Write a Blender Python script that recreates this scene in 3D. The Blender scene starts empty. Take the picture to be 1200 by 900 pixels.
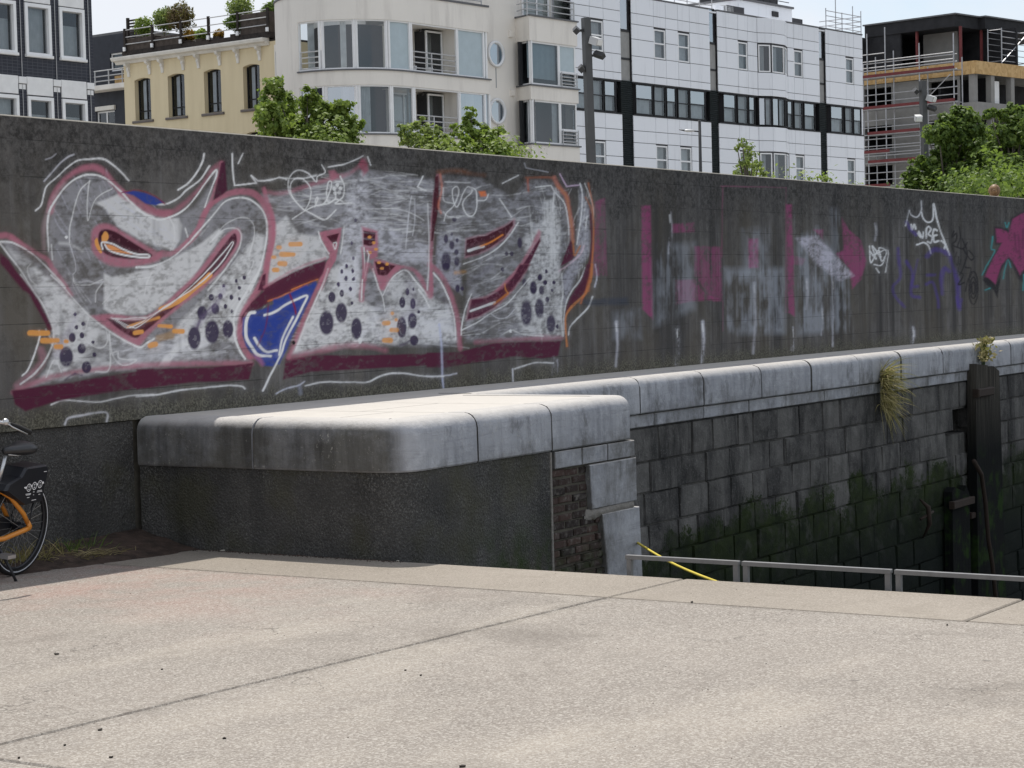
import bpy, bmesh, math, random
import numpy as np
from mathutils import Vector, Matrix
random.seed(7)
RNG = np.random.default_rng(11)
R = math.radians
scene = bpy.context.scene

# ------------------------------------------------------------------ camera
FPX, YAW, PITCH, ROLL = 2369.0, 1.0063, 0.0449, -0.0246     # focal length in pixels of a 1200 px wide frame
CAM = np.array([0.0, 0.0, 1.6])
FW = np.array([math.sin(YAW)*math.cos(PITCH), math.cos(YAW)*math.cos(PITCH), -math.sin(PITCH)])
RT = np.array([math.cos(YAW), -math.sin(YAW), 0.0]); UP = np.cross(RT, FW)
RT, UP = math.cos(ROLL)*RT+math.sin(ROLL)*UP, -math.sin(ROLL)*RT+math.cos(ROLL)*UP
cd = bpy.data.cameras.new('Camera'); cam = bpy.data.objects.new('Camera', cd)
scene.collection.objects.link(cam); scene.camera = cam
cd.sensor_fit = 'HORIZONTAL'; cd.sensor_width = 36.0; cd.lens = 36.0*FPX/1200.0
cd.clip_start = 0.1; cd.clip_end = 6000.0
cam.matrix_world = Matrix(((RT[0], UP[0], -FW[0], CAM[0]), (RT[1], UP[1], -FW[1], CAM[1]), (RT[2], UP[2], -FW[2], CAM[2]), (0, 0, 0, 1)))

# ------------------------------------------------------------------ sky, sun, exposure
SUN_TO = Vector((0.375, 0.34, 1.0)).normalized()             # towards the sun, from the shadows of wall and pier
EL = math.asin(SUN_TO.z); AZ = math.atan2(SUN_TO.x, SUN_TO.y)
w = bpy.data.worlds.new('World'); scene.world = w; w.use_nodes = True
nt = w.node_tree; nt.nodes.clear()
wo = nt.nodes.new('ShaderNodeOutputWorld'); bg = nt.nodes.new('ShaderNodeBackground')
sky = nt.nodes.new('ShaderNodeTexSky'); sky.sky_type = 'NISHITA'; sky.sun_disc = False
sky.sun_elevation = EL; sky.sun_rotation = AZ; sky.air_density = 1.0; sky.dust_density = 1.2; sky.ozone_density = 1.0
tc = nt.nodes.new('ShaderNodeTexCoord'); mp = nt.nodes.new('ShaderNodeMapping'); mp.inputs['Scale'].default_value = (1.0, 1.0, 2.2)
mp.inputs['Location'].default_value = (0.35, 0.1, 0.0)
nz = nt.nodes.new('ShaderNodeTexNoise'); nz.inputs['Scale'].default_value = 3.2; nz.inputs['Detail'].default_value = 7.0; nz.inputs['Roughness'].default_value = 0.55
cr = nt.nodes.new('ShaderNodeValToRGB'); cr.color_ramp.elements[0].position = 0.34; cr.color_ramp.elements[1].position = 0.56
mx = nt.nodes.new('ShaderNodeMixRGB'); mx.inputs['Color2'].default_value = (6.1, 6.35, 6.8, 1)
nt.links.new(tc.outputs['Generated'], mp.inputs['Vector']); nt.links.new(mp.outputs[0], nz.inputs['Vector'])
nt.links.new(nz.outputs['Fac'], cr.inputs[0]); nt.links.new(cr.outputs[0], mx.inputs['Fac'])
nt.links.new(sky.outputs[0], mx.inputs['Color1']); nt.links.new(mx.outputs[0], bg.inputs[0]); nt.links.new(bg.outputs[0], wo.inputs[0])
bg.inputs[1].default_value = 0.10
sl = bpy.data.lights.new('Sun', 'SUN'); sl.energy = 3.0; sl.angle = R(0.53); sl.color = (1.0, 0.95, 0.88)
so = bpy.data.objects.new('Sun', sl); scene.collection.objects.link(so); so.location = (0, 0, 60)
so.rotation_euler = SUN_TO.to_track_quat('Z', 'Y').to_euler()
vs = scene.view_settings; vs.view_transform = 'Standard'; vs.look = 'None'; vs.exposure = 0.5; vs.gamma = 1.0; vs.use_curve_mapping = False

# ------------------------------------------------------------------ where a sight line meets a plane of the place
WALL_Y = 10.606; TOP_Z = 2.943; LEDGE_Z = 0.7325; COP_Z = 0.365; X0 = 11.397; PIER_Y = 8.133; QUAY_Y = 9.681; PIER_X1 = 14.75
STREET_Z = 1.5
GX, GY = -0.0206, -0.0015
def ray(x, y): return FW+(x-600.0)/FPX*RT-(y-450.0)/FPX*UP
def on(x, y, n, d):
    n = np.array(n, float); v = ray(x, y); return CAM+(d-n@CAM)/(n@v)*v
def at_y(x, y, Y): return on(x, y, (0, 1, 0), Y)
def at_x(x, y, X): return on(x, y, (1, 0, 0), X)
def at_g(x, y): return on(x, y, (-GX, -GY, 1), 0)
def at_d(x, y, d): return CAM+d*ray(x, y)
def gz(x, y): return GX*x+GY*y

# ------------------------------------------------------------------ helpers
COL = scene.collection
class MB:
    def __init__(s): s.v = []; s.f = []; s.sm = False
    def add(s, vs, fs):
        b = len(s.v); s.v += [tuple(map(float, q)) for q in vs]; s.f += [tuple(b+i for i in f) for f in fs]; return s
    def box(s, x0, x1, y0, y1, z0, z1):
        return s.add([(x0,y0,z0),(x1,y0,z0),(x1,y1,z0),(x0,y1,z0),(x0,y0,z1),(x1,y0,z1),(x1,y1,z1),(x0,y1,z1)],
                     [(0,3,2,1),(4,5,6,7),(0,1,5,4),(1,2,6,5),(2,3,7,6),(3,0,4,7)])
    def cbox(s, x0, x1, y0, y1, z0, z1, c=0.01):           # box with chamfered edges all round its y0 face
        a = [(x0,y0+c,z0),(x1,y0+c,z0),(x1,y0+c,z1),(x0,y0+c,z1)]; b = [(x0,y1,z0),(x1,y1,z0),(x1,y1,z1),(x0,y1,z1)]
        f = [(x0+c,y0,z0+c),(x1-c,y0,z0+c),(x1-c,y0,z1-c),(x0+c,y0,z1-c)]
        fs = [(8,9,10,11),(4,7,6,5)]
        for i in range(4):
            j = (i+1) % 4; fs += [(i,j,8+j,8+i),(4+i,4+j,j,i)]
        return s.add(a+b+f, fs)
    def quad(s, a, b, c, d): return s.add([a,b,c,d], [(0,1,2,3)])
    def prism(s, pts, lo, hi, axis='z'):                     # pts counter-clockwise seen from +axis
        n = len(pts)
        mk = {'z': lambda p, h: (p[0], p[1], h), 'y': lambda p, h: (p[0], h, p[1]), 'x': lambda p, h: (h, p[0], p[1])}[axis]
        vs = [mk(p, lo) for p in pts]+[mk(p, hi) for p in pts]
        return s.add(vs, [tuple(range(n-1, -1, -1)), tuple(range(n, 2*n))]+[(i, (i+1) % n, n+(i+1) % n, n+i) for i in range(n)])
    def tube(s, pts, r, n=8, cap=True, flat=1.0):
        P = [Vector(p) for p in pts]; rr = r if isinstance(r, (list, tuple)) else [r]*len(P); b = len(s.v); prev = None
        for i, p in enumerate(P):
            t = (P[min(i+1, len(P)-1)]-P[max(i-1, 0)]).normalized()
            if prev is None: a = t.orthogonal().normalized()
            else: a = (prev-t*prev.dot(t)); a = a.normalized() if a.length > 1e-6 else t.orthogonal().normalized()
            prev = a; c = t.cross(a)
            for k in range(n):
                q = 2*math.pi*k/n; v = p+(a*math.cos(q)+c*math.sin(q)*flat)*rr[i]; s.v.append(tuple(v))
        for i in range(len(P)-1):
            for k in range(n): s.f.append((b+i*n+k, b+i*n+(k+1) % n, b+(i+1)*n+(k+1) % n, b+(i+1)*n+k))
        if cap: s.f.append(tuple(b+k for k in range(n-1, -1, -1))); s.f.append(tuple(b+(len(P)-1)*n+k for k in range(n)))
        return s
    def bar(s, p, q, wx, wz=None):                           # square bar from p to q
        wz = wz or wx; p = Vector(p); q = Vector(q); t = (q-p).normalized()
        up = Vector((0,0,1)) if abs(t.z) < .95 else Vector((0,1,0))
        a = t.cross(up).normalized()*wx/2; c = a.cross(t).normalized()*wz/2
        vs = [p-a-c, p+a-c, p+a+c, p-a+c, q-a-c, q+a-c, q+a+c, q-a+c]
        return s.add(vs, [(0,1,2,3),(7,6,5,4),(0,4,5,1),(1,5,6,2),(2,6,7,3),(3,7,4,0)])
    def ring(s, c, R0, r, nrm='y', n=40, m=8):
        b = len(s.v); c = Vector(c)
        for i in range(n):
            q = 2*math.pi*i/n
            for k in range(m):
                t = 2*math.pi*k/m; d = R0+r*math.cos(t); h = r*math.sin(t)
                p = {'y': Vector((d*math.cos(q), h, d*math.sin(q))), 'z': Vector((d*math.cos(q), d*math.sin(q), h)), 'x': Vector((h, d*math.cos(q), d*math.sin(q)))}[nrm]
                s.v.append(tuple(c+p))
        for i in range(n):
            for k in range(m):
                s.f.append((b+i*m+k, b+((i+1) % n)*m+k, b+((i+1) % n)*m+(k+1) % m, b+i*m+(k+1) % m))
        return s
    def ball(s, c, r, n=12, m=8):
        rx, ry, rz = r if isinstance(r, (tuple, list)) else (r, r, r); b = len(s.v)
        for i in range(m+1):
            ph = math.pi*i/m-math.pi/2
            for k in range(n):
                q = 2*math.pi*k/n; s.v.append((c[0]+rx*math.cos(ph)*math.cos(q), c[1]+ry*math.cos(ph)*math.sin(q), c[2]+rz*math.sin(ph)))
        for i in range(m):
            for k in range(n): s.f.append((b+i*n+k, b+i*n+(k+1) % n, b+(i+1)*n+(k+1) % n, b+(i+1)*n+k))
        return s
    def build(s, name, mat, parent=None, smooth=False, fix=True):
        me = bpy.data.meshes.new(name); me.from_pydata(s.v, [], s.f)
        if fix:
            bm = bmesh.new(); bm.from_mesh(me); bmesh.ops.recalc_face_normals(bm, faces=bm.faces); bm.to_mesh(me); bm.free()
        if smooth: me.polygons.foreach_set('use_smooth', [True]*len(me.polygons))
        me.materials.append(mat); me.update()
        return link(name, me, parent)
def link(name, me, parent=None):
    o = bpy.data.objects.new(name, me); COL.objects.link(o)
    if parent is not None: o.parent = parent
    return o
def tag(o, label=None, cat=None, group=None, kind=None):
    for k, v in (('label', label), ('category', cat), ('group', group), ('kind', kind)):
        if v: o[k] = v
    return o
def thing(name, label, cat, loc=(0,0,0), rz=0.0, group=None):
    o = bpy.data.objects.new(name, None); COL.objects.link(o); o.empty_display_size = .2
    o.location = [float(q) for q in loc]; o.rotation_euler = (0, 0, rz); return tag(o, label, cat, group)
def rough(o, angle=40):
    me = o.data; me.polygons.foreach_set('use_smooth', [True]*len(me.polygons))
    try: me.set_sharp_from_angle(angle=R(angle))
    except Exception: pass
    return o

# ------------------------------------------------------------------ materials
class NB:                                                    # tiny node builder
    def __init__(s, name):
        s.m = bpy.data.materials.new(name); s.m.use_nodes = True; s.t = s.m.node_tree; s.t.nodes.clear()
        s.out = s.n('ShaderNodeOutputMaterial'); s.b = s.n('ShaderNodeBsdfPrincipled'); s.l(s.b.outputs[0], s.out.inputs[0])
        s.pos = None
    def n(s, k): return s.t.nodes.new(k)
    def l(s, a, b): s.t.links.new(a, b)
    def setin(s, sock, v):
        if isinstance(v, bpy.types.NodeSocket): s.l(v, sock)
        else: sock.default_value = v
    def P(s, obj=False):
        if obj: return s.n('ShaderNodeTexCoord').outputs['Object']
        if s.pos is None: s.pos = s.n('ShaderNodeNewGeometry').outputs['Position']
        return s.pos
    def mapv(s, scale, loc=(0,0,0), rot=(0,0,0), obj=False):
        m = s.n('ShaderNodeMapping'); s.l(s.P(obj), m.inputs[0]); m.inputs['Scale'].default_value = scale; m.inputs['Location'].default_value = loc; m.inputs['Rotation'].default_value = rot
        return m.outputs[0]
    def noise(s, scale, detail=4, rough=.55, vec=None, dist=0.0):
        k = s.n('ShaderNodeTexNoise'); s.l(vec or s.P(), k.inputs['Vector']); k.inputs['Scale'].default_value = scale; k.inputs['Detail'].default_value = detail
        k.inputs['Roughness'].default_value = rough; k.inputs['Distortion'].default_value = dist; return k.outputs['Fac']
    def voro(s, scale, vec=None, feat='F1', out='Distance'):
        k = s.n('ShaderNodeTexVoronoi'); s.l(vec or s.P(), k.inputs['Vector']); k.inputs['Scale'].default_value = scale; k.feature = feat; return k.outputs[out]
    def ramp(s, fac, stops, interp='LINEAR'):
        k = s.n('ShaderNodeValToRGB'); s.l(fac, k.inputs[0]); e = k.color_ramp.elements; k.color_ramp.interpolation = interp
        while len(e) < len(stops): e.new(.5)
        for q, (p, c) in zip(e, stops):
            q.position = p; q.color = tuple(c)+(1,) if isinstance(c, (tuple, list)) else (c, c, c, 1)
        return k.outputs[0]
    def mix(s, fac, a, b, mode='MIX'):
        k = s.n('ShaderNodeMixRGB'); k.blend_type = mode; s.setin(k.inputs[0], fac)
        for i, v in ((1, a), (2, b)): s.setin(k.inputs[i], v if isinstance(v, bpy.types.NodeSocket) else (tuple(v)+(1,) if isinstance(v, (tuple, list)) else (v, v, v, 1)))
        return k.outputs[0]
    def math(s, op, a, b=0.0, clamp=False):
        k = s.n('ShaderNodeMath'); k.operation = op; k.use_clamp = clamp; s.setin(k.inputs[0], a); s.setin(k.inputs[1], b); return k.outputs[0]
    def sep(s, v):
        k = s.n('ShaderNodeSeparateXYZ'); s.l(v, k.inputs[0]); return k.outputs
    def mr(s, v, a, b, c=0.0, d=1.0):
        k = s.n('ShaderNodeMapRange'); s.l(v, k.inputs[0]); k.inputs[1].default_value = a; k.inputs[2].default_value = b; k.inputs[3].default_value = c; k.inputs[4].default_value = d; return k.outputs[0]
    def rnd(s): return s.n('ShaderNodeObjectInfo').outputs['Random']
    def bump(s, h, strength=.3, dist=.01, prev=None):
        k = s.n('ShaderNodeBump'); s.l(h, k.inputs['Height']); k.inputs['Strength'].default_value = strength; k.inputs['Distance'].default_value = dist
        if prev is not None: s.l(prev, k.inputs['Normal'])
        return k.outputs[0]
    def done(s, col=None, rough=.8, nrm=None, metal=0.0, spec=.3):
        if col is not None: s.setin(s.b.inputs['Base Color'], col if isinstance(col, bpy.types.NodeSocket) else tuple(col)+(1,))
        s.setin(s.b.inputs['Roughness'], rough); s.setin(s.b.inputs['Metallic'], metal); s.b.inputs['Specular IOR Level'].default_value = spec
        if nrm is not None: s.l(nrm, s.b.inputs['Normal'])
        return s.m
def plain(name, col, rough=.7, metal=0.0, var=.12, scale=3.0, spec=.3):
    k = NB(name); nn = k.noise(scale, 5, .6)
    c = k.mix(k.mr(nn, .3, .7), tuple(q*(1-var) for q in col), tuple(min(1, q*(1+var)) for q in col))
    return k.done(c, rough, None, metal, spec)
M = {}
def mats():
    # exposed-aggregate plaza concrete
    k = NB('plaza_concrete'); big = k.noise(.55, 5, .6); mid = k.noise(3.5, 5, .65); st = k.noise(1.0, 5, .6, k.mapv((.35, 1.3, 1), rot=(0, 0, .3)))
    fine = k.noise(120, 4, .8); ag = k.voro(105, out='Color'); agd = k.voro(105)
    c = k.mix(k.mr(big, .3, .7), (.225, .195, .166), (.310, .272, .233))
    c = k.mix(k.math('MULTIPLY', k.mr(st, .50, .68), .7), c, (.43, .38, .315))
    c = k.mix(k.math('MULTIPLY', k.mr(mid, .45, .8), .35), c, (.175, .155, .135))
    x, y, z = k.sep(k.P())
    px_ = k.math('MULTIPLY', k.mr(x, 7.4, 9.2), k.mr(y, 6.4, 8.6)); pk = k.math('MULTIPLY', px_, k.mr(k.noise(1.3, 5, .65), .42, .66))
    c = k.mix(k.math('MULTIPLY', pk, .85), c, (.36, .205, .165))
    g = k.sep(ag)[0]
    c = k.mix(k.mr(g, .0, 1.0, .2, .68), c, k.mix(g, (.085, .075, .066), (.50, .47, .42)))
    c = k.mix(k.mr(fine, .50, .68, 0, .72), c, (.085, .072, .060)); c = k.mix(k.mr(k.noise(240, 2, .7, k.mapv((1, 1, 1), (4, 4, 4))), .60, .74, 0, .7), c, (.50, .47, .43))
    d1 = k.math('ABSOLUTE', k.math('SUBTRACT', x, 10.397)); d2 = k.math('ABSOLUTE', k.math('SUBTRACT', y, 5.948)); dj = k.math('MINIMUM', d1, d2)
    c = k.mix(k.math('MULTIPLY', k.mr(dj, .10, .0), k.mr(k.noise(6, 6, .75), .42, .7, 0, .75)), c, (.10, .088, .074))
    stn = k.mr(k.noise(.75, 7, .7, k.mapv((1, 1, 1), (7, 3, 0)), .6), .54, .68); c = k.mix(k.math('MULTIPLY', stn, .42), c, (.135, .118, .10))
    spot = k.mr(k.voro(1.7, k.mapv((1, 1, 1), (2, 5, 0))), .045, .03); c = k.mix(k.math('MULTIPLY', spot, .5), c, (.10, .09, .08))
    ck = k.n('ShaderNodeTexVoronoi'); ck.feature = 'DISTANCE_TO_EDGE'; ck.inputs['Scale'].default_value = .42
    wv = k.n('ShaderNodeVectorMath'); wv.operation = 'ADD'; nc = k.n('ShaderNodeTexNoise'); k.l(k.P(), nc.inputs['Vector']); nc.inputs['Scale'].default_value = 2.5; nc.inputs['Detail'].default_value = 6; k.l(k.P(), wv.inputs[0]); k.l(nc.outputs['Color'], wv.inputs[1]); k.l(wv.outputs[0], ck.inputs['Vector'])
    crack = k.math('MULTIPLY', k.mr(ck.outputs['Distance'], .0035, .0008), k.mr(k.noise(.6, 3, .5, k.mapv((1, 1, 1), (1, 9, 0))), .52, .6)); c = k.mix(k.math('MULTIPLY', crack, .6), c, (.05, .043, .036))
    M['plaza'] = k.done(c, .88, k.bump(fine, .35, .004, k.bump(agd, .25, .004)), spec=.25)
    # quay edge strip: finer, sandier
    k = NB('edge_strip_concrete'); big = k.noise(.8, 5, .6); fine = k.noise(120, 3, .7)
    c = k.mix(k.mr(big, .3, .7), (.235, .204, .168), (.315, .276, .230)); c = k.mix(k.mr(k.noise(5, 5, .7), .5, .8, 0, .4), c, (.20, .172, .13))
    c = k.mix(k.mr(fine, .5, .7, 0, .6), c, (.11, .092, .075)); gs = k.sep(k.voro(120, out='Color'))[0]; c = k.mix(k.mr(gs, 0, 1, .08, .42), c, k.mix(gs, (.09, .08, .066), (.46, .42, .36))); c = k.mix(k.mr(k.noise(1.6, 7, .75), .54, .68, 0, .35), c, (.15, .128, .10))
    M['strip'] = k.done(c, .9, k.bump(fine, .3, .003))
    k = NB('joint_filler'); M['joint'] = k.done(k.mix(k.noise(30), (.035, .03, .025), (.08, .07, .055)), .95)
    # the big graffitied wall
    k = NB('graffiti_wall_concrete'); x, y, z = k.sep(k.P())
    big = k.noise(.9, 6, .62); mid = k.noise(7, 7, .72); fine = k.noise(60, 4, .7)
    streak = k.noise(1.0, 5, .6, k.mapv((3.2, 3.2, .22))); streak2 = k.noise(1.0, 6, .65, k.mapv((9, 9, .5)))
    far = k.mr(x, 15.0, 21.0)
    c = k.mix(k.mr(big, .3, .7), (.092, .085, .079), (.175, .165, .156))
    c = k.mix(k.math('MULTIPLY', k.mr(streak, .45, .60), k.mr(far, 0, 1, .5, .95)), c, (.055, .052, .05))
    c = k.mix(k.math('MULTIPLY', k.mr(streak2, .52, .72), .42), c, (.27, .265, .265))
    c = k.mix(k.math('MULTIPLY', k.mr(mid, .48, .66), .6), c, (.062, .058, .052)); c = k.mix(k.mr(fine, .6, .78, 0, .4), c, (.26, .25, .24))
    brow = k.math('MULTIPLY', k.mr(k.noise(.7, 5, .65, k.mapv((1.6, 1, .6), (5, 2, 8))), .46, .62), k.mr(far, 0, 1, .45, .40))
    c = k.mix(brow, c, (.105, .088, .058))
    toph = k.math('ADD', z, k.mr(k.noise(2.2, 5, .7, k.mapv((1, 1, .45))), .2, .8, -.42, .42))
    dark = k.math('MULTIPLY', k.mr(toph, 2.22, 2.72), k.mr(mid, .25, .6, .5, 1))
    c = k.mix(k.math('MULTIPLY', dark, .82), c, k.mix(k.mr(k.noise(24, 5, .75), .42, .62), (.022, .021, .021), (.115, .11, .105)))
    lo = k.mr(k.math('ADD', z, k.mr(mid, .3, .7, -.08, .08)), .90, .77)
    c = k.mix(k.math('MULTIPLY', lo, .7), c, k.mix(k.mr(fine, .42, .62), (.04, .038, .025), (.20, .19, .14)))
    # formwork seams
    zz = k.math('ADD', z, k.math('MULTIPLY', k.noise(.8, 3), .012))
    fr = k.math('FRACT', k.math('DIVIDE', k.math('SUBTRACT', zz, .03), .262))
    sd = k.math('ABSOLUTE', k.math('SUBTRACT', fr, .5)); seam = k.math('MULTIPLY', k.mr(sd, .018, .004), k.mr(k.noise(2.6, 4, .6), .38, .6))
    c = k.mix(k.math('MULTIPLY', seam, .75), c, (.022, .021, .02))
    pa = k.n('ShaderNodeAttribute'); pa.attribute_name = 'paint'; al = k.n('ShaderNodeAttribute'); al.attribute_name = 'cover'
    wear = k.mr(k.noise(26, 6, .72, k.mapv((1, 1, 1.6))), .24, .38, .62, 1.0)
    wear = k.math('MULTIPLY', wear, k.math('SUBTRACT', 1.0, k.math('MULTIPLY', seam, .45)))
    a = k.math('MULTIPLY', al.outputs['Fac'], wear)
    c2 = k.mix(a, c, (0, 0, 0)); c3 = k.mix(wear, (0, 0, 0), pa.outputs['Color']); c = k.mix(1.0, c2, c3, 'ADD')
    bh = k.math('SUBTRACT', k.math('ADD', k.math('MULTIPLY', fine, .5), k.math('MULTIPLY', mid, .5)), k.math('MULTIPLY', seam, .6))
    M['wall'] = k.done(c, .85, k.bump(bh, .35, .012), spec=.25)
    k = NB('wall_cap_concrete'); M['cap'] = k.done(k.mix(k.noise(12, 5, .7), (.16, .15, .13), (.34, .32, .28)), .9)
    # pebble-dash concrete
    k = NB('pebbledash_concrete'); x, y, z = k.sep(k.P()); big = k.noise(.9, 5, .6); v = k.voro(52); v2 = k.noise(75, 4, .75)
    c = k.mix(k.mr(big, .3, .7), (.038, .037, .036), (.125, .120, .112))
    pat = k.mr(k.noise(2.6, 6, .7, k.mapv((1, 1, 1.4))), .40, .62, .25, 1.0); c = k.mix(k.math('MULTIPLY', k.mr(v2, .48, .66), pat), c, (.22, .215, .20)); c = k.mix(k.mr(k.noise(110, 3, .8), .56, .7, 0, .8), c, (.02, .02, .02))
    c = k.mix(k.math('MULTIPLY', k.mr(k.voro(38), .16, .05, 0, .75), k.mr(k.voro(38, out='Color'), .3, .9)), c, (.33, .32, .30))
    c = k.mix(k.math('MULTIPLY', k.mr(k.noise(1.0, 4, .6, k.mapv((3, 3, .3))), .55, .75), .6), c, (.028, .028, .03))
    ol = k.math('MULTIPLY', k.mr(k.noise(1.5, 4, .6, k.mapv((1, 1, 1), (3, 1, 0))), .5, .66), .5)
    c = k.mix(ol, c, (.085, .082, .045))
    moss = k.math('MULTIPLY', k.mr(z, -.05, -.6), k.math('MULTIPLY', k.mr(x, 12.0, 12.5), k.mr(k.noise(4, 5, .7), .40, .6)))
    c = k.mix(moss, c, (.035, .06, .012))
    h = k.math('ADD', v2, k.math('MULTIPLY', v, .8))
    M['pebble'] = k.done(c, .93, k.bump(h, .8, .02), spec=.2)
    # bluestone coping
    def blue(name, lo_, hi_, top):
        k = NB(name); x, y, z = k.sep(k.P()); rn = k.rnd(); big = k.noise(1.6, 5, .6); mid = k.noise(9, 6, .7); stk = k.noise(1.0, 6, .65, k.mapv((7, 7, .6)))
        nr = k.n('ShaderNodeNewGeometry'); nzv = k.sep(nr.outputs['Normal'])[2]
        c = k.mix(k.mr(big, .3, .7), lo_, hi_); c = k.mix(k.mr(rn, 0, 1, 0, .35), c, tuple(q*.62 for q in hi_))
        c = k.mix(k.math('MULTIPLY', k.mr(stk, .50, .72), .5), c, tuple(q*.33 for q in lo_))
        c = k.mix(k.math('MULTIPLY', k.mr(mid, .52, .75), .4), c, tuple(min(.7, q*1.5) for q in hi_))
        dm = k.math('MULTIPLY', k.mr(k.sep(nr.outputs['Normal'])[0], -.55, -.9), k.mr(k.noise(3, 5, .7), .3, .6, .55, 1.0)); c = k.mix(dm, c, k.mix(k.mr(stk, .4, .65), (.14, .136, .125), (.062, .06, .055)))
        c = k.mix(k.math('MULTIPLY', k.mr(nzv, .35, .9), .75), c, k.mix(k.mr(mid, .35, .7), top, tuple(q*.8 for q in top)))  # upward faces painted paler, sunlit brightness put into the colour
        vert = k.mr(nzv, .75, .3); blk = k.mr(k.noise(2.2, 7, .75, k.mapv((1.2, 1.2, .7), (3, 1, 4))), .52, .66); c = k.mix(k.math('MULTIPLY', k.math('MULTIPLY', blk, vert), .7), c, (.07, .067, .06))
        tl = k.noise(1.0, 4, .7, k.mapv((3, 3, 60))); c = k.mix(k.math('MULTIPLY', k.math('MULTIPLY', k.mr(tl, .55, .7), vert), .3), c, tuple(q*.4 for q in lo_))
        lich = k.math('MULTIPLY', k.mr(k.noise(34, 4, .7), .60, .68), k.mr(k.noise(2.0, 4, .6), .45, .6)); c = k.mix(k.math('MULTIPLY', lich, .6), c, (.46, .45, .40))
        lg = k.mr(k.math('ADD', z, k.mr(mid, .3, .7, -.05, .05)), .50, .36)
        c = k.mix(k.math('MULTIPLY', lg, k.mr(k.noise(2.5, 5, .7), .4, .7, 0, .7)), c, (.085, .078, .06))
        return k.done(c, .72, k.bump(k.noise(45, 5, .7), .5, .008, k.bump(mid, .55, .02)), spec=.3)
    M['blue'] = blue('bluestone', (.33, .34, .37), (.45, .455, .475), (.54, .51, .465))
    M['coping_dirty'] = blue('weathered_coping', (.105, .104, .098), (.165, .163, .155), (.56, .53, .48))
    k = NB('ledge_paving'); M['ledge'] = k.done(k.mix(k.noise(8, 6, .7), (.46, .435, .395), (.57, .54, .495)), .85, k.bump(k.noise(50, 4, .7), .25, .004))
    # dark quay masonry with moss below the tide line, shade low down painted in
    def quaystone(name, a, b):
        k = NB(name); x, y, z = k.sep(k.P()); rn = k.rnd(); mid = k.noise(5, 6, .68); fine = k.noise(40, 5, .7); stk = k.noise(1.0, 6, .7, k.mapv((2.4, 2.4, .5)))
        c = k.mix(k.mr(rn, 0, 1), a, b); c = k.mix(k.mr(mid, .3, .75, 0, .7), c, tuple(q*1.7 for q in b))
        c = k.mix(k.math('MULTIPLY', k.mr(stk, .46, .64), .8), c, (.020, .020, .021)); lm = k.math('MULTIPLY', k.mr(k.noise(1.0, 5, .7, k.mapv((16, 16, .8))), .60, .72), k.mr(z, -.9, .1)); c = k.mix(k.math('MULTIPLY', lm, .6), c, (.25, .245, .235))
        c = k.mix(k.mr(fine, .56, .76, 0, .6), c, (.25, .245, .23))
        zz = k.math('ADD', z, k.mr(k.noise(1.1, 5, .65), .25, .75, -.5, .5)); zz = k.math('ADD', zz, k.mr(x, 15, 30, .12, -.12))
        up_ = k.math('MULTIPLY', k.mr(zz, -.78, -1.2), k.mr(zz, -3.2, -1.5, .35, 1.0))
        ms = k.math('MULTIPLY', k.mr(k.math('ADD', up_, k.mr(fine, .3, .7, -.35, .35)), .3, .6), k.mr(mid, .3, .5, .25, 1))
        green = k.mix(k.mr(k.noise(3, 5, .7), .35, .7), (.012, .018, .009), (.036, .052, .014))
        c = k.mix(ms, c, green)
        c = k.mix(k.mr(z, -.9, -2.0, 0, .93), c, (.006, .009, .008))  # shade deep in the dock put into the colour, near black at the bottom
        return k.done(c, .88, k.bump(k.math('ADD', mid, fine), .6, .02), spec=.12)
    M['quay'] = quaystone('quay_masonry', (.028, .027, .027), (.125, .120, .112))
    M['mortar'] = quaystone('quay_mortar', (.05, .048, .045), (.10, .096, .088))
    k = NB('coping_mortar'); M['cmortar'] = k.done(k.mix(k.noise(20, 5, .7), (.04, .036, .028), (.16, .145, .115)), .95)
    k = NB('lime_mortar'); M['lime'] = k.done(k.mix(k.noise(30, 5, .7), (.12, .11, .095), (.34, .32, .29)), .95, k.bump(k.noise(40, 5), .6, .02))
    k = NB('old_brick'); rn = k.rnd(); z = k.sep(k.P())[2]
    c = k.mix(rn, (.024, .018, .016), (.070, .042, .034)); c = k.mix(k.mr(k.noise(18, 6, .7), .5, .8), c, (.2, .185, .165))
    ms = k.math('MULTIPLY', k.mr(z, -.35, -.7), k.mr(k.noise(5, 5, .7), .40, .62)); c = k.mix(ms, c, (.03, .05, .012))
    M['brick'] = k.done(c, .9, k.bump(k.noise(60, 5, .7), .6, .01))
    k = NB('fender_timber'); z = k.sep(k.P())[2]; gr = k.noise(1.0, 6, .7, k.mapv((22, 22, 1.1)))
    c = k.mix(k.mr(gr, .3, .7), (.022, .020, .017), (.095, .086, .072)); c = k.mix(k.mr(z, .15, -.8), c, (.009, .010, .010))  # near-black towards the bottom
    c = k.mix(k.math('MULTIPLY', k.mr(z, -.6, -1.4), k.mr(k.noise(4, 5), .5, .65)), c, (.02, .04, .01))
    M['timber'] = k.done(c, .9, k.bump(gr, .8, .03), spec=.08)
    k = NB('rusty_steel'); M['rust'] = k.done(k.mix(k.noise(25, 5, .7), (.018, .014, .012), (.05, .032, .022)), .8)
    k = NB('galvanised_rail'); M['galv'] = k.done(k.mix(k.noise(14, 5, .6), (.13, .13, .13), (.24, .235, .23)), .5, metal=.1)
    M['rope'] = plain('yellow_rope', (.62, .50, .07), .8)
    # soil, grass
    k = NB('dark_soil'); n1 = k.noise(9, 6, .7); M['soil'] = k.done(k.mix(k.mr(n1, .35, .7), (.035, .025, .02), (.11, .075, .058)), .97, k.bump(k.noise(30, 6, .7), .8, .03))
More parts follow.
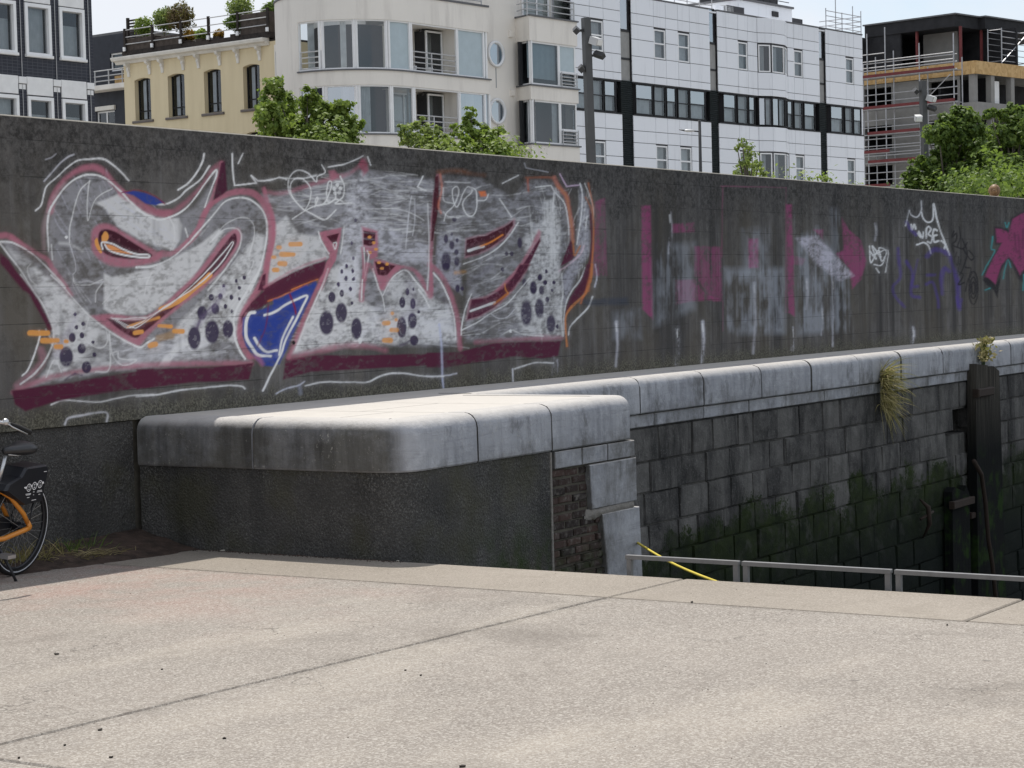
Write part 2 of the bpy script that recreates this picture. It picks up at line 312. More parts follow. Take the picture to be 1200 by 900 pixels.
    def leafm(name, a, b, sub=.25):
        k = NB(name); rn = k.n('ShaderNodeAttribute'); rn.attribute_name = 'tint'
        c = k.mix(rn.outputs['Fac'], a, b); k.done(c, .55, spec=.3)
        tr = k.n('ShaderNodeBsdfTranslucent'); k.l(k.mix(.5, c, (.22, .32, .04)), tr.inputs[0]); ms_ = k.n('ShaderNodeMixShader'); ms_.inputs[0].default_value = sub
        k.l(k.b.outputs[0], ms_.inputs[1]); k.l(tr.outputs[0], ms_.inputs[2]); k.l(ms_.outputs[0], k.out.inputs[0]); return k.m
    M['leaf_bright'] = leafm('leaf_bright', (.095, .155, .03), (.30, .38, .085), .45)
    M['leaf_dark'] = leafm('leaf_dark', (.05, .095, .022), (.20, .285, .062), .45)
    M['leaf_pale'] = leafm('leaf_pale', (.13, .18, .055), (.34, .40, .13), .45)
    M['leaf_red'] = leafm('leaf_red', (.10, .07, .03), (.20, .14, .07), .25)
    M['leaf_flower'] = leafm('leaf_flower', (.35, .16, .03), (.45, .32, .04), .2)
    M['grass_dry'] = leafm('grass_dry', (.24, .19, .08), (.46, .38, .20), .2)
    M['grass_green'] = leafm('grass_green', (.05, .09, .02), (.14, .20, .05), .25)
    M['grass_tuft'] = leafm('grass_tuft', (.22, .19, .07), (.50, .41, .20), .3)
    k = NB('bark'); M['bark'] = k.done(k.mix(k.noise(1.0, 5, .7, k.mapv((14, 14, 2))), (.06, .05, .04), (.17, .15, .12)), .9)
    # buildings
    k = NB('dark_glazed_brick'); bt = k.n('ShaderNodeTexBrick'); k.l(k.mapv((1, 1, 1), rot=(R(90), 0, 0), obj=True), bt.inputs['Vector'])
    bt.inputs['Color1'].default_value = (.018, .02, .03, 1); bt.inputs['Color2'].default_value = (.028, .03, .042, 1); bt.inputs['Mortar'].default_value = (.075, .078, .09, 1)
    bt.inputs['Scale'].default_value = 1.0; bt.inputs['Brick Width'].default_value = .24; bt.inputs['Row Height'].default_value = .12; bt.inputs['Mortar Size'].default_value = .009; bt.offset = 0.0
    M['navy_brick'] = k.done(bt.outputs['Color'], .4)
    M['navy_wall'] = plain('navy_render', (.032, .035, .045), .6, var=.2)
    M['white_panel'] = plain('white_precast', (.80, .795, .78), .6, var=.06)
    M['white_frame'] = plain('white_frame_paint', (.84, .84, .835), .45, var=.04)
    M['grey_frame'] = plain('grey_frame_paint', (.34, .345, .35), .5, var=.06)
    M['black_frame'] = plain('black_frame_paint', (.018, .018, .02), .5)
    k = NB('cream_render'); st_ = k.noise(1.0, 5, .6, k.mapv((2, 2, .3)))
    M['cream'] = k.done(k.mix(k.mr(st_, .35, .75), (.74, .63, .42), (.66, .555, .36)), .85)
    M['cornice'] = plain('cornice_paint', (.74, .71, .65), .7, var=.1)
    M['sill'] = plain('sill_stone', (.16, .14, .13), .8)
    M['deck_wood'] = plain('dark_deck_wood', (.035, .028, .024), .8, var=.4, scale=6)
    M['planter'] = plain('planter_wood', (.075, .06, .05), .85, var=.35, scale=5)
    M['railing'] = plain('painted_railing', (.50, .50, .50), .45, metal=.2)
    k = NB('ivory_render'); st_ = k.noise(1.0, 6, .62, k.mapv((1.6, 1.6, .25))); sp = k.noise(.45, 5, .6)
    M['ivory'] = k.done(k.mix(k.mr(sp, .3, .75, 0, .6), k.mix(k.mr(st_, .5, .8, 0, .75), (.84, .795, .725), (.54, .50, .455)), (.74, .70, .635)), .85)
    M['capping'] = plain('zinc_capping', (.13, .13, .135), .6)
    def panelm(name, a):
        k = NB(name); rn = k.rnd(); st_ = k.noise(1.0, 6, .6, k.mapv((2.2, 2.2, .22))); z = k.sep(k.P())[2]
        c = k.mix(rn, tuple(q*.94 for q in a), a); c = k.mix(k.mr(st_, .55, .85, 0, .5), c, tuple(q*.55 for q in a))
        return k.done(c, .35, spec=.5)
    M['panel'] = panelm('white_cladding_panel', (.84, .855, .885))
    M['dark_joint'] = plain('dark_joint', (.05, .05, .055), .8)
    M['louvre'] = plain('dark_louvre', (.03, .04, .042), .5)
    M['beige_slot'] = plain('slot_panel', (.30, .295, .28), .5)
    # glass that shows some of the room and some of the sky
    def glassm(name, tint, refl):
        k = NB(name); gl = k.n('ShaderNodeBsdfGlossy'); gl.inputs['Roughness'].default_value = .03; gl.inputs[0].default_value = (.9, .95, 1, 1)
        tr = k.n('ShaderNodeBsdfTransparent'); tr.inputs[0].default_value = tuple(tint)+(1,)
        fr_ = k.n('ShaderNodeFresnel'); fr_.inputs[0].default_value = 1.5; fac = k.math('ADD', k.math('MULTIPLY', fr_.outputs[0], .9), refl, True)
        ms_ = k.n('ShaderNodeMixShader'); k.l(fac, ms_.inputs[0]); k.l(tr.outputs[0], ms_.inputs[1]); k.l(gl.outputs[0], ms_.inputs[2]); k.l(ms_.outputs[0], k.out.inputs[0]); return k.m
    M['glass'] = glassm('window_glass', (.72, .77, .79), .05)
    M['glass_sky'] = glassm('reflective_window_glass', (.35, .42, .5), .42)
    M['room'] = plain('dark_room', (.045, .045, .048), .9)
    M['curtain'] = plain('curtain_cloth', (.72, .72, .72), .9, var=.15, scale=2)
    M['blind'] = plain('window_blind', (.62, .61, .60), .9, var=.1)
    M['frosted'] = plain('frosted_panel', (.42, .50, .53), .25, var=.05, spec=.6)
    # construction site
    k = NB('raw_concrete'); M['raw'] = k.done(k.mix(k.noise(1.3, 6, .65), (.19, .185, .175), (.34, .33, .31)), .9)
    M['site_dark'] = plain('dark_site_surface', (.022, .022, .024), .8, var=.4, scale=1.5)  # dark fascia tone; on inner walls it paints in the interior's shade
    k = NB('osb_board'); v = k.voro(4.5, out='Color'); M['osb'] = k.done(k.mix(k.sep(v)[0], (.46, .29, .12), (.62, .42, .20)), .8)
    M['red_steel'] = plain('red_primer_steel', (.15, .032, .032), .6, var=.2)
    M['scaf'] = plain('scaffold_tube', (.40, .40, .41), .4, metal=.5)
    M['steel_post'] = plain('grey_post_paint', (.085, .085, .085), .5, var=.08)
    M['dark_metal'] = plain('dark_metal', (.05, .05, .052), .5)
    M['asphalt'] = plain('street_paving', (.27, .26, .24), .9, var=.2)
    M['pave'] = plain('promenade_paving', (.30, .285, .255), .9, var=.15)
    k = NB('dock_water'); M['water'] = k.done((.012, .02, .018), .08, k.bump(k.noise(3, 4, .6), .2, .05), spec=.5)
    # bicycle and person
    M['orange'] = plain('orange_paint', (.62, .235, .03), .35, var=.05, spec=.5)
    M['black_plastic'] = plain('black_plastic', (.012, .013, .017), .38, var=.1, spec=.5)
    M['rubber'] = plain('tyre_rubber', (.016, .016, .016), .8)
    M['saddle'] = plain('saddle_vinyl', (.028, .028, .03), .4, spec=.5)
    M['silver'] = plain('brushed_alloy', (.55, .55, .55), .3, metal=.8)
    M['white_print'] = plain('white_print', (.78, .78, .78), .5, var=.03)
    M['reflect'] = plain('reflective_strip', (.55, .56, .58), .4)
    M['skin'] = plain('skin', (.58, .37, .28), .6, var=.05)
    k = NB('brown_hair'); M['hair'] = k.done(k.mix(k.mr(k.noise(1.0, 5, .7, k.mapv((60, 60, 14))), .35, .65), (.085, .045, .02), (.34, .20, .095)), .5)
    M['cloth'] = plain('navy_cloth', (.05, .06, .10), .9)
    M['litter_dark'] = plain('dark_litter', (.03, .025, .02), .9)
    M['litter_pale'] = plain('pale_litter', (.5, .47, .4), .9)
mats()
# ------------------------------------------------------------------ ground, street, water
GR = thing('plaza', None, None); 
def slabbox(name, x0, x1, y0, y1, mat, parent, top=0.0, th=.25, c=.008):
    mb = MB(); zf = lambda x, y: gz(x, y)+top
    lo = [(x0,y0,zf(x0,y0)-th),(x1,y0,zf(x1,y0)-th),(x1,y1,zf(x1,y1)-th),(x0,y1,zf(x0,y1)-th)]
    md = [(x0,y0,zf(x0,y0)-c),(x1,y0,zf(x1,y0)-c),(x1,y1,zf(x1,y1)-c),(x0,y1,zf(x0,y1)-c)]
    tp = [(x0+c,y0+c,zf(x0,y0)),(x1-c,y0+c,zf(x1,y0)),(x1-c,y1-c,zf(x1,y1)),(x0+c,y1-c,zf(x0,y1))]
    fs = [(8,9,10,11)]
    for i in range(4):
        j = (i+1) % 4; fs += [(i,j,4+j,4+i),(4+i,4+j,8+j,8+i)]
    return mb.add(lo+md+tp, fs).build(name, mat, parent)
COL.objects.unlink(GR); bpy.data.objects.remove(GR)
mb = MB()
mb.add([(-60,-90,gz(-60,-90)-.20),(X0-.03,-90,gz(X0,-90)-.20),(X0-.03,11.5,gz(X0,11.5)-.20),(-60,11.5,gz(-60,11.5)-.20)], [(0,1,2,3)])
mb.add([(X0-.03,-90,-6),(X0-.03,11.5,-6),(X0-.03,11.5,gz(X0,11.5)-.20),(X0-.03,-90,gz(X0,-90)-.20)], [(0,3,2,1)])
ground = tag(mb.build('ground', M['joint']), 'sunlit concrete plaza of large slabs sloping to the quay edge', kind='structure')
J1X, J2Y = 10.397, 5.948
p3 = at_g(1165, 715); J3Y = float(p3[1])
g = .010
xs = [(-30, -14), (-14, -1.6), (-1.6, J1X)]
ys = [(-40, -22), (-22, -8), (-8, J2Y), (J2Y, 10.75)]
bl = at_g(0, 890); ys = [(-40, -22), (-22, -8), (-8, J2Y), (J2Y, 10.75)]
BX = float(at_g(20, 893)[0])
for a, b in ((-30, -14), (-14, -4.6), (-4.6, BX), (BX, J1X)):
    for c, d in ys: slabbox('slab', a+g, b-g, c+g, d-g, M['plaza'], ground)
ey = [-40, -30, -20, -10, -4, 0, J3Y, J2Y, 10.75]
for a, b in zip(ey[:-1], ey[1:]): slabbox('edge_slab', J1X+g, X0-.004, a+g, b-g, M['strip'], ground)
# quay face below the plaza edge
tag(MB().box(X0-.12, X0-.006, -40, PIER_Y-.05, -6, -.52).build('plaza_quay_face', M['pebble'], ground))
wt = MB(); wt.quad((X0-.2,-1500,-4.2),(2500,-1500,-4.2),(2500,11,-4.2),(X0-.2,11,-4.2)); tag(wt.build('water', M['water']), kind='structure')
st = MB(); st.quad((-3000, 11.0, STREET_Z),(3000,11.0,STREET_Z),(3000,3500,STREET_Z),(-3000,3500,STREET_Z)); tag(st.build('street', M['asphalt']), kind='structure')
st = MB().box(-200, 300, 10.96, 24, STREET_Z-.3, STREET_Z+.12); tag(st.build('promenade', M['pave']), kind='structure')

# ------------------------------------------------------------------ the wall and its spray paint
def catmull(pts, n=8):
    P = np.array(pts, float)
    if len(P) < 3: return P
    Q = np.vstack([2*P[0]-P[1], P, 2*P[-1]-P[-2]]); out = []
    t = np.linspace(0, 1, n, endpoint=False)[:, None]
    for i in range(1, len(Q)-2):
        a, b, c, d = Q[i-1], Q[i], Q[i+1], Q[i+2]
        out.append(.5*((2*b)+(-a+c)*t+(2*a-5*b+4*c-d)*t*t+(-a+3*b-3*c+d)*t**3))
    return np.vstack(out+[P[-1:]])
TBL = RNG.random((256, 256))
def vnoise(x, y, sx=0, sy=0):
    x = x+sx; y = y+sy; xi = np.floor(x).astype(int); yi = np.floor(y).astype(int); fx = x-xi; fy = y-yi
    fx = fx*fx*(3-2*fx); fy = fy*fy*(3-2*fy); g_ = lambda a, b: TBL[a & 255, b & 255]
    return (g_(xi, yi)*(1-fx)+g_(xi+1, yi)*fx)*(1-fy)+(g_(xi, yi+1)*(1-fx)+g_(xi+1, yi+1)*fx)*fy
def fbm(x, y, o=4, sx=0):
    s = 0; a = .5; t = 0
    for i in range(o): s = s+a*vnoise(x*2**i, y*2**i, sx+17*i, 31*i); t += a; a *= .55
    return s/t
def lin(c): 
    c = np.array(c, float)/255.0; return np.where(c <= .04045, c/12.92, ((c+.055)/1.055)**2.4)
class Paint:
    K = 0.56                                                 # light on the shaded wall relative to a white card
    def __init__(s, cx, cy, wx, wz):
        s.cx, s.cy, s.wx, s.wz = cx, cy, wx, wz; s.rgb = np.zeros((len(cx), 3)); s.a = np.zeros(len(cx))
        s.jx = (fbm(wx*6, wz*6, 3, 5)-.5)*2.2; s.jy = (fbm(wx*6, wz*6, 3, 90)-.5)*2.2
        s.wv = fbm(wx*2.6, wz*2.6, 3, 300); s.fine = fbm(wx*28, wz*40, 3, 3); s.scr = fbm(wx*7.0, wz*22, 4, 40); s.scr2 = fbm(wx*14+wz*4.0, wz*40-wx*3, 4, 220); s.blot = fbm(wx*5, wz*5, 4, 70); s.vst = fbm(wx*16, wz*1.6, 4, 140)
    def over(s, m, al, col):
        c = np.minimum(lin(col)/s.K, .86); al = np.clip(al, 0, 1)
        s.rgb[m] = s.rgb[m]*(1-al[:, None])+c*al[:, None]; s.a[m] = s.a[m]*(1-al)+al
    def tex(s, m, kind):
        if kind is None: return 1.0
        if kind == 'spray': return np.clip((s.fine[m]-.20)*5, .78, 1)
        if kind == 'scr': return np.clip((s.scr[m]*.45+s.scr2[m]*.35+s.blot[m]*.2-.34)*3.4, .24, 1)
        if kind == 'wash': return np.clip((s.scr2[m]*.4+s.blot[m]*.35+s.fine[m]*.25-.30)*3.6, .2, 1)
        if kind == 'solid': return np.clip((s.scr2[m]*.4+s.fine[m]*.25+s.blot[m]*.35-.22)*3.6, .5, 1)
        if kind == 'drip3': return np.clip((s.vst[m]*.5+s.blot[m]*.5-.38)*4.5, 0, 1)
        if kind == 'drip2': return np.clip((s.vst[m]*.35+s.blot[m]*.4+s.fine[m]*.25-.36)*5, .12, 1)
        if kind == 'wash2': return np.clip((s.scr2[m]*.3+s.blot[m]*.4+s.fine[m]*.3-.28)*4, .4, 1)
        if kind == 'drip': return np.clip((s.vst[m]*.8+s.fine[m]*.2-.42)*6, 0, 1)
    def mask(s, P, pad):
        return np.nonzero((s.cx > P[:, 0].min()-pad) & (s.cx < P[:, 0].max()+pad) & (s.cy > P[:, 1].min()-pad) & (s.cy < P[:, 1].max()+pad))[0]
    def dist(s, m, P):
        x = s.cx[m]+s.jx[m]*.5; y = s.cy[m]+s.jy[m]*.5; best = np.full(len(m), 1e9)
        for (ax, ay), (bx_, by_) in zip(P[:-1], P[1:]):
            dx, dy = bx_-ax, by_-ay; L = dx*dx+dy*dy+1e-9; t = np.clip(((x-ax)*dx+(y-ay)*dy)/L, 0, 1)
            best = np.minimum(best, (x-ax-t*dx)**2+(y-ay-t*dy)**2)
        return np.sqrt(best)
    def line(s, reg, pts, w_, col, al=1.0, soft=1.0, tex='spray', smooth=True):
        P = T(reg, pts); P = catmull(P) if smooth else P; m = s.mask(P, w_+soft+3)
        if len(m) == 0: return
        if al > .6 and w_ < 8:                               # overspray mist round the stroke
            m2 = s.mask(P, w_*1.6+8); d2 = s.dist(m2, P); s.over(m2, .16*al*np.clip(1-d2/(w_*1.5+4), 0, 1)**2*np.clip(s.fine[m2]*2-.3, 0, 1), col)
        d = s.dist(m, P); we = w_*(.45+1.05*s.wv[m]); s.over(m, al*np.clip(.28+s.blot[m]*.75+s.wv[m]*.5, .25, 1)*np.clip((we/2+soft/2-d)/max(soft, .3), 0, 1)*s.tex(m, tex), col)
    def poly(s, reg, pts, col, al=1.0, soft=1.5, tex='solid', smooth=False):
        P = T(reg, pts); P = np.vstack([P, P[:1]])
        if smooth: P = catmull(P, 5)
        m = s.mask(P, soft+3)
        if len(m) == 0: return
        x = s.cx[m]+s.jx[m]*.5; y = s.cy[m]+s.jy[m]*.5; ins = np.zeros(len(m), bool)
        for (ax, ay), (bx_, by_) in zip(P[:-1], P[1:]):
            c = ((ay > y) != (by_ > y)); ins ^= c & (x < (bx_-ax)*(y-ay)/((by_-ay) if by_ != ay else 1e-9)+ax)
        d = s.dist(m, P); sd = np.where(ins, d, -d); s.over(m, al*np.clip(.5+sd/max(soft, .3), 0, 1)*s.tex(m, tex), col)
    def dot(s, reg, c, rx, ry, col, al=1.0, soft=.25, tex='spray'):
        P = T(reg, [c]); k = reg[2]; rx, ry = rx/k, ry/k
        m = np.nonzero((abs(s.cx-P[0, 0]) < rx*1.8+3) & (abs(s.cy-P[0, 1]) < ry*1.8+3))[0]
        d = np.sqrt(((s.cx[m]-P[0, 0])/rx)**2+((s.cy[m]-P[0, 1])/ry)**2); s.over(m, al*np.clip((1+soft/2-d)/soft, 0, 1)*s.tex(m, tex), col)
def T(reg, pts):
    P = np.array(pts, float).reshape(-1, 2); return np.column_stack([reg[0]+P[:, 0]/reg[2], reg[1]+P[:, 1]/reg[2]])
WH, PK, MA, OR_, BL, DK, MG, PU, BK, TQ, GRY = (206,209,230), (146,90,104), (68,25,44), (206,128,68), (34,52,120), (44,36,58), (150,52,104), (64,48,118), (26,24,27), (52,118,120), (62,60,60)
RA, RB, RC, RD, RE, RF, RG, RH = (0,180,5.622), (0,320,5.0), (160,180,5.622), (160,320,5.625), (310,180,5.626), (320,310,5.625), (490,180,5.4545), (500,310,5.714)
RI, RJ, R5, R6 = (680,180,2.3077), (1040,180,4.5), (0,140,2.5), (300,160,2.812)
def graffiti(p):
    L, Q, D = p.line, p.poly, p.dot
    # ---- washes and white fills
    Q(R5, [(140,340),(150,260),(190,200),(250,160),(310,175),(360,225),(430,275),(500,290),(570,260),(620,190),(635,145),(615,260),(650,230),(720,225),(775,260),(795,340),(775,440),(730,540),(695,600),(700,670),(735,710),(480,725),(300,745),(60,792),(110,755),(155,690),(160,640),(135,580),(70,470),(5,360),(30,355),(90,400),(150,450)], (150,150,156), .45, 6, 'wash')
    Q(R5, [(20,375),(70,400),(150,470),(270,580),(400,665),(560,640),(640,690),(500,715),(330,735),(100,775),(150,720),(165,640),(140,570),(85,470)], (190,190,204), .55, 5, 'scr')
    Q(RA, [(625,325),(700,300),(790,262),(850,310),(930,370),(1012,412),(1080,425),(1180,425),(1200,470),(1190,560),(1140,640),(1060,620),(960,590),(860,530),(775,480),(735,430),(700,370)], WH, .74, 3, 'solid')
    Q(R5, [(305,450),(330,462),(440,438),(520,400),(590,362),(640,320),(655,330),(560,470),(490,530),(430,570),(330,572),(303,555)], WH, .74, 3, 'solid')
    Q(R5, [(520,600),(600,520),(690,420),(755,330),(775,340),(770,430),(730,520),(700,590),(690,650),(640,650),(560,680),(500,700)], (196,196,210), .72, 5, 'wash')
    Q(R5, [(100,430),(160,480),(270,580),(300,650),(250,690),(190,740),(130,755),(155,690),(160,640),(140,580)], (186,188,200), .62, 5, 'wash')
    Q(R5, [(320,640),(420,670),(540,640),(560,680),(480,715),(340,735)], (150,150,156), .5, 4, 'scr')
    Q(RD, [(180,560),(300,440),(340,470),(250,540),(215,605),(150,605)], (190,186,206), .8, 3, 'solid')
    # second letter
    Q(R6, [(20,190),(230,150),(350,95),(372,112),(480,130),(588,142),(582,420),(655,560),(668,690),(330,690),(110,725),(150,640),(245,450),(280,310),(212,322),(240,400),(36,500),(50,300)], (150,150,156), .62, 6, 'scr')
    Q(R6, [(52,300),(100,262),(140,320),(215,330),(240,398),(150,440),(36,498)], WH, .7, 4, 'solid')
    Q(R6, [(240,440),(330,395),(355,540),(420,600),(600,610),(660,640),(664,676),(330,688),(115,715),(150,640)], (192,192,206), .72, 5, 'wash')
    Q(R6, [(300,170),(365,100),(372,300),(345,400),(330,540),(270,500),(285,320)], (178,178,190), .65, 5, 'wash')
    Q(R6, [(375,290),(420,280),(480,330),(570,350),(578,420),(480,410),(400,380)], (176,176,188), .6, 6, 'scr')
    Q(R6, [(425,480),(480,445),(520,470),(580,530),(640,560),(655,660),(440,640)], (185,185,200), .62, 5, 'wash')
    Q(R6, [(380,560),(650,560),(655,660),(330,670)], (180,180,194), .55, 6, 'scr')
    # third letter
    Q(R6, [(600,130),(740,140),(845,205),(900,140),(985,150),(1030,250),(1045,340),(1000,430),(1012,560),(1003,668),(690,676),(690,600),(705,395),(600,420)], (146,146,152), .58, 6, 'scr')
    Q(R6, [(875,340),(935,290),(985,230),(1002,300),(1000,430),(1012,560),(1003,660),(880,650),(850,560),(905,450)], (192,192,206), .66, 5, 'wash')
    Q(R6, [(900,230),(990,200),(1005,330),(985,430),(920,420)], (196,196,208), .6, 4, 'drip')
    Q(R6, [(600,330),(670,330),(680,520),(610,470),(590,420)], (160,160,172), .55, 4, 'wash')
    Q(R6, [(1070,160),(1098,240),(1100,380),(1050,470),(1018,560),(1005,470),(1055,380)], (170,170,182), .5, 5, 'wash')
    def scribble(reg, box, n, ang, ln, col, al, wd=1.2):
        x0, x1, y0, y1 = box
        for i in range(n):
            x, y = RNG.uniform(x0, x1), RNG.uniform(y0, y1); a = ang+RNG.normal(0, .12); l_ = ln*RNG.uniform(.4, 1.2); k_ = RNG.normal(0, .08)*l_
            L(reg, [(x-l_/2*math.cos(a), y-l_/2*math.sin(a)), (x+k_*math.sin(a), y+k_), (x+l_/2*math.cos(a), y+l_/2*math.sin(a))], wd*RNG.uniform(.6, 1.5), col, al*RNG.uniform(.35, .6), 1.2, 'wash')
    scribble(R6, (60,560,120,300), 60, .05, 150, (196,196,208), .8); scribble(R6, (390,570,120,420), 40, .08, 120, (190,190,202), .8); scribble(R6, (120,650,560,690), 50, -.02, 160, (200,200,212), .8)
    scribble(R6, (600,1000,160,330), 46, -.12, 110, (188,188,200), .8); scribble(R6, (690,900,380,660), 40, -.25, 110, (186,186,198), .7); scribble(R6, (900,1000,200,660), 46, 1.45, 90, (204,204,214), .8); scribble(R6, (1010,1095,200,520), 22, 1.75, 110, (190,190,202), .8)
    scribble(R5, (150,330,180,440), 26, 1.1, 90, (170,170,182), .7); scribble(R5, (150,250,480,690), 34, .9, 80, (200,200,214), .8); scribble(R5, (330,620,640,715), 34, -.1, 100, (180,180,194), .7); scribble(R5, (560,770,330,640), 44, -.8, 90, (196,196,212), .7); scribble(R5, (330,500,240,380), 24, .6, 110, (170,172,190), .7)
    for i in range(46):                                      # dark runs and scuffs over the old paint
        x, y = RNG.uniform(40, 660), RNG.uniform(230, 400); L((0,0,1), [(x,y),(x+RNG.normal(0,.6),y+RNG.uniform(15,60))], RNG.uniform(1.5,5), (58,56,58), .3, 4, 'drip3')
    # ---- pinks round the first letter
    L(RA, [(330,380),(350,290),(400,200),(470,135),(550,95),(620,90),(680,120),(740,190),(800,250)], 7, PK, .8, 4)
    L(RA, [(290,640),(290,520),(310,420),(350,300),(420,200)], 6, (140,120,124), .5, 4)
    L(RA, [(0,540),(60,545),(160,610),(250,665),(310,700),(350,760),(420,860),(470,930)], 7.5, PK, .85, 3)
    L(RA, [(800,260),(870,300),(940,350),(1012,385),(1110,400)], 9, PK, .75, 4)
    L(RC, [(60,350),(150,385),(230,385),(300,340),(380,270),(440,200),(500,110),(560,60)], 5, (140,84,98), .6, 4)
    L(RC, [(170,660),(240,655),(330,590),(400,510),(430,440),(470,360),(540,300),(640,255),(740,255),(810,290),(850,360),(880,440),(890,560),(875,660),(850,760)], 8, PK, .9, 2.5)
    L(RC, [(560,60),(550,120),(520,220),(490,310),(440,420)], 4, PK, .8, 2)
    L(RD, [(850,0),(800,110),(730,220),(690,310),(680,420),(710,500),(745,550)], 6, PK, .85, 3)
    L(RC, [(840,230),(860,310),(890,400),(905,500),(890,620),(860,760),(850,890)], 5, PK, .85, 2.5)
    L(R5, [(40,800),(130,760),(260,735),(420,720),(560,715),(735,715)], 5, PK, .65, 4)
    L(RB, [(240,450),(250,500),(220,560),(100,660)], 7, (150,108,120), .5, 5)
    # eye
    Q(RA, [(600,560),(610,500),(660,465),(730,470),(800,510),(900,570),(1012,635),(1060,660),(1050,700),(960,730),(860,745),(740,740),(660,700),(610,640)], PK, .85, 4, 'spray', True)
    Q(RA, [(645,570),(655,520),(690,500),(760,515),(850,570),(940,625),(1005,670),(960,690),(850,695),(740,680),(680,650),(650,610)], (52,18,30), 1, 2, 'spray', True)
    Q(RA, [(670,545),(690,515),(712,530),(715,560),(690,590),(672,580)], OR_, 1, 1, None, True)
    Q(RA, [(622,570),(640,555),(650,590),(672,645),(660,655),(630,610)], OR_, 1, 1, None, True)
    Q(RA, [(685,595),(740,605),(810,640),(880,662),(800,655),(720,640)], (190,120,70), 1, 1.5, 'spray', True)
    L(RA, [(676,630),(672,585),(740,595),(810,630),(890,660),(975,668),(975,685),(880,678),(780,660),(715,635),(690,600)], 1.7, (225,226,235), 1, .8, None)
    # slash of the s
    Q(R5, [(262,575),(330,570),(430,575),(520,505),(600,420),(650,350),(690,318),(705,330),(702,365),(660,430),(590,500),(500,570),(440,625),(405,665),(370,650),(320,615)], PK, .85, 3.5, 'spray', True)
    Q(R5, [(312,583),(370,590),(440,580),(520,520),(600,440),(655,370),(683,335),(693,345),(688,375),(640,440),(560,512),(480,575),(420,625),(395,640),(350,615)], (58,20,36), 1, 2, 'spray', True)
    L(R5, [(470,555),(520,535),(560,505),(615,455)], 5.2, OR_, 1, 1, None)
    L(R5, [(375,607),(430,590),(465,580)], 4, OR_, .9, 1, None)
    L(R5, [(395,625),(415,622)], 5, OR_, .95, 1, None); L(R5, [(440,662),(455,658)], 6, OR_, .95, 1, None)
    L(R5, [(465,604),(500,606)], 4.5, OR_, .95, 1, None); L(R5, [(510,620),(535,620)], 5, OR_, .95, 1, None); L(R5, [(465,640),(500,632)], 8, (140,110,70), .6, 3)
    L(R5, [(330,582),(410,585),(450,570),(520,525),(600,450),(660,385),(680,360),(680,372),(640,430),(560,500),(480,550),(410,605),(385,608),(335,583)], 1.2, (222,224,234), 1, .8, None)
    # white outlines first letter
    L(RA, [(320,640),(315,480),(325,380),(370,300),(430,220),(500,165),(580,138),(660,150),(720,185),(800,255),(870,330),(950,395),(1012,420)], 2.3, (210,210,220), .95, 1)
    L(RA, [(235,375),(270,340),(290,260),(310,210),(390,140),(440,95),(510,45),(600,35),(680,35),(740,70),(800,125),(850,180)], 2, (190,190,196), .9, 1)
    L(RA, [(290,180),(350,115),(400,60),(450,20),(485,5)], 2, (170,170,176), .7, 1); L(RA, [(300,40),(340,25),(370,0)], 1.8, (160,160,166), .5, 1)
    L(RA, [(590,180),(530,240),(495,340),(475,420),(458,500),(458,590)], 1.4, (200,200,208), .8, .8); L(RA, [(590,180),(580,240),(576,440),(610,340),(650,280),(740,232)], 1.4, (200,200,208), .85, .8, None)
    L(RA, [(5,580),(90,590),(200,650),(290,730),(350,790),(430,880)], 2.2, (205,205,216), .9, 1); L(RA, [(0,590),(60,670),(130,760),(190,860),(215,900)], 2, (205,205,216), .8, 1)
    L(RA, [(395,590),(460,600),(540,640)], 4, (190,190,200), .5, 3); L(RA, [(460,600),(490,700),(500,770),(480,800),(500,845),(580,840),(630,855),(680,845)], 1.3, (180,180,190), .7, 1)
    L(RA, [(340,600),(345,700)], 2, (190,190,200), .7, 1); D(RA, (437,550), 10, 10, (215,215,225)); L(RA, [(200,730),(180,760),(200,830),(240,870)], 1.5, (190,190,200), .6, 1)
    L(RB, [(300,10),(370,80),(450,170),(530,255),(640,340),(740,400),(820,435),(860,410),(900,385)], 2.2, (215,215,226), .95, 1)
    L(RB, [(120,10),(170,80),(240,170),(290,270),(315,360),(300,440),(260,520),(200,590),(120,650)], 2, (200,200,210), .75, 1)
    L(RC, [(0,370),(70,410),(150,435),(230,415),(310,370),(380,300),(450,200),(520,110),(525,150),(490,240),(450,355)], 2, (215,215,225), .95, .8)
    L(RC, [(135,335),(200,330),(280,290),(330,240),(420,170),(480,80)], 1.8, (200,200,206), .85, .8); L(RC, [(275,240),(340,195),(400,120),(435,50),(445,0)], 1.8, (205,205,212), .9, .8)
    L(RC, [(0,750),(90,745),(180,715),(260,665),(340,590),(430,490),(510,400),(580,320),(660,290),(740,300),(810,350),(850,420),(860,520),(840,660),(800,790),(750,900)], 2.3, (216,216,226), .95, 1)
    L(RC, [(480,590),(560,510),(620,490),(670,500),(690,550),(670,640),(600,740),(530,830),(470,900)], 1.8, (190,190,200), .75, 1); L(RC, [(500,570),(580,470),(690,420),(760,450),(775,540),(740,690),(770,710),(735,800)], 1.5, (185,185,195), .7, 1)
    L(RC, [(215,420),(245,480),(250,560),(220,640)], 1.4, (190,190,200), .7, 1); L(RC, [(322,490),(338,550)], 1.5, (215,215,225), .9, .8)
    L(RC, [(630,0),(635,110),(645,210),(790,195),(755,145),(800,180),(880,175),(940,155),(990,170)], 1.8, (205,205,212), .95, .8, None, False); L(RC, [(700,0),(670,65)], 1.4, (195,195,202), .8, .8)
    L(RD, [(800,0),(720,130),(660,240),(640,330),(650,430),(680,510),(715,565)], 2.2, (216,216,226), .95, 1)
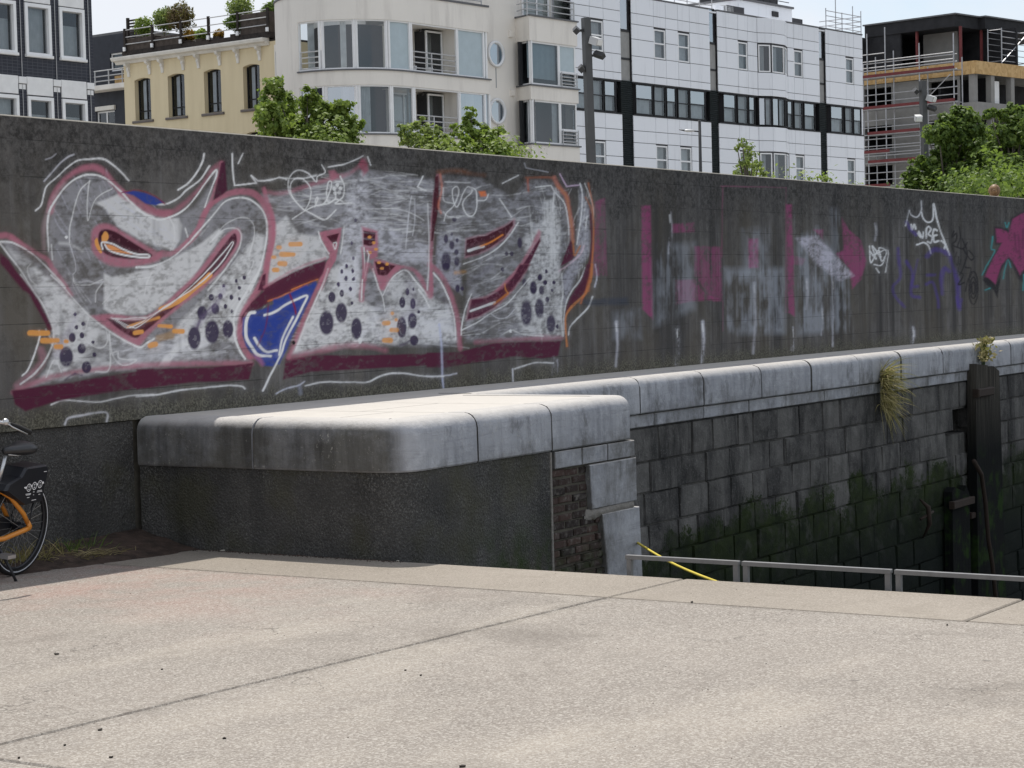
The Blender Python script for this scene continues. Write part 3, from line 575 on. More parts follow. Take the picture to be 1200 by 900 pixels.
    Q(RC, [(555,60),(580,50),(600,240),(570,270),(510,305)], (60,20,40), .95, 2, 'spray')
    Q(RC, [(830,800),(850,790),(848,900),(800,900),(820,840)], MA, 1, 1.5, 'spray')
    Q(RA, [(805,255),(880,245),(960,262),(1012,282),(1080,320),(1030,340),(960,330),(880,275)], BL, .95, 2, 'spray'); L(RA, [(800,260),(900,240),(1012,275),(1085,330)], 1.4, (110,30,50), .8, 1)
    Q(RA, [(0,650),(60,700),(120,790),(170,860),(200,920),(150,900),(70,800),(0,720)], MA, .95, 3, 'spray')
    L(RB, [(90,0),(160,80),(220,180),(270,270),(292,325)], 5, MA, .95, 2.5)
    L(RB, [(70,0),(150,90),(220,190),(280,300)], 3, MA, .8, 3)
    # inside scribbles
    for q in ([(430,20),(440,60),(520,70),(600,40)], [(560,170),(565,110),(600,60)], [(480,340),(520,410),(590,440),(630,400),(625,340)], [(640,350),(660,480),(720,540),(800,510),(700,500),(690,460),(650,470)], [(270,610),(320,510),(360,580)], [(845,130),(860,60),(890,0)], [(600,180),(720,60),(900,20)], [(640,360),(640,560),(560,580)], [(520,260),(500,330)]):
        L(RB, q, 1.4, (186,186,196), .7, 1)
    L(RB, [(230,340),(232,380),(200,480),(160,570),(130,600)], 1.7, (220,222,230), .95, .8); L(RB, [(650,262),(700,270),(860,262),(760,320),(700,290),(650,262)], 1.3, (222,224,234), .9, .8)
    L(RB, [(300,770),(370,745),(460,750),(580,755),(680,735),(780,718),(900,712)], 1.7, (186,186,192), .8, 1); L(RB, [(380,885),(400,850),(470,835),(590,815),(630,825),(625,870)], 2.4, (180,180,190), .75, 1.4)
    L(RD, [(0,815),(140,800),(300,770),(460,755),(600,742),(690,745),(715,762)], 1.8, (190,190,196), .85, 1)
    # base bars
    Q(RB, [(70,690),(250,660),(450,635),(650,600),(900,560),(900,660),(700,690),(500,720),(300,760),(150,810),(90,770)], MA, 1, 2.5, 'solid')
    Q(RD, [(0,635),(200,630),(450,625),(640,608),(770,592),(740,700),(560,715),(350,720),(170,745),(0,770)], MA, 1, 2, 'solid')
    Q(RF, [(80,620),(300,598),(600,598),(900,590),(1125,583),(1130,655),(900,672),(560,690),(250,705),(65,760)], MA, 1, 2, 'solid')
    Q(RH, [(0,590),(210,588),(330,555),(450,525),(620,520),(900,512),(880,610),(780,630),(600,615),(470,635),(300,660),(130,690),(0,690)], MA, 1, 2, 'solid')
    L(RF, [(110,610),(320,565),(480,535),(640,540),(740,565)], 6, PK, .6, 5); L(RH, [(330,520),(520,505),(700,495),(900,490)], 6, PK, .55, 4)
    # spots
    for x, y, rx, ry in ((388,490,40,58),(423,378,20,28),(478,443,24,30),(507,552,28,36),(480,365,14,18),(553,478,12,14),(440,242,9,11),(488,297,12,13),(448,318,10,14),(545,404,9,10)): D(RB, (x, y), rx, ry, DK, .95)
    for x, y, rx, ry in ((380,428,42,76),(498,388,46,76),(603,370,35,60),(432,262,32,46),(520,237,26,36),(493,160,18,22),(553,153,15,20),(625,160,13,17),(586,220,12,16),(677,170,9,11),(628,252,9,12),(575,84,10,12),(657,52,10,13),(677,97,12,12),(710,30,12,14)): D(RD, (x, y), rx, ry, DK, .95)
    for q in ([(440,590),(400,610),(385,625)], [(440,590),(480,600)], [(395,370),(430,290),(520,200)]): L(RB if q[0][0] > 400 else RD, q, 2, (64,52,72), .7, 1.5)
    L(RD, [(400,340),(440,290),(490,250),(530,190),(580,90)], 5, (110,98,130), .35, 6); L(RB, [(330,480),(430,290),(440,240)], 6, (110,98,130), .3, 8)
    for x, y, rx, ry in ((352,384,47,80),(450,317,38,66),(550,422,35,72),(388,215,24,36),(453,190,14,24),(510,162,10,16),(432,132,11,16),(520,254,9,12),(482,92,11,18),(453,45,9,14),(525,45,8,12),(527,98,7,11),(485,12,10,14),(848,414,32,70),(918,370,30,52),(930,500,28,34),(852,250,20,36),(922,258,18,36),(885,180,13,24),(925,163,8,12),(960,312,10,10)): D(RF, (x, y), rx, ry, DK, .95)
    L(RF, [(840,530),(870,520),(920,490)], 2, (60,50,70), .8, 2); L(RF, [(870,340),(920,290),(900,120)], 8, (100,90,115), .3, 8)
    for x, y in ((540,740),(510,780),(535,825),(580,770),(590,825),(485,860),(565,890),(585,690),(600,440),(575,590)): D(RE, (x, y), 9, 13, (60,52,76), .8)
    for x, y, rx, ry in ((178,688,30,58),(247,690,16,30),(178,545,14,28),(215,585,16,28),(250,555,10,14),(245,630,14,18),(215,515,8,10),(252,860,14,22),(280,862,10,12),(650,570,15,35),(780,790,14,22),(735,855,22,40),(810,825,14,16),(868,825,10,12),(820,755,9,12),(565,640,10,14),(598,640,12,16),(540,740,12,14),(232,420,14,16)): D(RG, (x, y), rx, ry, DK, .85, .4)
    for x, y, rx, ry in ((668,325,37,86),(755,292,30,66),(832,395,30,60),(716,158,22,42),(770,172,18,30),(757,88,14,20),(795,120,13,16),(852,120,11,12),(840,172,10,12),(808,235,13,20),(655,120,14,24),(800,45,8,14),(208,163,13,24),(240,162,9,14),(130,12,26,26),(875,415,9,16)): D(RH, (x, y), rx, ry, DK, .9, .35)
    L(RH, [(120,230),(210,165),(330,90),(440,0)], 5, (70,66,82), .35, 6)
    # orange dashes
    for x0, x1, y, h in ((165,290,352,26),(240,345,396,26),(320,368,432,26),(375,402,402,22)): L(RB, [(x0+10,y),(x1-10,y)], h/5, OR_, .95, 1, None)
    for x0, x1, y, h in ((158,250,598,38),(75,118,620,28),(97,208,664,36),(40,84,684,26),(85,152,725,36),(47,100,767,34)): L(RE, [(x0+16,y),(x1-16,y)], h/5.6, OR_, .95, 1, None)
    for x0, x1, y, h in ((720,775,384,36),(768,828,430,34),(720,788,498,36),(772,800,322,28),(798,825,364,26)): L(RF, [(x0+14,y),(x1-14,y)], h/5.6, OR_, .95, 1, None)
    L(RG, [(240,760),(300,755)], 5, (170,125,70), .55, 3)
    # second letter detail
    L(RE, [(10,250),(100,262),(200,240),(320,200),(450,165),(560,130),(640,70),(660,40)], 5, PK, .6, 4); Q(RE, [(425,115),(460,110),(490,140),(470,165),(440,185),(430,150)], PK, .8, 3, 'spray'); Q(RE, [(620,70),(640,30),(680,60),(685,110),(650,150),(640,110)], (120,60,75), .8, 3, 'spray')
    Q(RE, [(355,520),(510,488),(500,560),(480,640),(470,700),(420,790),(380,900),(340,900),(390,745),(430,680)], PK, .9, 2, 'spray')
    Q(RE, [(408,545),(492,525),(470,600),(448,590)], (60,18,32), 1, 1.2, 'spray'); L(RE, [(455,590),(475,588),(465,630),(452,600)], 1.2, (220,220,228), 1, .7, None)
    Q(RE, [(0,880),(130,810),(260,750),(400,705),(400,735),(370,800),(340,835),(180,900),(20,950),(0,900)], MA, 1, 2.5, 'spray'); Q(RF, [(0,150),(140,90),(340,10),(330,60),(300,100),(150,160),(0,225)], MA, 1, 2, 'spray'); Q(RD, [(850,110),(980,60),(1125,10),(1125,75),(990,130),(880,190),(800,240),(720,260),(690,330),(690,290),(760,190)], MA, 1, 2, 'spray')
    L(RE, [(0,880),(130,800),(260,735),(400,690)], 3, PK, .7, 2); L(RE, [(180,895),(280,855),(350,830)], 1.6, (190,110,60), .9, 1); L(RD, [(870,185),(980,140),(1125,80)], 1.8, (180,104,60), .8, 1.2)
    L(RE, [(355,515),(370,570),(410,640),(425,660)], 1.6, (216,216,226), .95, .8, None, False); L(RE, [(525,480),(515,570),(500,660)], 1.5, (206,206,216), .8, .8)
    Q(RE, [(640,480),(745,510),(750,600),(745,680),(700,700),(650,620)], PK, .85, 3, 'spray'); Q(RE, [(652,508),(730,520),(728,590),(700,610),(652,600)], (56,18,30), 1, 1.5, 'spray')
    Q(RE, [(725,690),(880,735),(920,745),(850,800),(790,900),(760,900),(735,800),(720,740)], PK, .85, 3, 'spray'); Q(RE, [(728,710),(865,740),(810,800),(780,805),(745,800)], (56,18,30), 1, 1.5, 'spray')
    for x, y in ((693,551),(720,588),(755,718),(808,728),(774,757),(735,630),(695,652)): D(RE, (x, y), 13, 10, OR_, .95)
    L(RE, [(655,620),(660,820),(690,665),(678,640)], 1.3, (216,216,226), .9, .8, None, False); L(RE, [(640,620),(650,720),(650,900)], 2.2, PK, .7, 2)
    L(RF, [(585,230),(590,160),(620,0)], 5, PK, .75, 2.5); L(RF, [(590,100),(583,235)], 1.3, (216,216,226), .9, .8)
    L(RF, [(660,30),(690,140),(720,210),(738,310)], 2, (214,214,224), .95, .8); L(RF, [(640,0),(690,80),(720,160)], 4, PK, .6, 3)
    L(RF, [(360,30),(320,150),(270,260),(200,420),(150,560)], 2, (210,210,220), .9, .8); L(RF, [(350,40),(280,180),(220,320),(130,540),(100,610)], 5, PK, .75, 3)
    L(RF, [(725,200),(770,110),(820,60),(880,40),(940,110),(1020,200)], 2, (214,214,224), .95, .8); L(RF, [(715,150),(760,80),(830,20),(930,40),(1000,140),(1040,210),(1040,60)], 4.5, PK, .7, 3); L(RF, [(960,165),(1000,220),(1030,280)], 2, (220,220,230), .95, .8)
    L(RF, [(1060,55),(1110,120),(1160,230)], 1.8, (210,210,220), .9, .8)
    L(RH, [(20,0),(80,50),(130,130),(170,230),(200,340),(215,440),(225,560)], 6, PK, .75, 3); L(RH, [(45,55),(100,130),(150,240),(185,360),(195,500)], 1.8, (205,205,215), .85, .8)
    L(RG, [(125,140),(110,260),(90,420),(85,560),(80,680),(85,870)], 4.5, PK, .75, 2.5); Q(RG, [(108,150),(128,140),(135,300),(115,430),(95,560),(82,560),(90,380)], (60,20,32), 1, 1.5, 'spray')
    L(RG, [(140,130),(150,230),(130,330),(145,380)], 2.6, (190,110,90), .7, 2); L(RG, [(60,320),(70,600),(60,870)], 1.6, (190,190,200), .7, 1)
    L(RG, [(130,120),(240,110),(420,140)], 5, (110,66,40), .5, 5); L(RG, [(170,180),(330,185)], 1.8, (190,190,196), .6, 1); Q(RG, [(385,240),(430,240),(440,270),(400,275)], (190,100,60), .9, 2, 'spray'); L(RG, [(380,300),(430,295),(450,260)], 1.4, (205,205,212), .8, .8)
    # tags on the middle
    L(RE, [(185,430),(260,380),(330,345),(420,330),(470,300),(520,320)], 1.4, (205,205,212), .95, .8); L(RE, [(260,375),(200,310),(160,240),(165,160),(220,110),(290,130),(340,185),(350,150),(400,125),(378,75)], 1.5, (205,205,212), .95, .8)
    L(RE, [(265,375),(300,300),(300,220),(250,165),(195,170),(170,220),(190,290),(250,360),(320,400),(400,435),(470,370)], 1.4, (205,205,212), .9, .8)
    L(RE, [(330,350),(350,300),(345,285),(335,310),(345,340),(390,330),(415,290),(440,220),(440,185),(420,190),(410,260),(420,320),(465,300),(470,270)], 1.4, (205,205,212), .95, .8)
    L(RE, [(500,150),(525,210),(520,280),(490,310),(470,330),(575,325)], 1.5, (205,205,212), .95, .8)
    for dx, dy in ((0,-28),(20,-6),(12,22),(-14,24),(-20,-4)): D(RE, (480+dx, 235+dy), 12, 14, (200,200,208), .9)
    L(RE, [(0,180),(90,160),(240,165),(340,145)], 1.6, (190,190,196), .8, 1); L(RE, [(420,90),(540,65),(650,15)], 1.7, (200,200,206), .85, 1); L(RE, [(680,20),(700,75)], 1.8, (205,205,212), .9, .8)
    L(RE, [(1045,150),(1010,220),(1065,245)], 1.8, (205,205,212), .9, .8, None, False); L(RE, [(770,360),(900,370),(1000,410),(1050,440)], 1.2, (186,186,194), .7, .8); L(RE, [(970,280),(950,400),(930,640)], 1.2, (180,180,190), .7, .8); L(RE, [(990,300),(990,430),(975,540)], 1.2, (180,180,190), .6, .8)
    for yy in (150,185,260,330,360,440,520,560,610): L(RE, [(640,yy),(800,yy+12),(1060,yy+26)], 1.6, (150,150,158), .35, 1.5, 'scr')
    L(RG, [(165,430),(180,380),(230,330),(260,250),(250,210),(220,230),(225,300),(250,340),(290,250),(320,210),(345,240),(300,290),(285,330),(310,390),(350,395),(375,340),(370,240),(340,215)], 1.5, (205,205,212), .95, .8); L(RG, [(160,220),(165,300),(230,320)], 1.5, (190,190,198), .8, .8); L(RG, [(160,370),(190,400),(260,410)], 1.4, (190,190,198), .7, .8)
    # third letter detail
    Q(RG, [(305,545),(430,515),(560,455),(615,415),(620,460),(560,540),(480,600),(390,640),(300,665)], PK, .7, 4, 'spray'); Q(RG, [(310,550),(440,520),(550,470),(605,430),(608,455),(550,540),(460,600),(380,640),(300,655)], (58,20,32), 1, 1.5, 'spray')
    L(RG, [(320,620),(415,592)], 3.6, (225,215,215), 1, .8, None); L(RG, [(400,592),(470,562),(540,520)], 2, (185,110,50), .95, 1)
    L(RG, [(290,705),(400,665),(500,610),(580,530),(640,440)], 1.7, (206,206,214), .85, .8); L(RG, [(520,290),(560,350),(595,405)], 1.8, (200,200,208), .85, .8)
    L(RG, [(540,190),(640,140)], 1.5, (190,190,196), .8, .8); L(RG, [(680,60),(690,90),(830,120)], 1.3, (150,150,156), .6, .8, None, False); L(RG, [(905,130),(950,210),(1030,200)], 1.5, (170,150,170), .8, .8, None, False)
    Q(RG, [(770,485),(785,500),(780,560),(720,680),(640,790),(560,880),(490,880),(540,830),(650,710),(720,590)], PK, .75, 3, 'spray'); Q(RG, [(778,540),(782,560),(720,690),(660,780),(600,880),(505,880),(560,830),(650,740),(720,630)], MA, 1, 1.8, 'spray')
    Q(RH, [(620,0),(690,0),(640,90),(560,190),(460,290),(360,345),(265,375),(285,235),(400,215),(500,150),(570,70)], PK, .7, 4, 'spray'); Q(RH, [(625,0),(690,0),(630,90),(550,190),(450,290),(360,340),(270,370),(300,235),(400,225),(510,160),(580,80)], MA, 1, 1.8, 'spray')
    L(RH, [(295,310),(370,285),(455,255)], 3.4, (225,215,215), 1, .8, None); L(RH, [(450,265),(510,220),(545,190)], 3.4, (165,100,50), .9, 1.2); L(RH, [(525,130),(530,165),(545,190)], 1.3, (190,120,60), .9, .8)
    L(RH, [(300,195),(260,290),(235,420),(232,470)], 1.7, (210,210,218), .9, .8); L(RH, [(235,440),(330,390),(440,320),(540,260),(620,170),(690,90)], 1.6, (205,205,214), .85, .8); L(RH, [(430,330),(480,360),(540,350),(600,290)], 1.2, (180,180,188), .7, .8)
    L(RH, [(510,465),(570,440),(640,465),(780,480)], 1.6, (205,205,214), .7, 1); D(RH, (562,445), 9, 12, (225,225,232))
    L(RG, [(690,155),(780,152),(870,155)], 2.6, (112,70,54), .8, 1.5); L(RG, [(700,165),(700,190),(705,240)], 2.2, (150,80,60), .7, 1.5); L(RG, [(750,215),(850,205),(870,240),(860,370)], 1.6, (206,206,214), .85, .8, None, False)
    L(RG, [(870,155),(900,215),(945,270),(960,340),(975,440),(990,560)], 5, (150,96,84), .85, 2.5); L(RG, [(885,205),(945,265),(962,360),(985,500),(990,545)], 2, (150,100,72), .8, 1); L(RG, [(880,250),(935,320),(955,420),(965,520)], 1.5, (200,200,208), .8, .8)
    Q(RG, [(975,555),(995,580),(1000,660),(985,680),(910,720),(920,690),(950,610)], MA, 1, 1.5, 'spray'); L(RG, [(990,560),(1000,650),(1035,590)], 2.4, (150,98,64), .9, 1); L(RG, [(900,750),(960,710),(1030,650),(1060,590)], 2.4, (180,160,170), .7, 1.5)
    L(RG, [(1035,190),(1050,260),(1040,420),(1015,580)], 1.6, (200,200,206), .85, .8); L(RG, [(1065,190),(1100,280),(1120,360),(1120,420)], 1.5, (190,190,196), .75, .8); L(RG, [(1080,400),(1070,480)], 1.6, (200,200,206), .8, .8)
    Q(RG, [(1095,340),(1112,400),(1115,560),(1110,680),(1090,760),(1070,880),(1000,880),(1060,780),(1095,680),(1105,560)], MA, 1, 2, 'spray'); L(RG, [(1070,280),(1105,350),(1120,430),(1118,560),(1110,760),(1090,880)], 2, (140,90,66), .85, 1)
    Q(RH, [(1070,0),(1105,0),(1095,100),(1060,190),(990,260),(930,335),(935,290),(960,220),(1020,130)], MA, 1, 2, 'spray'); L(RH, [(1108,0),(1098,100),(1060,200),(980,275),(935,340),(930,420),(940,545)], 2.6, (160,102,62), .95, 1)
    L(RH, [(1060,20),(1030,100),(970,180),(935,260),(920,360),(915,480)], 1.6, (196,196,204), .75, .8); L(RH, [(1110,215),(1080,290),(1000,370),(960,420),(950,470)], 1.8, (190,194,204), .85, .8); L(RH, [(1130,0),(1140,80),(1125,150)], 1.5, (175,175,184), .7, .8)
    L(RH, [(905,60),(912,200),(900,300),(908,480)], 1.6, (200,200,208), .7, .8)
    L(RH, [(590,700),(710,660),(850,658)], 1.7, (190,190,196), .8, 1); L(RH, [(575,700),(578,780)], 1.7, (180,180,188), .7, 1); L(RH, [(850,620),(850,740)], 4, (150,150,158), .5, 2.5, 'drip'); L(RH, [(875,640),(880,720)], 3, (160,160,168), .5, 2.5, 'drip'); L(RH, [(85,400),(100,560),(105,740),(112,830)], 2.4, (160,164,186), .7, 1.5); L(RH, [(0,745),(100,748),(200,730)], 1.6, (170,170,178), .7, 1)
    L(RF, [(20,850),(90,815),(170,795),(205,770)], 2, (170,172,182), .8, 1); L(RF, [(210,800),(330,775),(520,775),(620,775),(720,730),(830,715),(980,735),(1125,738)], 1.8, (186,186,192), .85, 1); L(RF, [(175,800),(180,850)], 5, (120,124,140), .5, 3)
    D(RF, (573,502), 13, 20, (225,225,230)); D(RF, (135,515), 12, 14, (20,18,20))
    # blue hollow
    Q(RD, [(700,300),(760,255),(860,230),(1010,130),(1125,75),(1125,180),(1080,290),(1010,420),(950,540),(900,615),(830,610),(780,560),(720,480),(695,400)], BL, .97, 2.5, 'solid'); Q(RF, [(0,230),(140,180),(280,110),(290,130),(240,240),(150,420),(90,560),(40,660),(0,640)], BL, .96, 2.5, 'solid')
    L(RD, [(780,260),(745,270),(722,330),(722,420),(760,490),(800,540),(885,548)], 3.2, (216,218,228), 1, 1, None); L(RD, [(778,430),(810,480),(860,520),(925,510)], 3.2, (216,218,228), 1, 1, None); L(RD, [(845,278),(900,262),(980,210),(1050,175),(1125,150),(1090,230),(1040,330),(980,450),(950,540),(880,680),(833,775)], 2.6, (216,218,228), 1, 1, None)
    L(RD, [(1030,290),(1000,350),(960,440),(940,540)], 2.6, (216,218,228), 1, 1, None); L(RD, [(1010,135),(1040,220),(1050,270)], 2, (110,26,40), .8, 1); L(RD, [(870,210),(855,340),(800,480)], 2, (90,30,60), .6, 1.2)
    L(RD, [(745,550),(800,560),(830,600)], 5, PK, .6, 4)
    # ---- right half: faded magenta letters
    for q, a in (([(165,140),(190,140),(197,450),(168,420)], .8), ([(40,130),(66,120),(72,330),(35,332)], .55), ([(248,190),(308,186),(308,212),(248,214)], .62), ([(308,250),(380,252),(386,400),(360,400),(310,330)], .55), ([(258,342),(310,340),(340,380),(380,395),(300,400),(258,408)], .6), ([(455,230),(482,230),(482,308),(455,310)], .85), ([(556,138),(572,138),(580,440),(562,430)], .75), ([(630,205),(656,206),(656,232)], .7), ([(708,172),(725,205),(760,235),(774,290),(760,340),(735,365),(728,310),(690,270),(712,260)], .8), ([(572,275),(610,285),(600,302),(572,300)], .5)): Q(RI, q, (134,54,98), a*.78, 2.5, 'drip2' if a < .7 else 'wash2')
    for q in ([(0,395),(128,388),(130,408),(20,412)],): Q(RI, q, (50,56,68), .6, 4, 'spray')
    L(RI, [(22,80),(34,150),(36,240),(24,340),(2,405)], 2, (165,96,60), .7, 1.2)
    for q in ([(385,90),(383,280)], [(380,88),(556,92)], [(556,92),(556,430)], [(386,400),(386,480)]): L(RI, q, 1.3, (110,64,84), .55, 1)
    for q, a in (([(388,310),(552,310),(552,485),(395,490)], .55), ([(195,250),(310,240),(310,420),(200,470)], .4), ([(585,230),(640,200),(725,330),(730,480),(590,490)], .55), ([(440,205),(510,200),(510,330),(440,330)], .4), ([(90,430),(160,420),(165,500),(90,500)], .35), ([(680,150),(705,150),(705,290),(680,290)], .4)): Q(RI, q, (140,145,153), a*.85, 9, 'drip3')
    Q(RI, [(585,230),(640,220),(740,330),(700,345),(640,300)], (176,172,184), .6, 4, 'wash')
    for x, y0, y1, a in ((98,455,575,.8),(242,160,270,.7),(262,470,570,.9),(331,455,565,.9),(470,350,540,.55),(575,470,530,.7),(684,340,520,.6),(900,470,510,.8),(798,190,235,.5),(655,420,490,.5),(612,340,420,.5)):
        L(RI, [(x,y0),(x+3,(y0+y1)/2),(x-2,y1)], 2.6, (176,176,184), a*.75, 2.6, 'drip'); L(RI, [(x,y0+6),(x+1,y0+26)], 1.3, (205,205,212), a*.8, 1.2)
    for x, y0, y1 in ((372,100,200),(688,110,500),(812,180,480),(1000,190,260),(205,140,480),(1110,360,440),(980,400,480)): L(RI, [(x,y0),(x+2,y1)], 3, (34,33,34), .5, 5)
    # white scribble and crown
    for q in ([(785,265),(800,285),(790,250),(812,280),(808,255),(828,265),(815,300),(795,300)], [(790,275),(832,262),(825,320)], [(800,310),(808,322)], [(782,250),(786,295),(805,262),(815,290),(830,268)]): L(RI, q, 1.4, (205,205,210), .9, .8)
    L(RJ, [(95,380),(115,300),(125,325),(155,335),(178,300),(178,250)], 1.5, (170,170,172), .9, .8); L(RJ, [(180,310),(190,345),(215,362),(240,345),(243,265),(262,350),(295,450),(327,535)], 1.7, (205,205,208), .95, .8); L(RJ, [(155,480),(190,470),(215,485),(228,525)], 1.7, (190,190,196), .9, .8)
    for q in ([(125,375),(130,400),(140,375),(148,395)], [(160,420),(175,440),(165,410),(185,445),(190,415)], [(205,445),(205,400),(218,385),(228,400),(215,425),(235,440),(230,470),(212,465)], [(262,405),(245,400),(240,430),(260,430),(243,435),(248,465),(270,460)], [(285,460),(305,480),(300,500)]): L(RJ, q, 2, (205,205,210), .95, .8)
    for q, wd in (([(100,360),(120,395),(150,425)], 4), ([(55,500),(60,560),(68,650),(30,700),(40,750),(90,810)], 3.5), ([(100,570),(130,630),(125,740),(170,760)], 4), ([(160,560),(130,690),(160,700)], 3), ([(210,540),(250,505),(320,530),(345,590),(370,680),(372,770),(380,820)], 6), ([(205,690),(240,680),(265,760),(270,810)], 4), ([(290,740),(285,660),(300,610),(330,620)], 6), ([(365,760),(378,810),(390,770)], 4), ([(210,640),(250,640)], 4)): L(RJ, q, wd*.8, PU, .6, 3)
    for q in ([(350,410),(340,440),(365,420),(360,460),(340,480),(385,500)], [(378,385),(385,440),(370,490),(400,500),(420,470)], [(400,500),(415,530),(440,560),(455,545),(430,510)], [(365,520),(355,560),(370,590),(375,545)], [(385,560),(375,620),(400,640),(375,690),(405,680)], [(410,600),(440,610),(420,680),(412,725)], [(345,500),(350,520),(340,490)], [(395,450),(420,520),(400,600),(380,640)]): L(RJ, q, 1.6, BK, .9, .8)
    for rx, ry in ((24,86),(17,56),(9,32)): L(RJ, [(453+rx*math.cos(t), 708+ry*math.sin(t)) for t in np.linspace(0, 6.283, 22)], 1.5, BK, .9, .8)
    Q(RJ, [(560,385),(600,388),(640,400),(650,340),(700,310),(740,300),(760,600),(720,680),(690,660),(650,580),(635,560),(600,620),(575,705),(545,690),(505,665),(510,640),(560,530),(600,480),(565,480)], (34,26,34), .9, 3, 'spray')
    Q(RJ, [(570,395),(600,398),(640,415),(660,345),(700,320),(760,300),(760,560),(700,640),(660,570),(640,545),(600,590),(570,690),(530,655),(512,650),(560,545),(605,470),(575,470)], (122,50,86), .9, 2, 'solid')
    Q(RJ, [(505,665),(530,660),(570,700),(600,640),(580,765),(560,720),(520,690)], BK, .95, 1.5, 'spray')
    for q in ([(555,440),(548,500),(565,515),(530,580),(500,640)], [(620,365),(628,390),(640,365)], [(610,660),(622,600),(635,560),(650,600)], [(515,720),(540,710)], [(720,640),(715,720)]): L(RJ, q, 1.6, TQ, .9, .8)
    for q in ([(690,430),(700,560)], [(670,420),(680,520)], [(715,400),(712,500)]): L(RJ, q, 2.5, (70,30,56), .6, 2)
def flood_wall():
    ppx = np.concatenate([np.arange(-46, 1250, 1.0)])
    cols = np.array([at_y(q, 300, WALL_Y)[0] for q in ppx])
    cols = np.concatenate([np.array([-25.0, -10, 0, 6]), cols, np.array([36, 40, 46, 55, 70, 90, 120.])]); nx = len(cols); nz_ = 300
    zs = np.linspace(LEDGE_Z-.02, TOP_Z-.012, nz_)
    X, Z = np.meshgrid(cols, zs); x = X.ravel(); z = Z.ravel(); N = len(x); y = np.full(N, WALL_Y)
    P = np.column_stack([x, y, z])-CAM; d = P@FW; cx = 600+FPX*(P@RT)/np.maximum(d, .1); cy = 450-FPX*(P@UP)/np.maximum(d, .1)
    cx[d < 1] = -9999
    pt = Paint(cx, cy, x, z); graffiti(pt)
    th = .42; b = TOP_Z
    extra = [(cols[0], WALL_Y+th, zs[0]), (cols[-1], WALL_Y+th, zs[0]), (cols[0], WALL_Y+th, zs[-1]), (cols[-1], WALL_Y+th, zs[-1])]
    V = np.vstack([np.column_stack([x, y, z]), np.array(extra)])
    i = (np.arange(nz_-1)[:, None]*nx+np.arange(nx-1)[None, :]).ravel()
    F = np.column_stack([i, i+1, i+nx+1, i+nx])
    E = np.array([[N+1, N, N+2, N+3], [N, 0, (nz_-1)*nx, N+2], [nx-1, N+1, N+3, N-1]])
    F = np.vstack([F, E]); me = bpy.data.meshes.new('wall_face'); nf = len(F)
    me.vertices.add(len(V)); me.vertices.foreach_set('co', V.ravel()); me.loops.add(nf*4); me.loops.foreach_set('vertex_index', F.ravel().astype(np.int32))
    me.polygons.add(nf); me.polygons.foreach_set('loop_start', np.arange(nf, dtype=np.int32)*4); me.update(calc_edges=True); me.validate()
    at = me.attributes.new('paint', 'FLOAT_COLOR', 'POINT'); c4 = np.zeros((len(V), 4)); c4[:N, :3] = pt.rgb; c4[:, 3] = 1; at.data.foreach_set('color', c4.ravel().astype(np.float32))
    at = me.attributes.new('cover', 'FLOAT', 'POINT'); a = np.zeros(len(V)); a[:N] = pt.a; at.data.foreach_set('value', a.astype(np.float32))
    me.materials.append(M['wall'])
    root = thing('flood_wall', 'long grey concrete wall covered in spray painted graffiti lettering', 'wall', (X0, WALL_Y, 0))
    o = link('wall_face', me, root); o.location = (-X0, -WALL_Y, 0)
    # weathered cap with worn arris
    mb = MB(); c = .012; y0, y1 = -.0, th; x0_, x1_ = cols[0]-X0, cols[-1]-X0; zt = TOP_Z-.012
    mb.prism([(y0, zt), (y1, zt), (y1, zt+.004), (y1-c, zt+.012), (y0+c, zt+.012), (y0, zt+.003)], x0_, x1_, 'x'); mb.build('wall_cap', M['cap'], root)
    # rough lower band left of the pier, set back a little
    mb = MB(); nxl, nzl = 90, 26
    gxs = np.linspace(-3.6, -.004, nxl); gzs = np.linspace(-.45, LEDGE_Z-.028, nzl)
    for zz in gzs:
        for xx in gxs: mb.v.append((xx, .025+.007*(random.random()-.5), zz))
    for j in range(nzl-1):
        for q in range(nxl-1): mb.f.append((j*nxl+q, j*nxl+q+1, (j+1)*nxl+q+1, (j+1)*nxl+q))
    o = mb.build('lower_band', M['pebble'], root, True); o['label'] = 'rough pebbledash lower band of the concrete wall'
    MB().box(-36, -3.6, .02, .4, -1.2, LEDGE_Z-.028).build('lower_band', M['pebble'], root); MB().box(-36, 100, .045, .4, -6, LEDGE_Z-.021).build('core', M['cmortar'], root)
    return root
WALL = flood_wall()

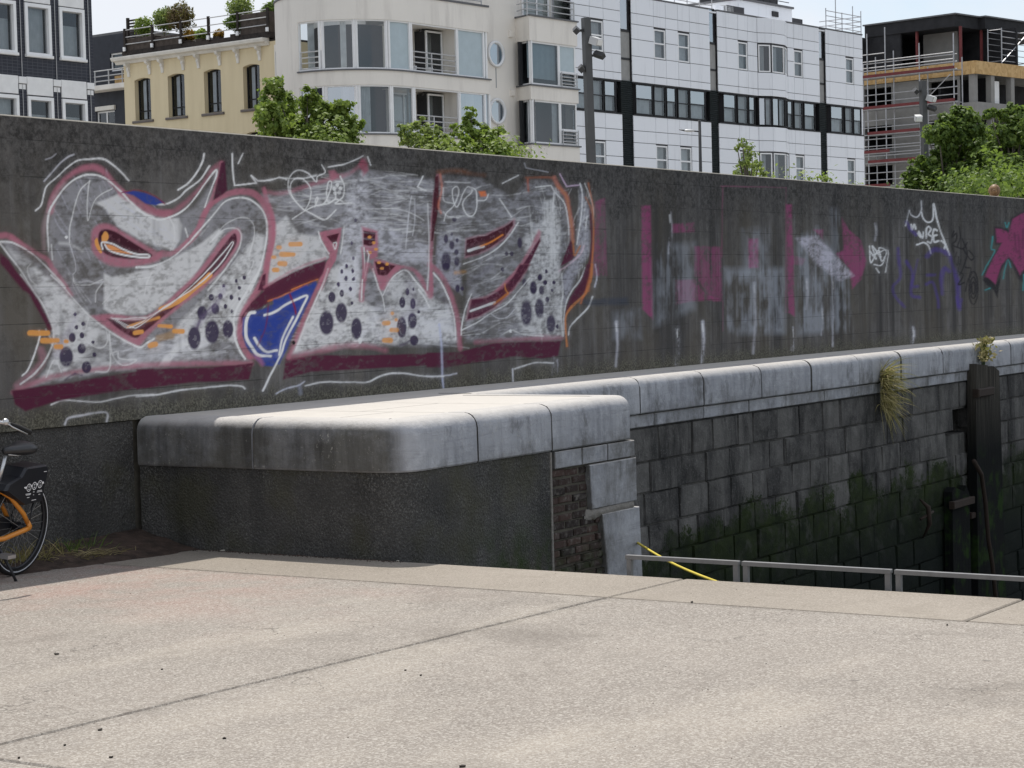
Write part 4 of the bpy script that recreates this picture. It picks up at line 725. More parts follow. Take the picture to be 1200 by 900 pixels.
# ------------------------------------------------------------------ coping built along an edge
RB_ = .11
def profile(inner, r=RB_):
    pr = [(0.0, COP_Z+.012), (0.0, LEDGE_Z-r)]
    for k in range(1, 6): a = k*math.pi/10; pr.append((r*(1-math.cos(a)), LEDGE_Z-r+r*math.sin(a)))
    return pr+[(inner, LEDGE_Z)], pr
def coping(path, nrm, parent, name, mat, inner=.26, shrink=0.0, lim=None):
    pr, _ = profile(inner); pr = [(.010, COP_Z)]+pr; n = len(pr); mb = MB(); np_ = len(path); sd = random.random()*90
    for pi, ((x, y), (ax, ay)) in enumerate(zip(path, nrm)):
        mi = min(inner, lim(x, y)) if lim else inner
        for o_, z in pr:
            wob = 0 if shrink else .006*(float(vnoise(np.array([pi*.55+sd]), np.array([z*14]))[0])-.5)+(.004*random.random() if pi in (0, np_-1) and LEDGE_Z-.2 < z else 0)+(.016*random.random() if pi in (0, np_-1) and random.random() < .25 and z > LEDGE_Z-.1 else 0)
            o2 = min(o_, mi)+shrink+(wob if o_ < .09 else 0); mb.v.append((x-ax*o2, y-ay*o2, z-(shrink if z > COP_Z+.1 else -shrink)))
        mb.v.append((x-ax*mi, y-ay*mi, COP_Z+(shrink if shrink else 0)))
    m = n+1
    for i in range(len(path)-1):
        for k in range(m): mb.f.append((i*m+k, (i+1)*m+k, (i+1)*m+(k+1) % m, i*m+(k+1) % m))
    mb.f.append(tuple(range(m))); mb.f.append(tuple(reversed(range((len(path)-1)*m, len(path)*m))))
    o = mb.build(name, mat, parent); return rough(o, 35)
def pier():
    root = thing('stone_pier', 'low concrete and bluestone pier with rounded coping in front of the wall', 'pier', (X0, PIER_Y, 0)); root.location = (0, 0, 0)
    rc, re = .27, .125; lim = lambda x, y: max(.122, PIER_X1-x if y < PIER_Y+.13 else y-PIER_Y)
    def s2p(s):                                              # distance along the coping edge -> point, outward normal
        L1 = WALL_Y-.012-(PIER_Y+rc); A1 = rc*math.pi/2; L2 = PIER_X1-re-(X0+rc); A2 = re*math.pi/2
        if s <= L1: return (X0, WALL_Y-.012-s), (-1, 0)
        s -= L1
        if s <= A1: a = math.pi+s/rc; return (X0+rc+rc*math.cos(a), PIER_Y+rc+rc*math.sin(a)), (math.cos(a), math.sin(a))
        s -= A1
        if s <= L2: return (X0+rc+s, PIER_Y), (0, -1)
        s -= L2
        if s <= A2: a = 1.5*math.pi+s/re; return (PIER_X1-re+re*math.cos(a), PIER_Y+re+re*math.sin(a)), (math.cos(a), math.sin(a))
        s -= A2; return (PIER_X1, PIER_Y+re+s), (1, 0)
    L1 = WALL_Y-.012-(PIER_Y+rc); base = L1+rc*math.pi/2
    sj = WALL_Y-.012-float(at_x(296, 520, X0)[1])
    j2 = base+float(at_y(560, 520, PIER_Y)[0])-(X0+rc); j3 = base+float(at_y(647, 510, PIER_Y)[0])-(X0+rc)
    end = base+PIER_X1-re-(X0+rc)+re*math.pi/2+(QUAY_Y-PIER_Y-re)
    def seg(a, b):
        k = max(2, int((b-a)/.04)); P = [s2p(a+(b-a)*i/k) for i in range(k+1)]; return [q[0] for q in P], [q[1] for q in P]
    gp = .009
    for (a, b), mt in zip(((.0, sj-gp), (sj+gp, j2-gp), (j2+gp, j3-gp), (j3+gp, end)), ('blue', 'blue', 'blue', 'blue')):
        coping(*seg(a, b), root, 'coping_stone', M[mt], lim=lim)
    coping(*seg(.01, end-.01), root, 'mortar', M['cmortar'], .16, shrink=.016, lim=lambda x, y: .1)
    # paving on top, in pieces
    xj = float(at_y(647, 510, PIER_Y)[0]); xk = float(at_y(560, 520, PIER_Y)[0]); zt = LEDGE_Z-.003; i_ = .135
    for a, b, c, d in ((X0+i_, xk-.006, PIER_Y+i_, PIER_Y+.75), (xk+.006, xj-.006, PIER_Y+i_, PIER_Y+1.05), (xj+.006, PIER_X1-i_, PIER_Y+i_, QUAY_Y+.25), (X0+i_, xk-.006, PIER_Y+.762, WALL_Y-.004), (xk+.006, xj-.006, PIER_Y+1.062, WALL_Y-.004), (xj+.006, PIER_X1-i_, QUAY_Y+.262, WALL_Y-.004), (PIER_X1-i_+.003, PIER_X1-.002, QUAY_Y+.003, WALL_Y-.004)):
        MB().box(a, b, c, d, zt-.2, zt).build('top_slab', M['ledge'], root)
    MB().box(X0+.2, PIER_X1-.2, PIER_Y+.2, WALL_Y-.01, -.3, zt-.02).build('core', M['cmortar'], root)
    # pebbledash body under the coping, set back 2 cm, a little uneven
    ins = .022; mb = MB(); s0, s1 = .0, j3-.004; k = int((s1-s0)/.045); rows = 34; zb = -2.4
    for j in range(rows+1):
        z = COP_Z+.004+(zb-COP_Z)*(j/rows)**1.4
        for i in range(k+1):
            (x, y), (ax, ay) = s2p(s0+(s1-s0)*i/k); e = ins+.006*(random.random()-.5)-.02*(1 if j > rows else 0)
            mb.v.append((x-ax*e, y-ay*e, z))
    for j in range(rows):
        for i in range(k): a = j*(k+1)+i; mb.f.append((a, a+1, a+k+2, a+k+1))
    mb.build('base_wall', M['pebble'], root, True)
    # joint strip beside the brickwork
    MB().cbox(xj-.012, xj+.012, PIER_Y+.012, PIER_Y+.2, -2.4, COP_Z-.01, .004).build('render_edge', M['lime'], root)
    def px(x, y): q = at_y(x, y, PIER_Y+.01); return float(q[0]), float(q[2])
    # bluestone dressings
    def stone(c, y0=PIER_Y+.008, name='stone', mat='blue', depth=.3):
        (ax, az), (bx_, bz), (cx, cz), (dx, dz) = c          # bl br tr tl
        ch = .006; mb = MB(); P = [(ax,az),(bx_,bz),(cx,cz),(dx,dz)]; mxx = sum(q[0] for q in P)/4; mz = sum(q[1] for q in P)/4
        sh = lambda q: (q[0]+(ch if q[0] < mxx else -ch), q[1]+(ch if q[1] < mz else -ch))
        vs_ = [(q[0], y0+ch, q[1]) for q in P]+[(q[0], y0+depth, q[1]) for q in P]+[(sh(q)[0], y0, sh(q)[1]) for q in P]; fs = [(8,9,10,11),(7,6,5,4)]
        for i in range(4): j = (i+1) % 4; fs += [(i,j,8+j,8+i),(4+i,4+j,j,i)]
        return mb.add(vs_, fs).build(name, M[mat], root)
    g_ = .008; E = PIER_X1-.006
    z2 = px(700, 541)[1]-.004
    for a, b in ((650, 682.5), (682.5, 712.5)): stone([(px(a,541)[0]+g_, z2), (px(b,541)[0]-g_, z2), (px(b,541)[0]-g_, COP_Z-.012), (px(a,541)[0]+g_, COP_Z-.012)])
    stone([(px(712.5,541)[0]+g_, z2), (E, z2), (E, COP_Z-.012), (px(712.5,541)[0]+g_, COP_Z-.012)])
    xq = px(690, 570)[0]; zq1 = z2-.012; zq2 = px(716, 592)[1]
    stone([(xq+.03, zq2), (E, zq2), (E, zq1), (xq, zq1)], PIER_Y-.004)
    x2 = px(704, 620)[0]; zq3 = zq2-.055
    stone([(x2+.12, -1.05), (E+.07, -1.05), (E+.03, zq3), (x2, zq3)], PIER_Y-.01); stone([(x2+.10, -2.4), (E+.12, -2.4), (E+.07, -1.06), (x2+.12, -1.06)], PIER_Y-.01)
    mb = MB(); n = 26
    for i in range(n):                                       # crumbling mortar bed between the quoins
        x = xq-.05+(E-xq+.04)*i/(n-1)
        for k in range(5):
            a = math.pi*k/4; mb.v.append((x, PIER_Y+.03-(.020+.022*random.random())*max(0, math.sin(a))**.6*min(1, i/3, (n-1-i)/2+.3), (zq2+zq3)/2+(.036+.016*random.random())*math.cos(a)-.02*(1-i/n)))
    for i in range(n-1):
        for k in range(4): mb.f.append((i*5+k, (i+1)*5+k, (i+1)*5+k+1, i*5+k+1))
    mb.build('mortar_bed', M['lime'], root, True)
    # brickwork
    MB().box(xj+.012, E, PIER_Y+.045, PIER_Y+.3, -2.4, z2-.005).build('mortar_backing', M['cmortar'], root)
    bm_ = []
    for v in range(5):
        mb = MB(); c = .07; j_ = lambda: (random.random()-.5)*.06
        fr = [(c+j_(), 0, c*1.6+j_()), (1-c+j_(), 0, c*1.6+j_()), (1-c+j_(), 0, 1-c*1.6+j_()), (c+j_(), 0, 1-c*1.6+j_())]; md = [(0,.16,0),(1,.16,0),(1,.16,1),(0,.16,1)]; bk = [(0,1,0),(1,1,0),(1,1,1),(0,1,1)]
        fs = [(0,1,2,3)]
        for i in range(4): j = (i+1) % 4; fs += [(4+i,4+j,j,i),(8+i,8+j,4+j,4+i)]
        o = mb.add(fr+md+bk, fs).build('brick', M['brick'], root); bm_.append(o.data); bpy.data.objects.remove(o)
    z = z2-.012; row = 0
    while z > -1.15:
        h = .062; xr = (xq+.02 if z > zq3 else x2+.02+(0 if z > -.4 else .1)); x = xj+.016-(.11 if row % 2 else 0)
        while x < xr-.03:
            a = max(x, xj+.016); b = min(x+.215, xr)
            if b-a > .04:
                o = link('brick', random.choice(bm_), root); dp = .05+.02*random.random() if random.random() > .12 else .085
                o.location = (a, PIER_Y+(.018 if z > -.35 else .004)+.02*random.random(), z-h+.009*random.random()); o.scale = (b-a-.011, dp, h-.010)
            x += .225
        z -= h+.008; row += 1
    return root
PIER = pier()

def quay():
    root = thing('quay_wall', 'dark mossy stone quay wall with pale bluestone coping below the graffiti wall', 'quay wall')
    js = [float(at_y(a, b, QUAY_Y)[0]) for a, b in ((750,470),(825,458),(893,449),(951,440),(1007,432),(1056,425),(1105,420),(1150,415),(1185,409))]
    xs_ = [PIER_X1+.004]+js
    while xs_[-1] < 60: xs_.append(xs_[-1]+1.9+.3*random.random())
    gp = .015
    for a, b in zip(xs_[:-1], xs_[1:]):
        if b-a < .1: continue
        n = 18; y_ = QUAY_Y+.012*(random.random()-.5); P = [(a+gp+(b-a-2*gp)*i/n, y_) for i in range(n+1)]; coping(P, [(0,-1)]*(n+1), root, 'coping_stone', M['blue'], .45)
    n = 40; P = [(PIER_X1+.02+45*i/n, QUAY_Y) for i in range(n+1)]; coping(P, [(0,-1)]*(n+1), root, 'mortar', M['cmortar'], .45, .024)
    x = PIER_X1
    while x < 58:
        b = x+2.6+random.random(); MB().box(x+.005, b-.005, QUAY_Y+.44, WALL_Y-.004, .3, LEDGE_Z-.003).build('top_slab', M['ledge'], root); x = b
    za = float(at_y(950, 473.5, QUAY_Y)[2])                  # underside of the thin second course
    x = PIER_X1+.004; k = 0
    q2 = [float(at_y(a, b, QUAY_Y)[0]) for a, b in ((770.5,490),(828,480),(881,471),(924,464),(969,455),(1007,450),(1048,444),(1090,440),(1127,435))]
    q2 = [PIER_X1+.004]+q2
    while q2[-1] < 60: q2.append(q2[-1]+1.5+.5*random.random())
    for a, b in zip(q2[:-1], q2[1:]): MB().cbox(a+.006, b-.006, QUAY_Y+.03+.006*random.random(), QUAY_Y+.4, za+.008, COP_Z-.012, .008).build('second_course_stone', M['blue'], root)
    # dark masonry: individual blocks up to a distance, plain masonry beyond
    var = []
    for v in range(8):
        mb = MB(); c = .028; j_ = lambda a=.022: (random.random()-.5)*2*a
        md = [(0+abs(j_(.02)),.12,0+abs(j_(.02))),(1-abs(j_(.02)),.12,abs(j_(.02))),(1-abs(j_(.02)),.12,1-abs(j_(.02))),(abs(j_(.02)),.12,1-abs(j_(.02)))]
        fr = [(c+j_(), j_(.03), c+j_()), (1-c+j_(), j_(.03), c+j_()), (1-c+j_(), j_(.03), 1-c+j_()), (c+j_(), j_(.03), 1-c+j_())]; mid = (.5+j_(.1), -.05+j_(.05), .5+j_(.1)); bk = [(0,1,0),(1,1,0),(1,1,1),(0,1,1)]
        fs = [(0,1,12),(1,2,12),(2,3,12),(3,0,12)]
        for i in range(4): j = (i+1) % 4; fs += [(4+i,4+j,j,i),(8+i,8+j,4+j,4+i)]
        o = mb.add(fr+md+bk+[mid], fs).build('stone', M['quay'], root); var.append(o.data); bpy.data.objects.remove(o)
    zc1 = float(at_y(755, 543, QUAY_Y)[2]); zc2 = float(at_y(755, 580, QUAY_Y)[2])
    cz = [za, zc1, zc2]; hh = zc1-zc2
    while cz[-1] > -3.6: cz.append(cz[-1]-hh*(.95+.15*random.random()))
    hx0, hx1 = float(at_y(1113, 490, QUAY_Y)[0]), float(at_y(1142, 490, QUAY_Y)[0]); hz0, hz1 = float(at_y(1130, 508, QUAY_Y)[2]), float(at_y(1130, 479, QUAY_Y)[2])
    for t, b in zip(cz[:-1], cz[1:]):
        x = PIER_X1+.01-random.random()*.3
        while x < 34.5:
            w_ = .36+.42*random.random() if x < 24 else .5+.6*random.random(); a = max(x, PIER_X1+.01)
            if x+w_-a > .08:
                inhole = (x+w_*.5 > hx0 and x+w_*.5 < hx1 and t-.03 < hz1+.12 and b > hz0-.35)
                if not inhole:
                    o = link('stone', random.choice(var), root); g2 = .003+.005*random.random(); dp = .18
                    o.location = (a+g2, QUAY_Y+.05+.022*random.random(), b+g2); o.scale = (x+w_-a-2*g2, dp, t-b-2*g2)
            x += w_
    mb = MB(); mb.box(PIER_X1-.3, 60, QUAY_Y+.085, QUAY_Y+.35, -5, hz0); mb.box(PIER_X1-.3, hx0, QUAY_Y+.085, QUAY_Y+.35, hz0, hz1); mb.box(hx1, 60, QUAY_Y+.085, QUAY_Y+.35, hz0, hz1); mb.box(PIER_X1-.3, 60, QUAY_Y+.085, QUAY_Y+.35, hz1, za+.005)
    mb.box(hx0-.1, hx1+.1, QUAY_Y+.5, QUAY_Y+.6, hz0-.2, hz1+.1)
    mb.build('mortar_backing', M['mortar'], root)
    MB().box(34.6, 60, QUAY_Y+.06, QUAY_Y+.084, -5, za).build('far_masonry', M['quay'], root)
    return root
QUAY = quay()
# ------------------------------------------------------------------ timbers, rails, rope on the quay
def qy(x, y, off=0.0):
    q = at_y(x, y, QUAY_Y-off); return float(q[0]), float(q[2])
def leaves_mesh(name, pts, nrm, size, aspect, mat, parent, tint=None, bend=.25, world=True):
    """pts/nrm arrays; every leaf a bent four-sided blade"""
    n = len(pts); N = nrm/np.linalg.norm(nrm, axis=1, keepdims=True); ref = RNG.normal(size=(n, 3)); A = np.cross(N, ref); A /= np.linalg.norm(A, axis=1, keepdims=True)+1e-9; B = np.cross(N, A)
    s = (size*(.65+.7*RNG.random(n)))[:, None]; a = A*s*.5; b = B*s*.5*aspect
    V = np.stack([pts-a, pts-b+N*s*bend*.3, pts+a, pts+b+N*s*bend*.3], 1).reshape(-1, 3)
    F = np.arange(n*4, dtype=np.int32); me = bpy.data.meshes.new(name); me.vertices.add(n*4); me.vertices.foreach_set('co', V.ravel()); me.loops.add(n*4); me.loops.foreach_set('vertex_index', F)
    me.polygons.add(n); me.polygons.foreach_set('loop_start', np.arange(n, dtype=np.int32)*4); me.update(calc_edges=True)
    at = me.attributes.new('tint', 'FLOAT', 'POINT'); t = RNG.random(n) if tint is None else tint; at.data.foreach_set('value', np.repeat(t, 4).astype(np.float32))
    me.materials.append(mat); return link(name, me, parent)
def blades(name, roots, tips, wid, mat, parent, sag=.2, seg=4):
    """curved grass blades from roots to tips"""
    mb = MB(); tint = []
    for r_, t_ in zip(roots, tips):
        r_ = Vector(r_); t_ = Vector(t_); d = t_-r_; L = d.length; side = d.cross(Vector((random.random()-.5, random.random()-.5, random.random()-.5))).normalized()*wid; b = len(mb.v); tv = random.random()
        for i in range(seg+1):
            u = i/seg; p = r_+d*u+Vector((0, 0, sag*L*(u*(1-u)*2.2))); w_ = side*(1-u*.92); mb.v += [tuple(p-w_), tuple(p+w_)]; tint += [tv, tv]
        for i in range(seg): mb.f.append((b+2*i, b+2*i+1, b+2*i+3, b+2*i+2))
    o = mb.build(name, mat, parent, fix=False); at = o.data.attributes.new('tint', 'FLOAT', 'POINT'); at.data.foreach_set('value', np.array(tint, np.float32)); return o

# upper fender: two timbers against the quay, iron strap
f = thing('timber_fender', 'tall weathered timber fender standing proud of the quay wall beside a dark cavity', 'fender')
xa, za_ = qy(1144, 428, .1); xb, _ = qy(1158, 428, .1); xc, _ = qy(1171, 432, .05)
MB().prism([(xa-.05, -4.1), (xb+.5, -4.1), (xb+.02, -.2), (xb-.02, za_-.02), (xa, za_+.02), (xa-.03, -.3)], QUAY_Y-.10, QUAY_Y+.03, 'y').build('post', M['timber'], f)
MB().prism([(xb+.52, -4.1), (xc+.22, -4.1), (xc, za_-.13), (xc-.25, za_-.05), (xb+.02, za_-.04)], QUAY_Y-.05, QUAY_Y+.04, 'y').build('post', M['timber'], f)
zs_ = qy(1150, 457, .26)[1]; zs2 = qy(1150, 467, .26)[1]
MB().cbox(xa-.04, xb+.12, QUAY_Y-.15, QUAY_Y-.06, zs2, zs_, .015).build('strap', M['rust'], f)
f2 = thing('timber_fender', 'short black timber fender low on the quay wall with an iron bracket', 'fender')
xa, z1 = qy(1116, 575, .08); xb, _ = qy(1136, 575, .08)
MB().prism([(xa, -4.1), (xb+.05, -4.1), (xb, z1-.1), (xb-.12, z1+.02), (xb-.2, z1-.06), (xa+.1, z1+.04), (xa, z1-.02)], QUAY_Y-.08, QUAY_Y+.04, 'y').build('post', M['timber'], f2)
zz = qy(1120, 594, .2)[1]; MB().cbox(xa-.08, xb+.06, QUAY_Y-.14, QUAY_Y-.06, zz-.05, zz+.05, .01).build('bracket', M['rust'], f2)
zz = qy(1147, 603, .1)[1]; MB().cbox(xb+.1, xb+.75, QUAY_Y-.08, QUAY_Y+.04, zz-.04, zz+.04, .01).build('cross_tie', M['rust'], f2)
f3 = thing('mooring_ring', 'small rusted mooring iron set in the mossy quay wall', 'mooring ring')
xr, zr = qy(1087, 605, .05); mb = MB(); mb.tube([(xr, QUAY_Y+.05, zr+.22), (xr-.02, QUAY_Y-.07, zr+.12), (xr+.03, QUAY_Y-.07, zr-.1), (xr+.05, QUAY_Y+.04, zr-.3)], [.012, .035, .03, .01]); mb.build('hook', M['rust'], f3, True)
mb = MB(); mb.tube([(xr-.2, QUAY_Y-.03, zr-.02), (xr+.2, QUAY_Y-.05, zr+.04)], .018); mb.build('pin', M['rust'], f3, True)
P = [qy(a, b, .2) for a, b in ((1141,540),(1150,556),(1155,590),(1158,630),(1163,662),(1167,700),(1170,730))]
mb = MB(); mb.tube([(x, QUAY_Y-.2, z) for x, z in P], .032, 8); tag(mb.build('mooring_pipe', M['rust'], None, True), 'bent dark rusty pipe hanging down in front of the timber fenders', 'pipe')

# low steel hoops along the plaza edge
RX = X0+.07
ra = [float(at_x(732.5, 656, RX)[1]), float(at_x(868.5, 662, RX)[1]), float(at_x(1047, 671, RX)[1])]; sp_ = ra[1]-ra[2]
cuts = ra+[ra[2]-sp_, ra[2]-2*sp_]
labs = ['grey steel edge rail hoop beside the end of the stone pier', 'grey steel edge rail hoop in the middle, over the dark quay water', 'grey steel edge rail hoop nearest the joint in the edge slabs', 'grey steel edge rail hoop beyond the joint in the edge slabs']
zt = float(at_x(868, 657.5, RX)[2])
for (a, b), lb in zip(zip(cuts[:-1], cuts[1:]), labs):
    t = thing('edge_rail', lb, 'railing', (RX, (a+b)/2, 0), 0, 'steel hoops along the quay edge'); a2, b2 = a-(a+b)/2-.012, b-(a+b)/2+.012; hw = .020; zo = gz(X0, a)-gz(X0, cuts[0])
    MB().cbox(-hw, hw, b2, a2, zt-.026, zt, .004).build('top_bar', M['galv'], t)
    for yy in (a2-.045, b2): MB().box(-hw+.004, hw-.004, yy+.006, yy+.038, zt-1.0, zt-.026).build('post', M['galv'], t)
    for yy in (a2-.03, b2+.01): MB().box(-.08, -hw+.004, yy, yy+.03, zt-.55, zt-.5).build('bracket', M['galv'], t)
A = at_x(744, 634, PIER_X1+.12); B = at_x(833, 677.5, X0+.5); d = B-A; B2 = B+d*.12
mb = MB(); mb.tube([A+(B2-A)*t+np.array([0,0,-.03*math.sin(math.pi*t)]) for t in np.linspace(-.02, 1, 10)], .010, 8); tag(mb.build('mooring_rope', M['rope'], None, True), 'taut yellow mooring rope running from the pier end behind the edge rails', 'rope')

# ------------------------------------------------------------------ plants on the stones, soil, litter
t = thing('wall_grass', 'dry grass tuft hanging from the coping of the quay wall', 'grass tuft')
c = qy(1041, 440, .1); cb = qy(1042, 500, .1); roots, tips = [], []
for i in range(330):
    u = random.random()**1.3; x = c[0]+(random.random()-.35)*.26; z = c[1]+.05-u*.75*(c[1]-cb[1]); roots.append((x, QUAY_Y-.02, z)); L = .08+.24*random.random(); tips.append((x+random.gauss(.06, .20)*(.5+random.random()), QUAY_Y-.06-.3*random.random(), z+random.gauss(-.02-.3*u, .17)*L/.3))
blades('blade', roots, tips, .008, M['grass_tuft'], t)['kind'] = 'stuff'
t = thing('wall_plant', 'small yellow green weed growing on top of the timber fender', 'plant'); c = qy(1156, 424, .1)
n = 170; pts = np.column_stack([c[0]+RNG.normal(0, .11, n), np.full(n, QUAY_Y-.08)+RNG.normal(0, .05, n), c[1]+.02+RNG.random(n)*.32]); leaves_mesh('leaf', pts, RNG.normal(size=(n, 3))+np.array([0, -1, .6]), .085, .5, M['grass_tuft'], t)['kind'] = 'stuff'
mb = MB()
for i in range(6): mb.tube([(c[0]+.02*i-.05, QUAY_Y-.05, c[1]-.08), (c[0]+(i-2.5)*.05, QUAY_Y-.09, c[1]+.3)], .004, 5)
mb.build('stem', M['grass_green'], t)

mb = MB(); nx_, ny_ = 110, 48; xa_, xb_, ya_, yb_ = 8.2, X0+.0, 9.75, 10.64
for j in range(ny_+1):
    for i in range(nx_+1):
        x = xa_+(xb_-xa_)*i/nx_; y = ya_+(yb_-ya_)*j/ny_; u = (y-ya_)/(yb_-ya_); v = (x-xa_)/(xb_-xa_)
        n_ = float(fbm(np.array([x*3.1]), np.array([y*3.1]), 4, 9)[0]); e = (.55+.45*v)*max(0, u-.22*(1-v)-.06)/.8
        mb.v.append((x, y, gz(x, y)-.035+.145*e+.05*(n_-.5)*(.3+u)))
for j in range(ny_):
    for i in range(nx_): a = j*(nx_+1)+i; mb.f.append((a, a+1, a+nx_+2, a+nx_+1))
soil = tag(mb.build('soil', M['soil'], None, True), 'dark soil drifted into the corner of wall and pier', kind='structure')
def grass(name, lab, cx_, cy_, n, sx, sy, h, mat, parent=None, flatf=0.0, wid=.004):
    t = thing(name, lab, 'grass', (cx_, cy_, gz(cx_, cy_))); roots, tips = [], []
    for i in range(n):
        x, y = random.gauss(0, sx), random.gauss(0, sy); y = min(y, 10.56-cy_); roots.append((x, y, .0+.05*max(0, (y+cy_-10.0)))); a = random.random()*6.28; L = h*(.4+.9*random.random())
        tips.append((x+math.cos(a)*L*(.5+flatf), min(y+math.sin(a)*L*(.5+flatf), 10.58-cy_), L*(1-.75*flatf)*(.5+.6*random.random())))
    blades('blade', roots, tips, wid, M[mat], t)['kind'] = 'stuff'; return t
q = at_g(84, 655); grass('dry_grass', 'flattened straw coloured grass at the foot of the wall beside the bicycle', q[0], min(10.3, q[1]), 340, .13, .06, .14, 'grass_dry', None, .75, .003)
q = at_g(55, 652); grass('green_grass', 'green weeds growing behind the bicycle wheel at the wall foot', q[0], min(10.42, q[1]), 150, .12, .04, .15, 'grass_green', None, .05, .005)
q = at_g(10, 662); grass('green_grass', 'thin dry weeds seen through the bicycle rear wheel', q[0], min(10.42, q[1]), 220, .18, .05, .17, 'grass_tuft', None, .2, .004)
def chip(name, lab, px_, py_, s, mat, group=None):
    q = at_g(px_, py_); s *= .75; mb = MB(); n = 7; P = [(math.cos(6.28*i/n)*s*(.6+.6*random.random()), math.sin(6.28*i/n)*s*.7*(.6+.6*random.random())) for i in range(n)]
    mb.v = [(x, y, .004+.35*s*abs(x/s)*random.random()) for x, y in P]+[(x*.9, y*.9, .0) for x, y in P]+[(0, 0, .3*s)]
    for i in range(n): j = (i+1) % n; mb.f += [(i, j, 2*n), (n+i, n+j, j, i)]
    o = mb.build(name, M[mat]); o.location = (float(q[0]), float(q[1]), float(q[2])+.001); return tag(o, lab, 'litter', group)
for i, (a, b, s) in enumerate(((67,767,.022),(117,856,.018),(130,888,.014),(263,866,.014),(190,785,.009),(493,792,.011),(475,786,.009),(811,706,.016),(76,874,.010),(1110,733,.014),(542,899,.02),(22,889,.01))): chip('dead_leaf', 'small dark dead leaf lying on the sunlit plaza slabs', a, b, s, 'litter_dark', 'dead leaves on the plaza')
chip('paper_scrap', 'crumpled pale paper scrap on the dark soil against the pier', 260, 646, .035, 'litter_pale')
chip('paper_scrap', 'tiny pale scrap at the shadow edge below the pier', 466, 658, .02, 'litter_pale')

# grit washed up along the pier foot and in the slab joints
mb = MB()
def pebble(x, y, s, z):
    b = len(mb.v); h = s*(.5+.5*random.random()); a = random.random()*3
    for k in range(5): q = a+k*1.257; mb.v.append((x+s*math.cos(q)*(.7+.5*random.random()), y+s*math.sin(q)*(.7+.5*random.random()), z))
    mb.v.append((x, y, z+h)); [mb.f.append((b+k, b+(k+1) % 5, b+5)) for k in range(5)]
for i in range(900):
    y = PIER_Y+random.random()*2.4; x = X0-.0-abs(random.gauss(0, .035)); pebble(x, y, .003+.007*random.random()**3, gz(x, y))
for i in range(500):
    y = random.uniform(3.0, 10); x = J1X+random.gauss(0, .02); pebble(x, y, .001+.002*random.random()**2, gz(x, y)-.001)
for i in range(700):
    x = random.uniform(5.0, X0); y = J2Y+random.gauss(0, .03); pebble(x, y, .001+.002*random.random()**2, gz(x, y)-.001)
for i in range(600):
    x, y = random.uniform(6.0, X0), random.uniform(3, 9.6); pebble(x, y, .0015+.003*random.random()**2, gz(x, y))
tag(mb.build('grit', M['soil'], None), 'loose grit along the pier foot and slab joints', kind='stuff')

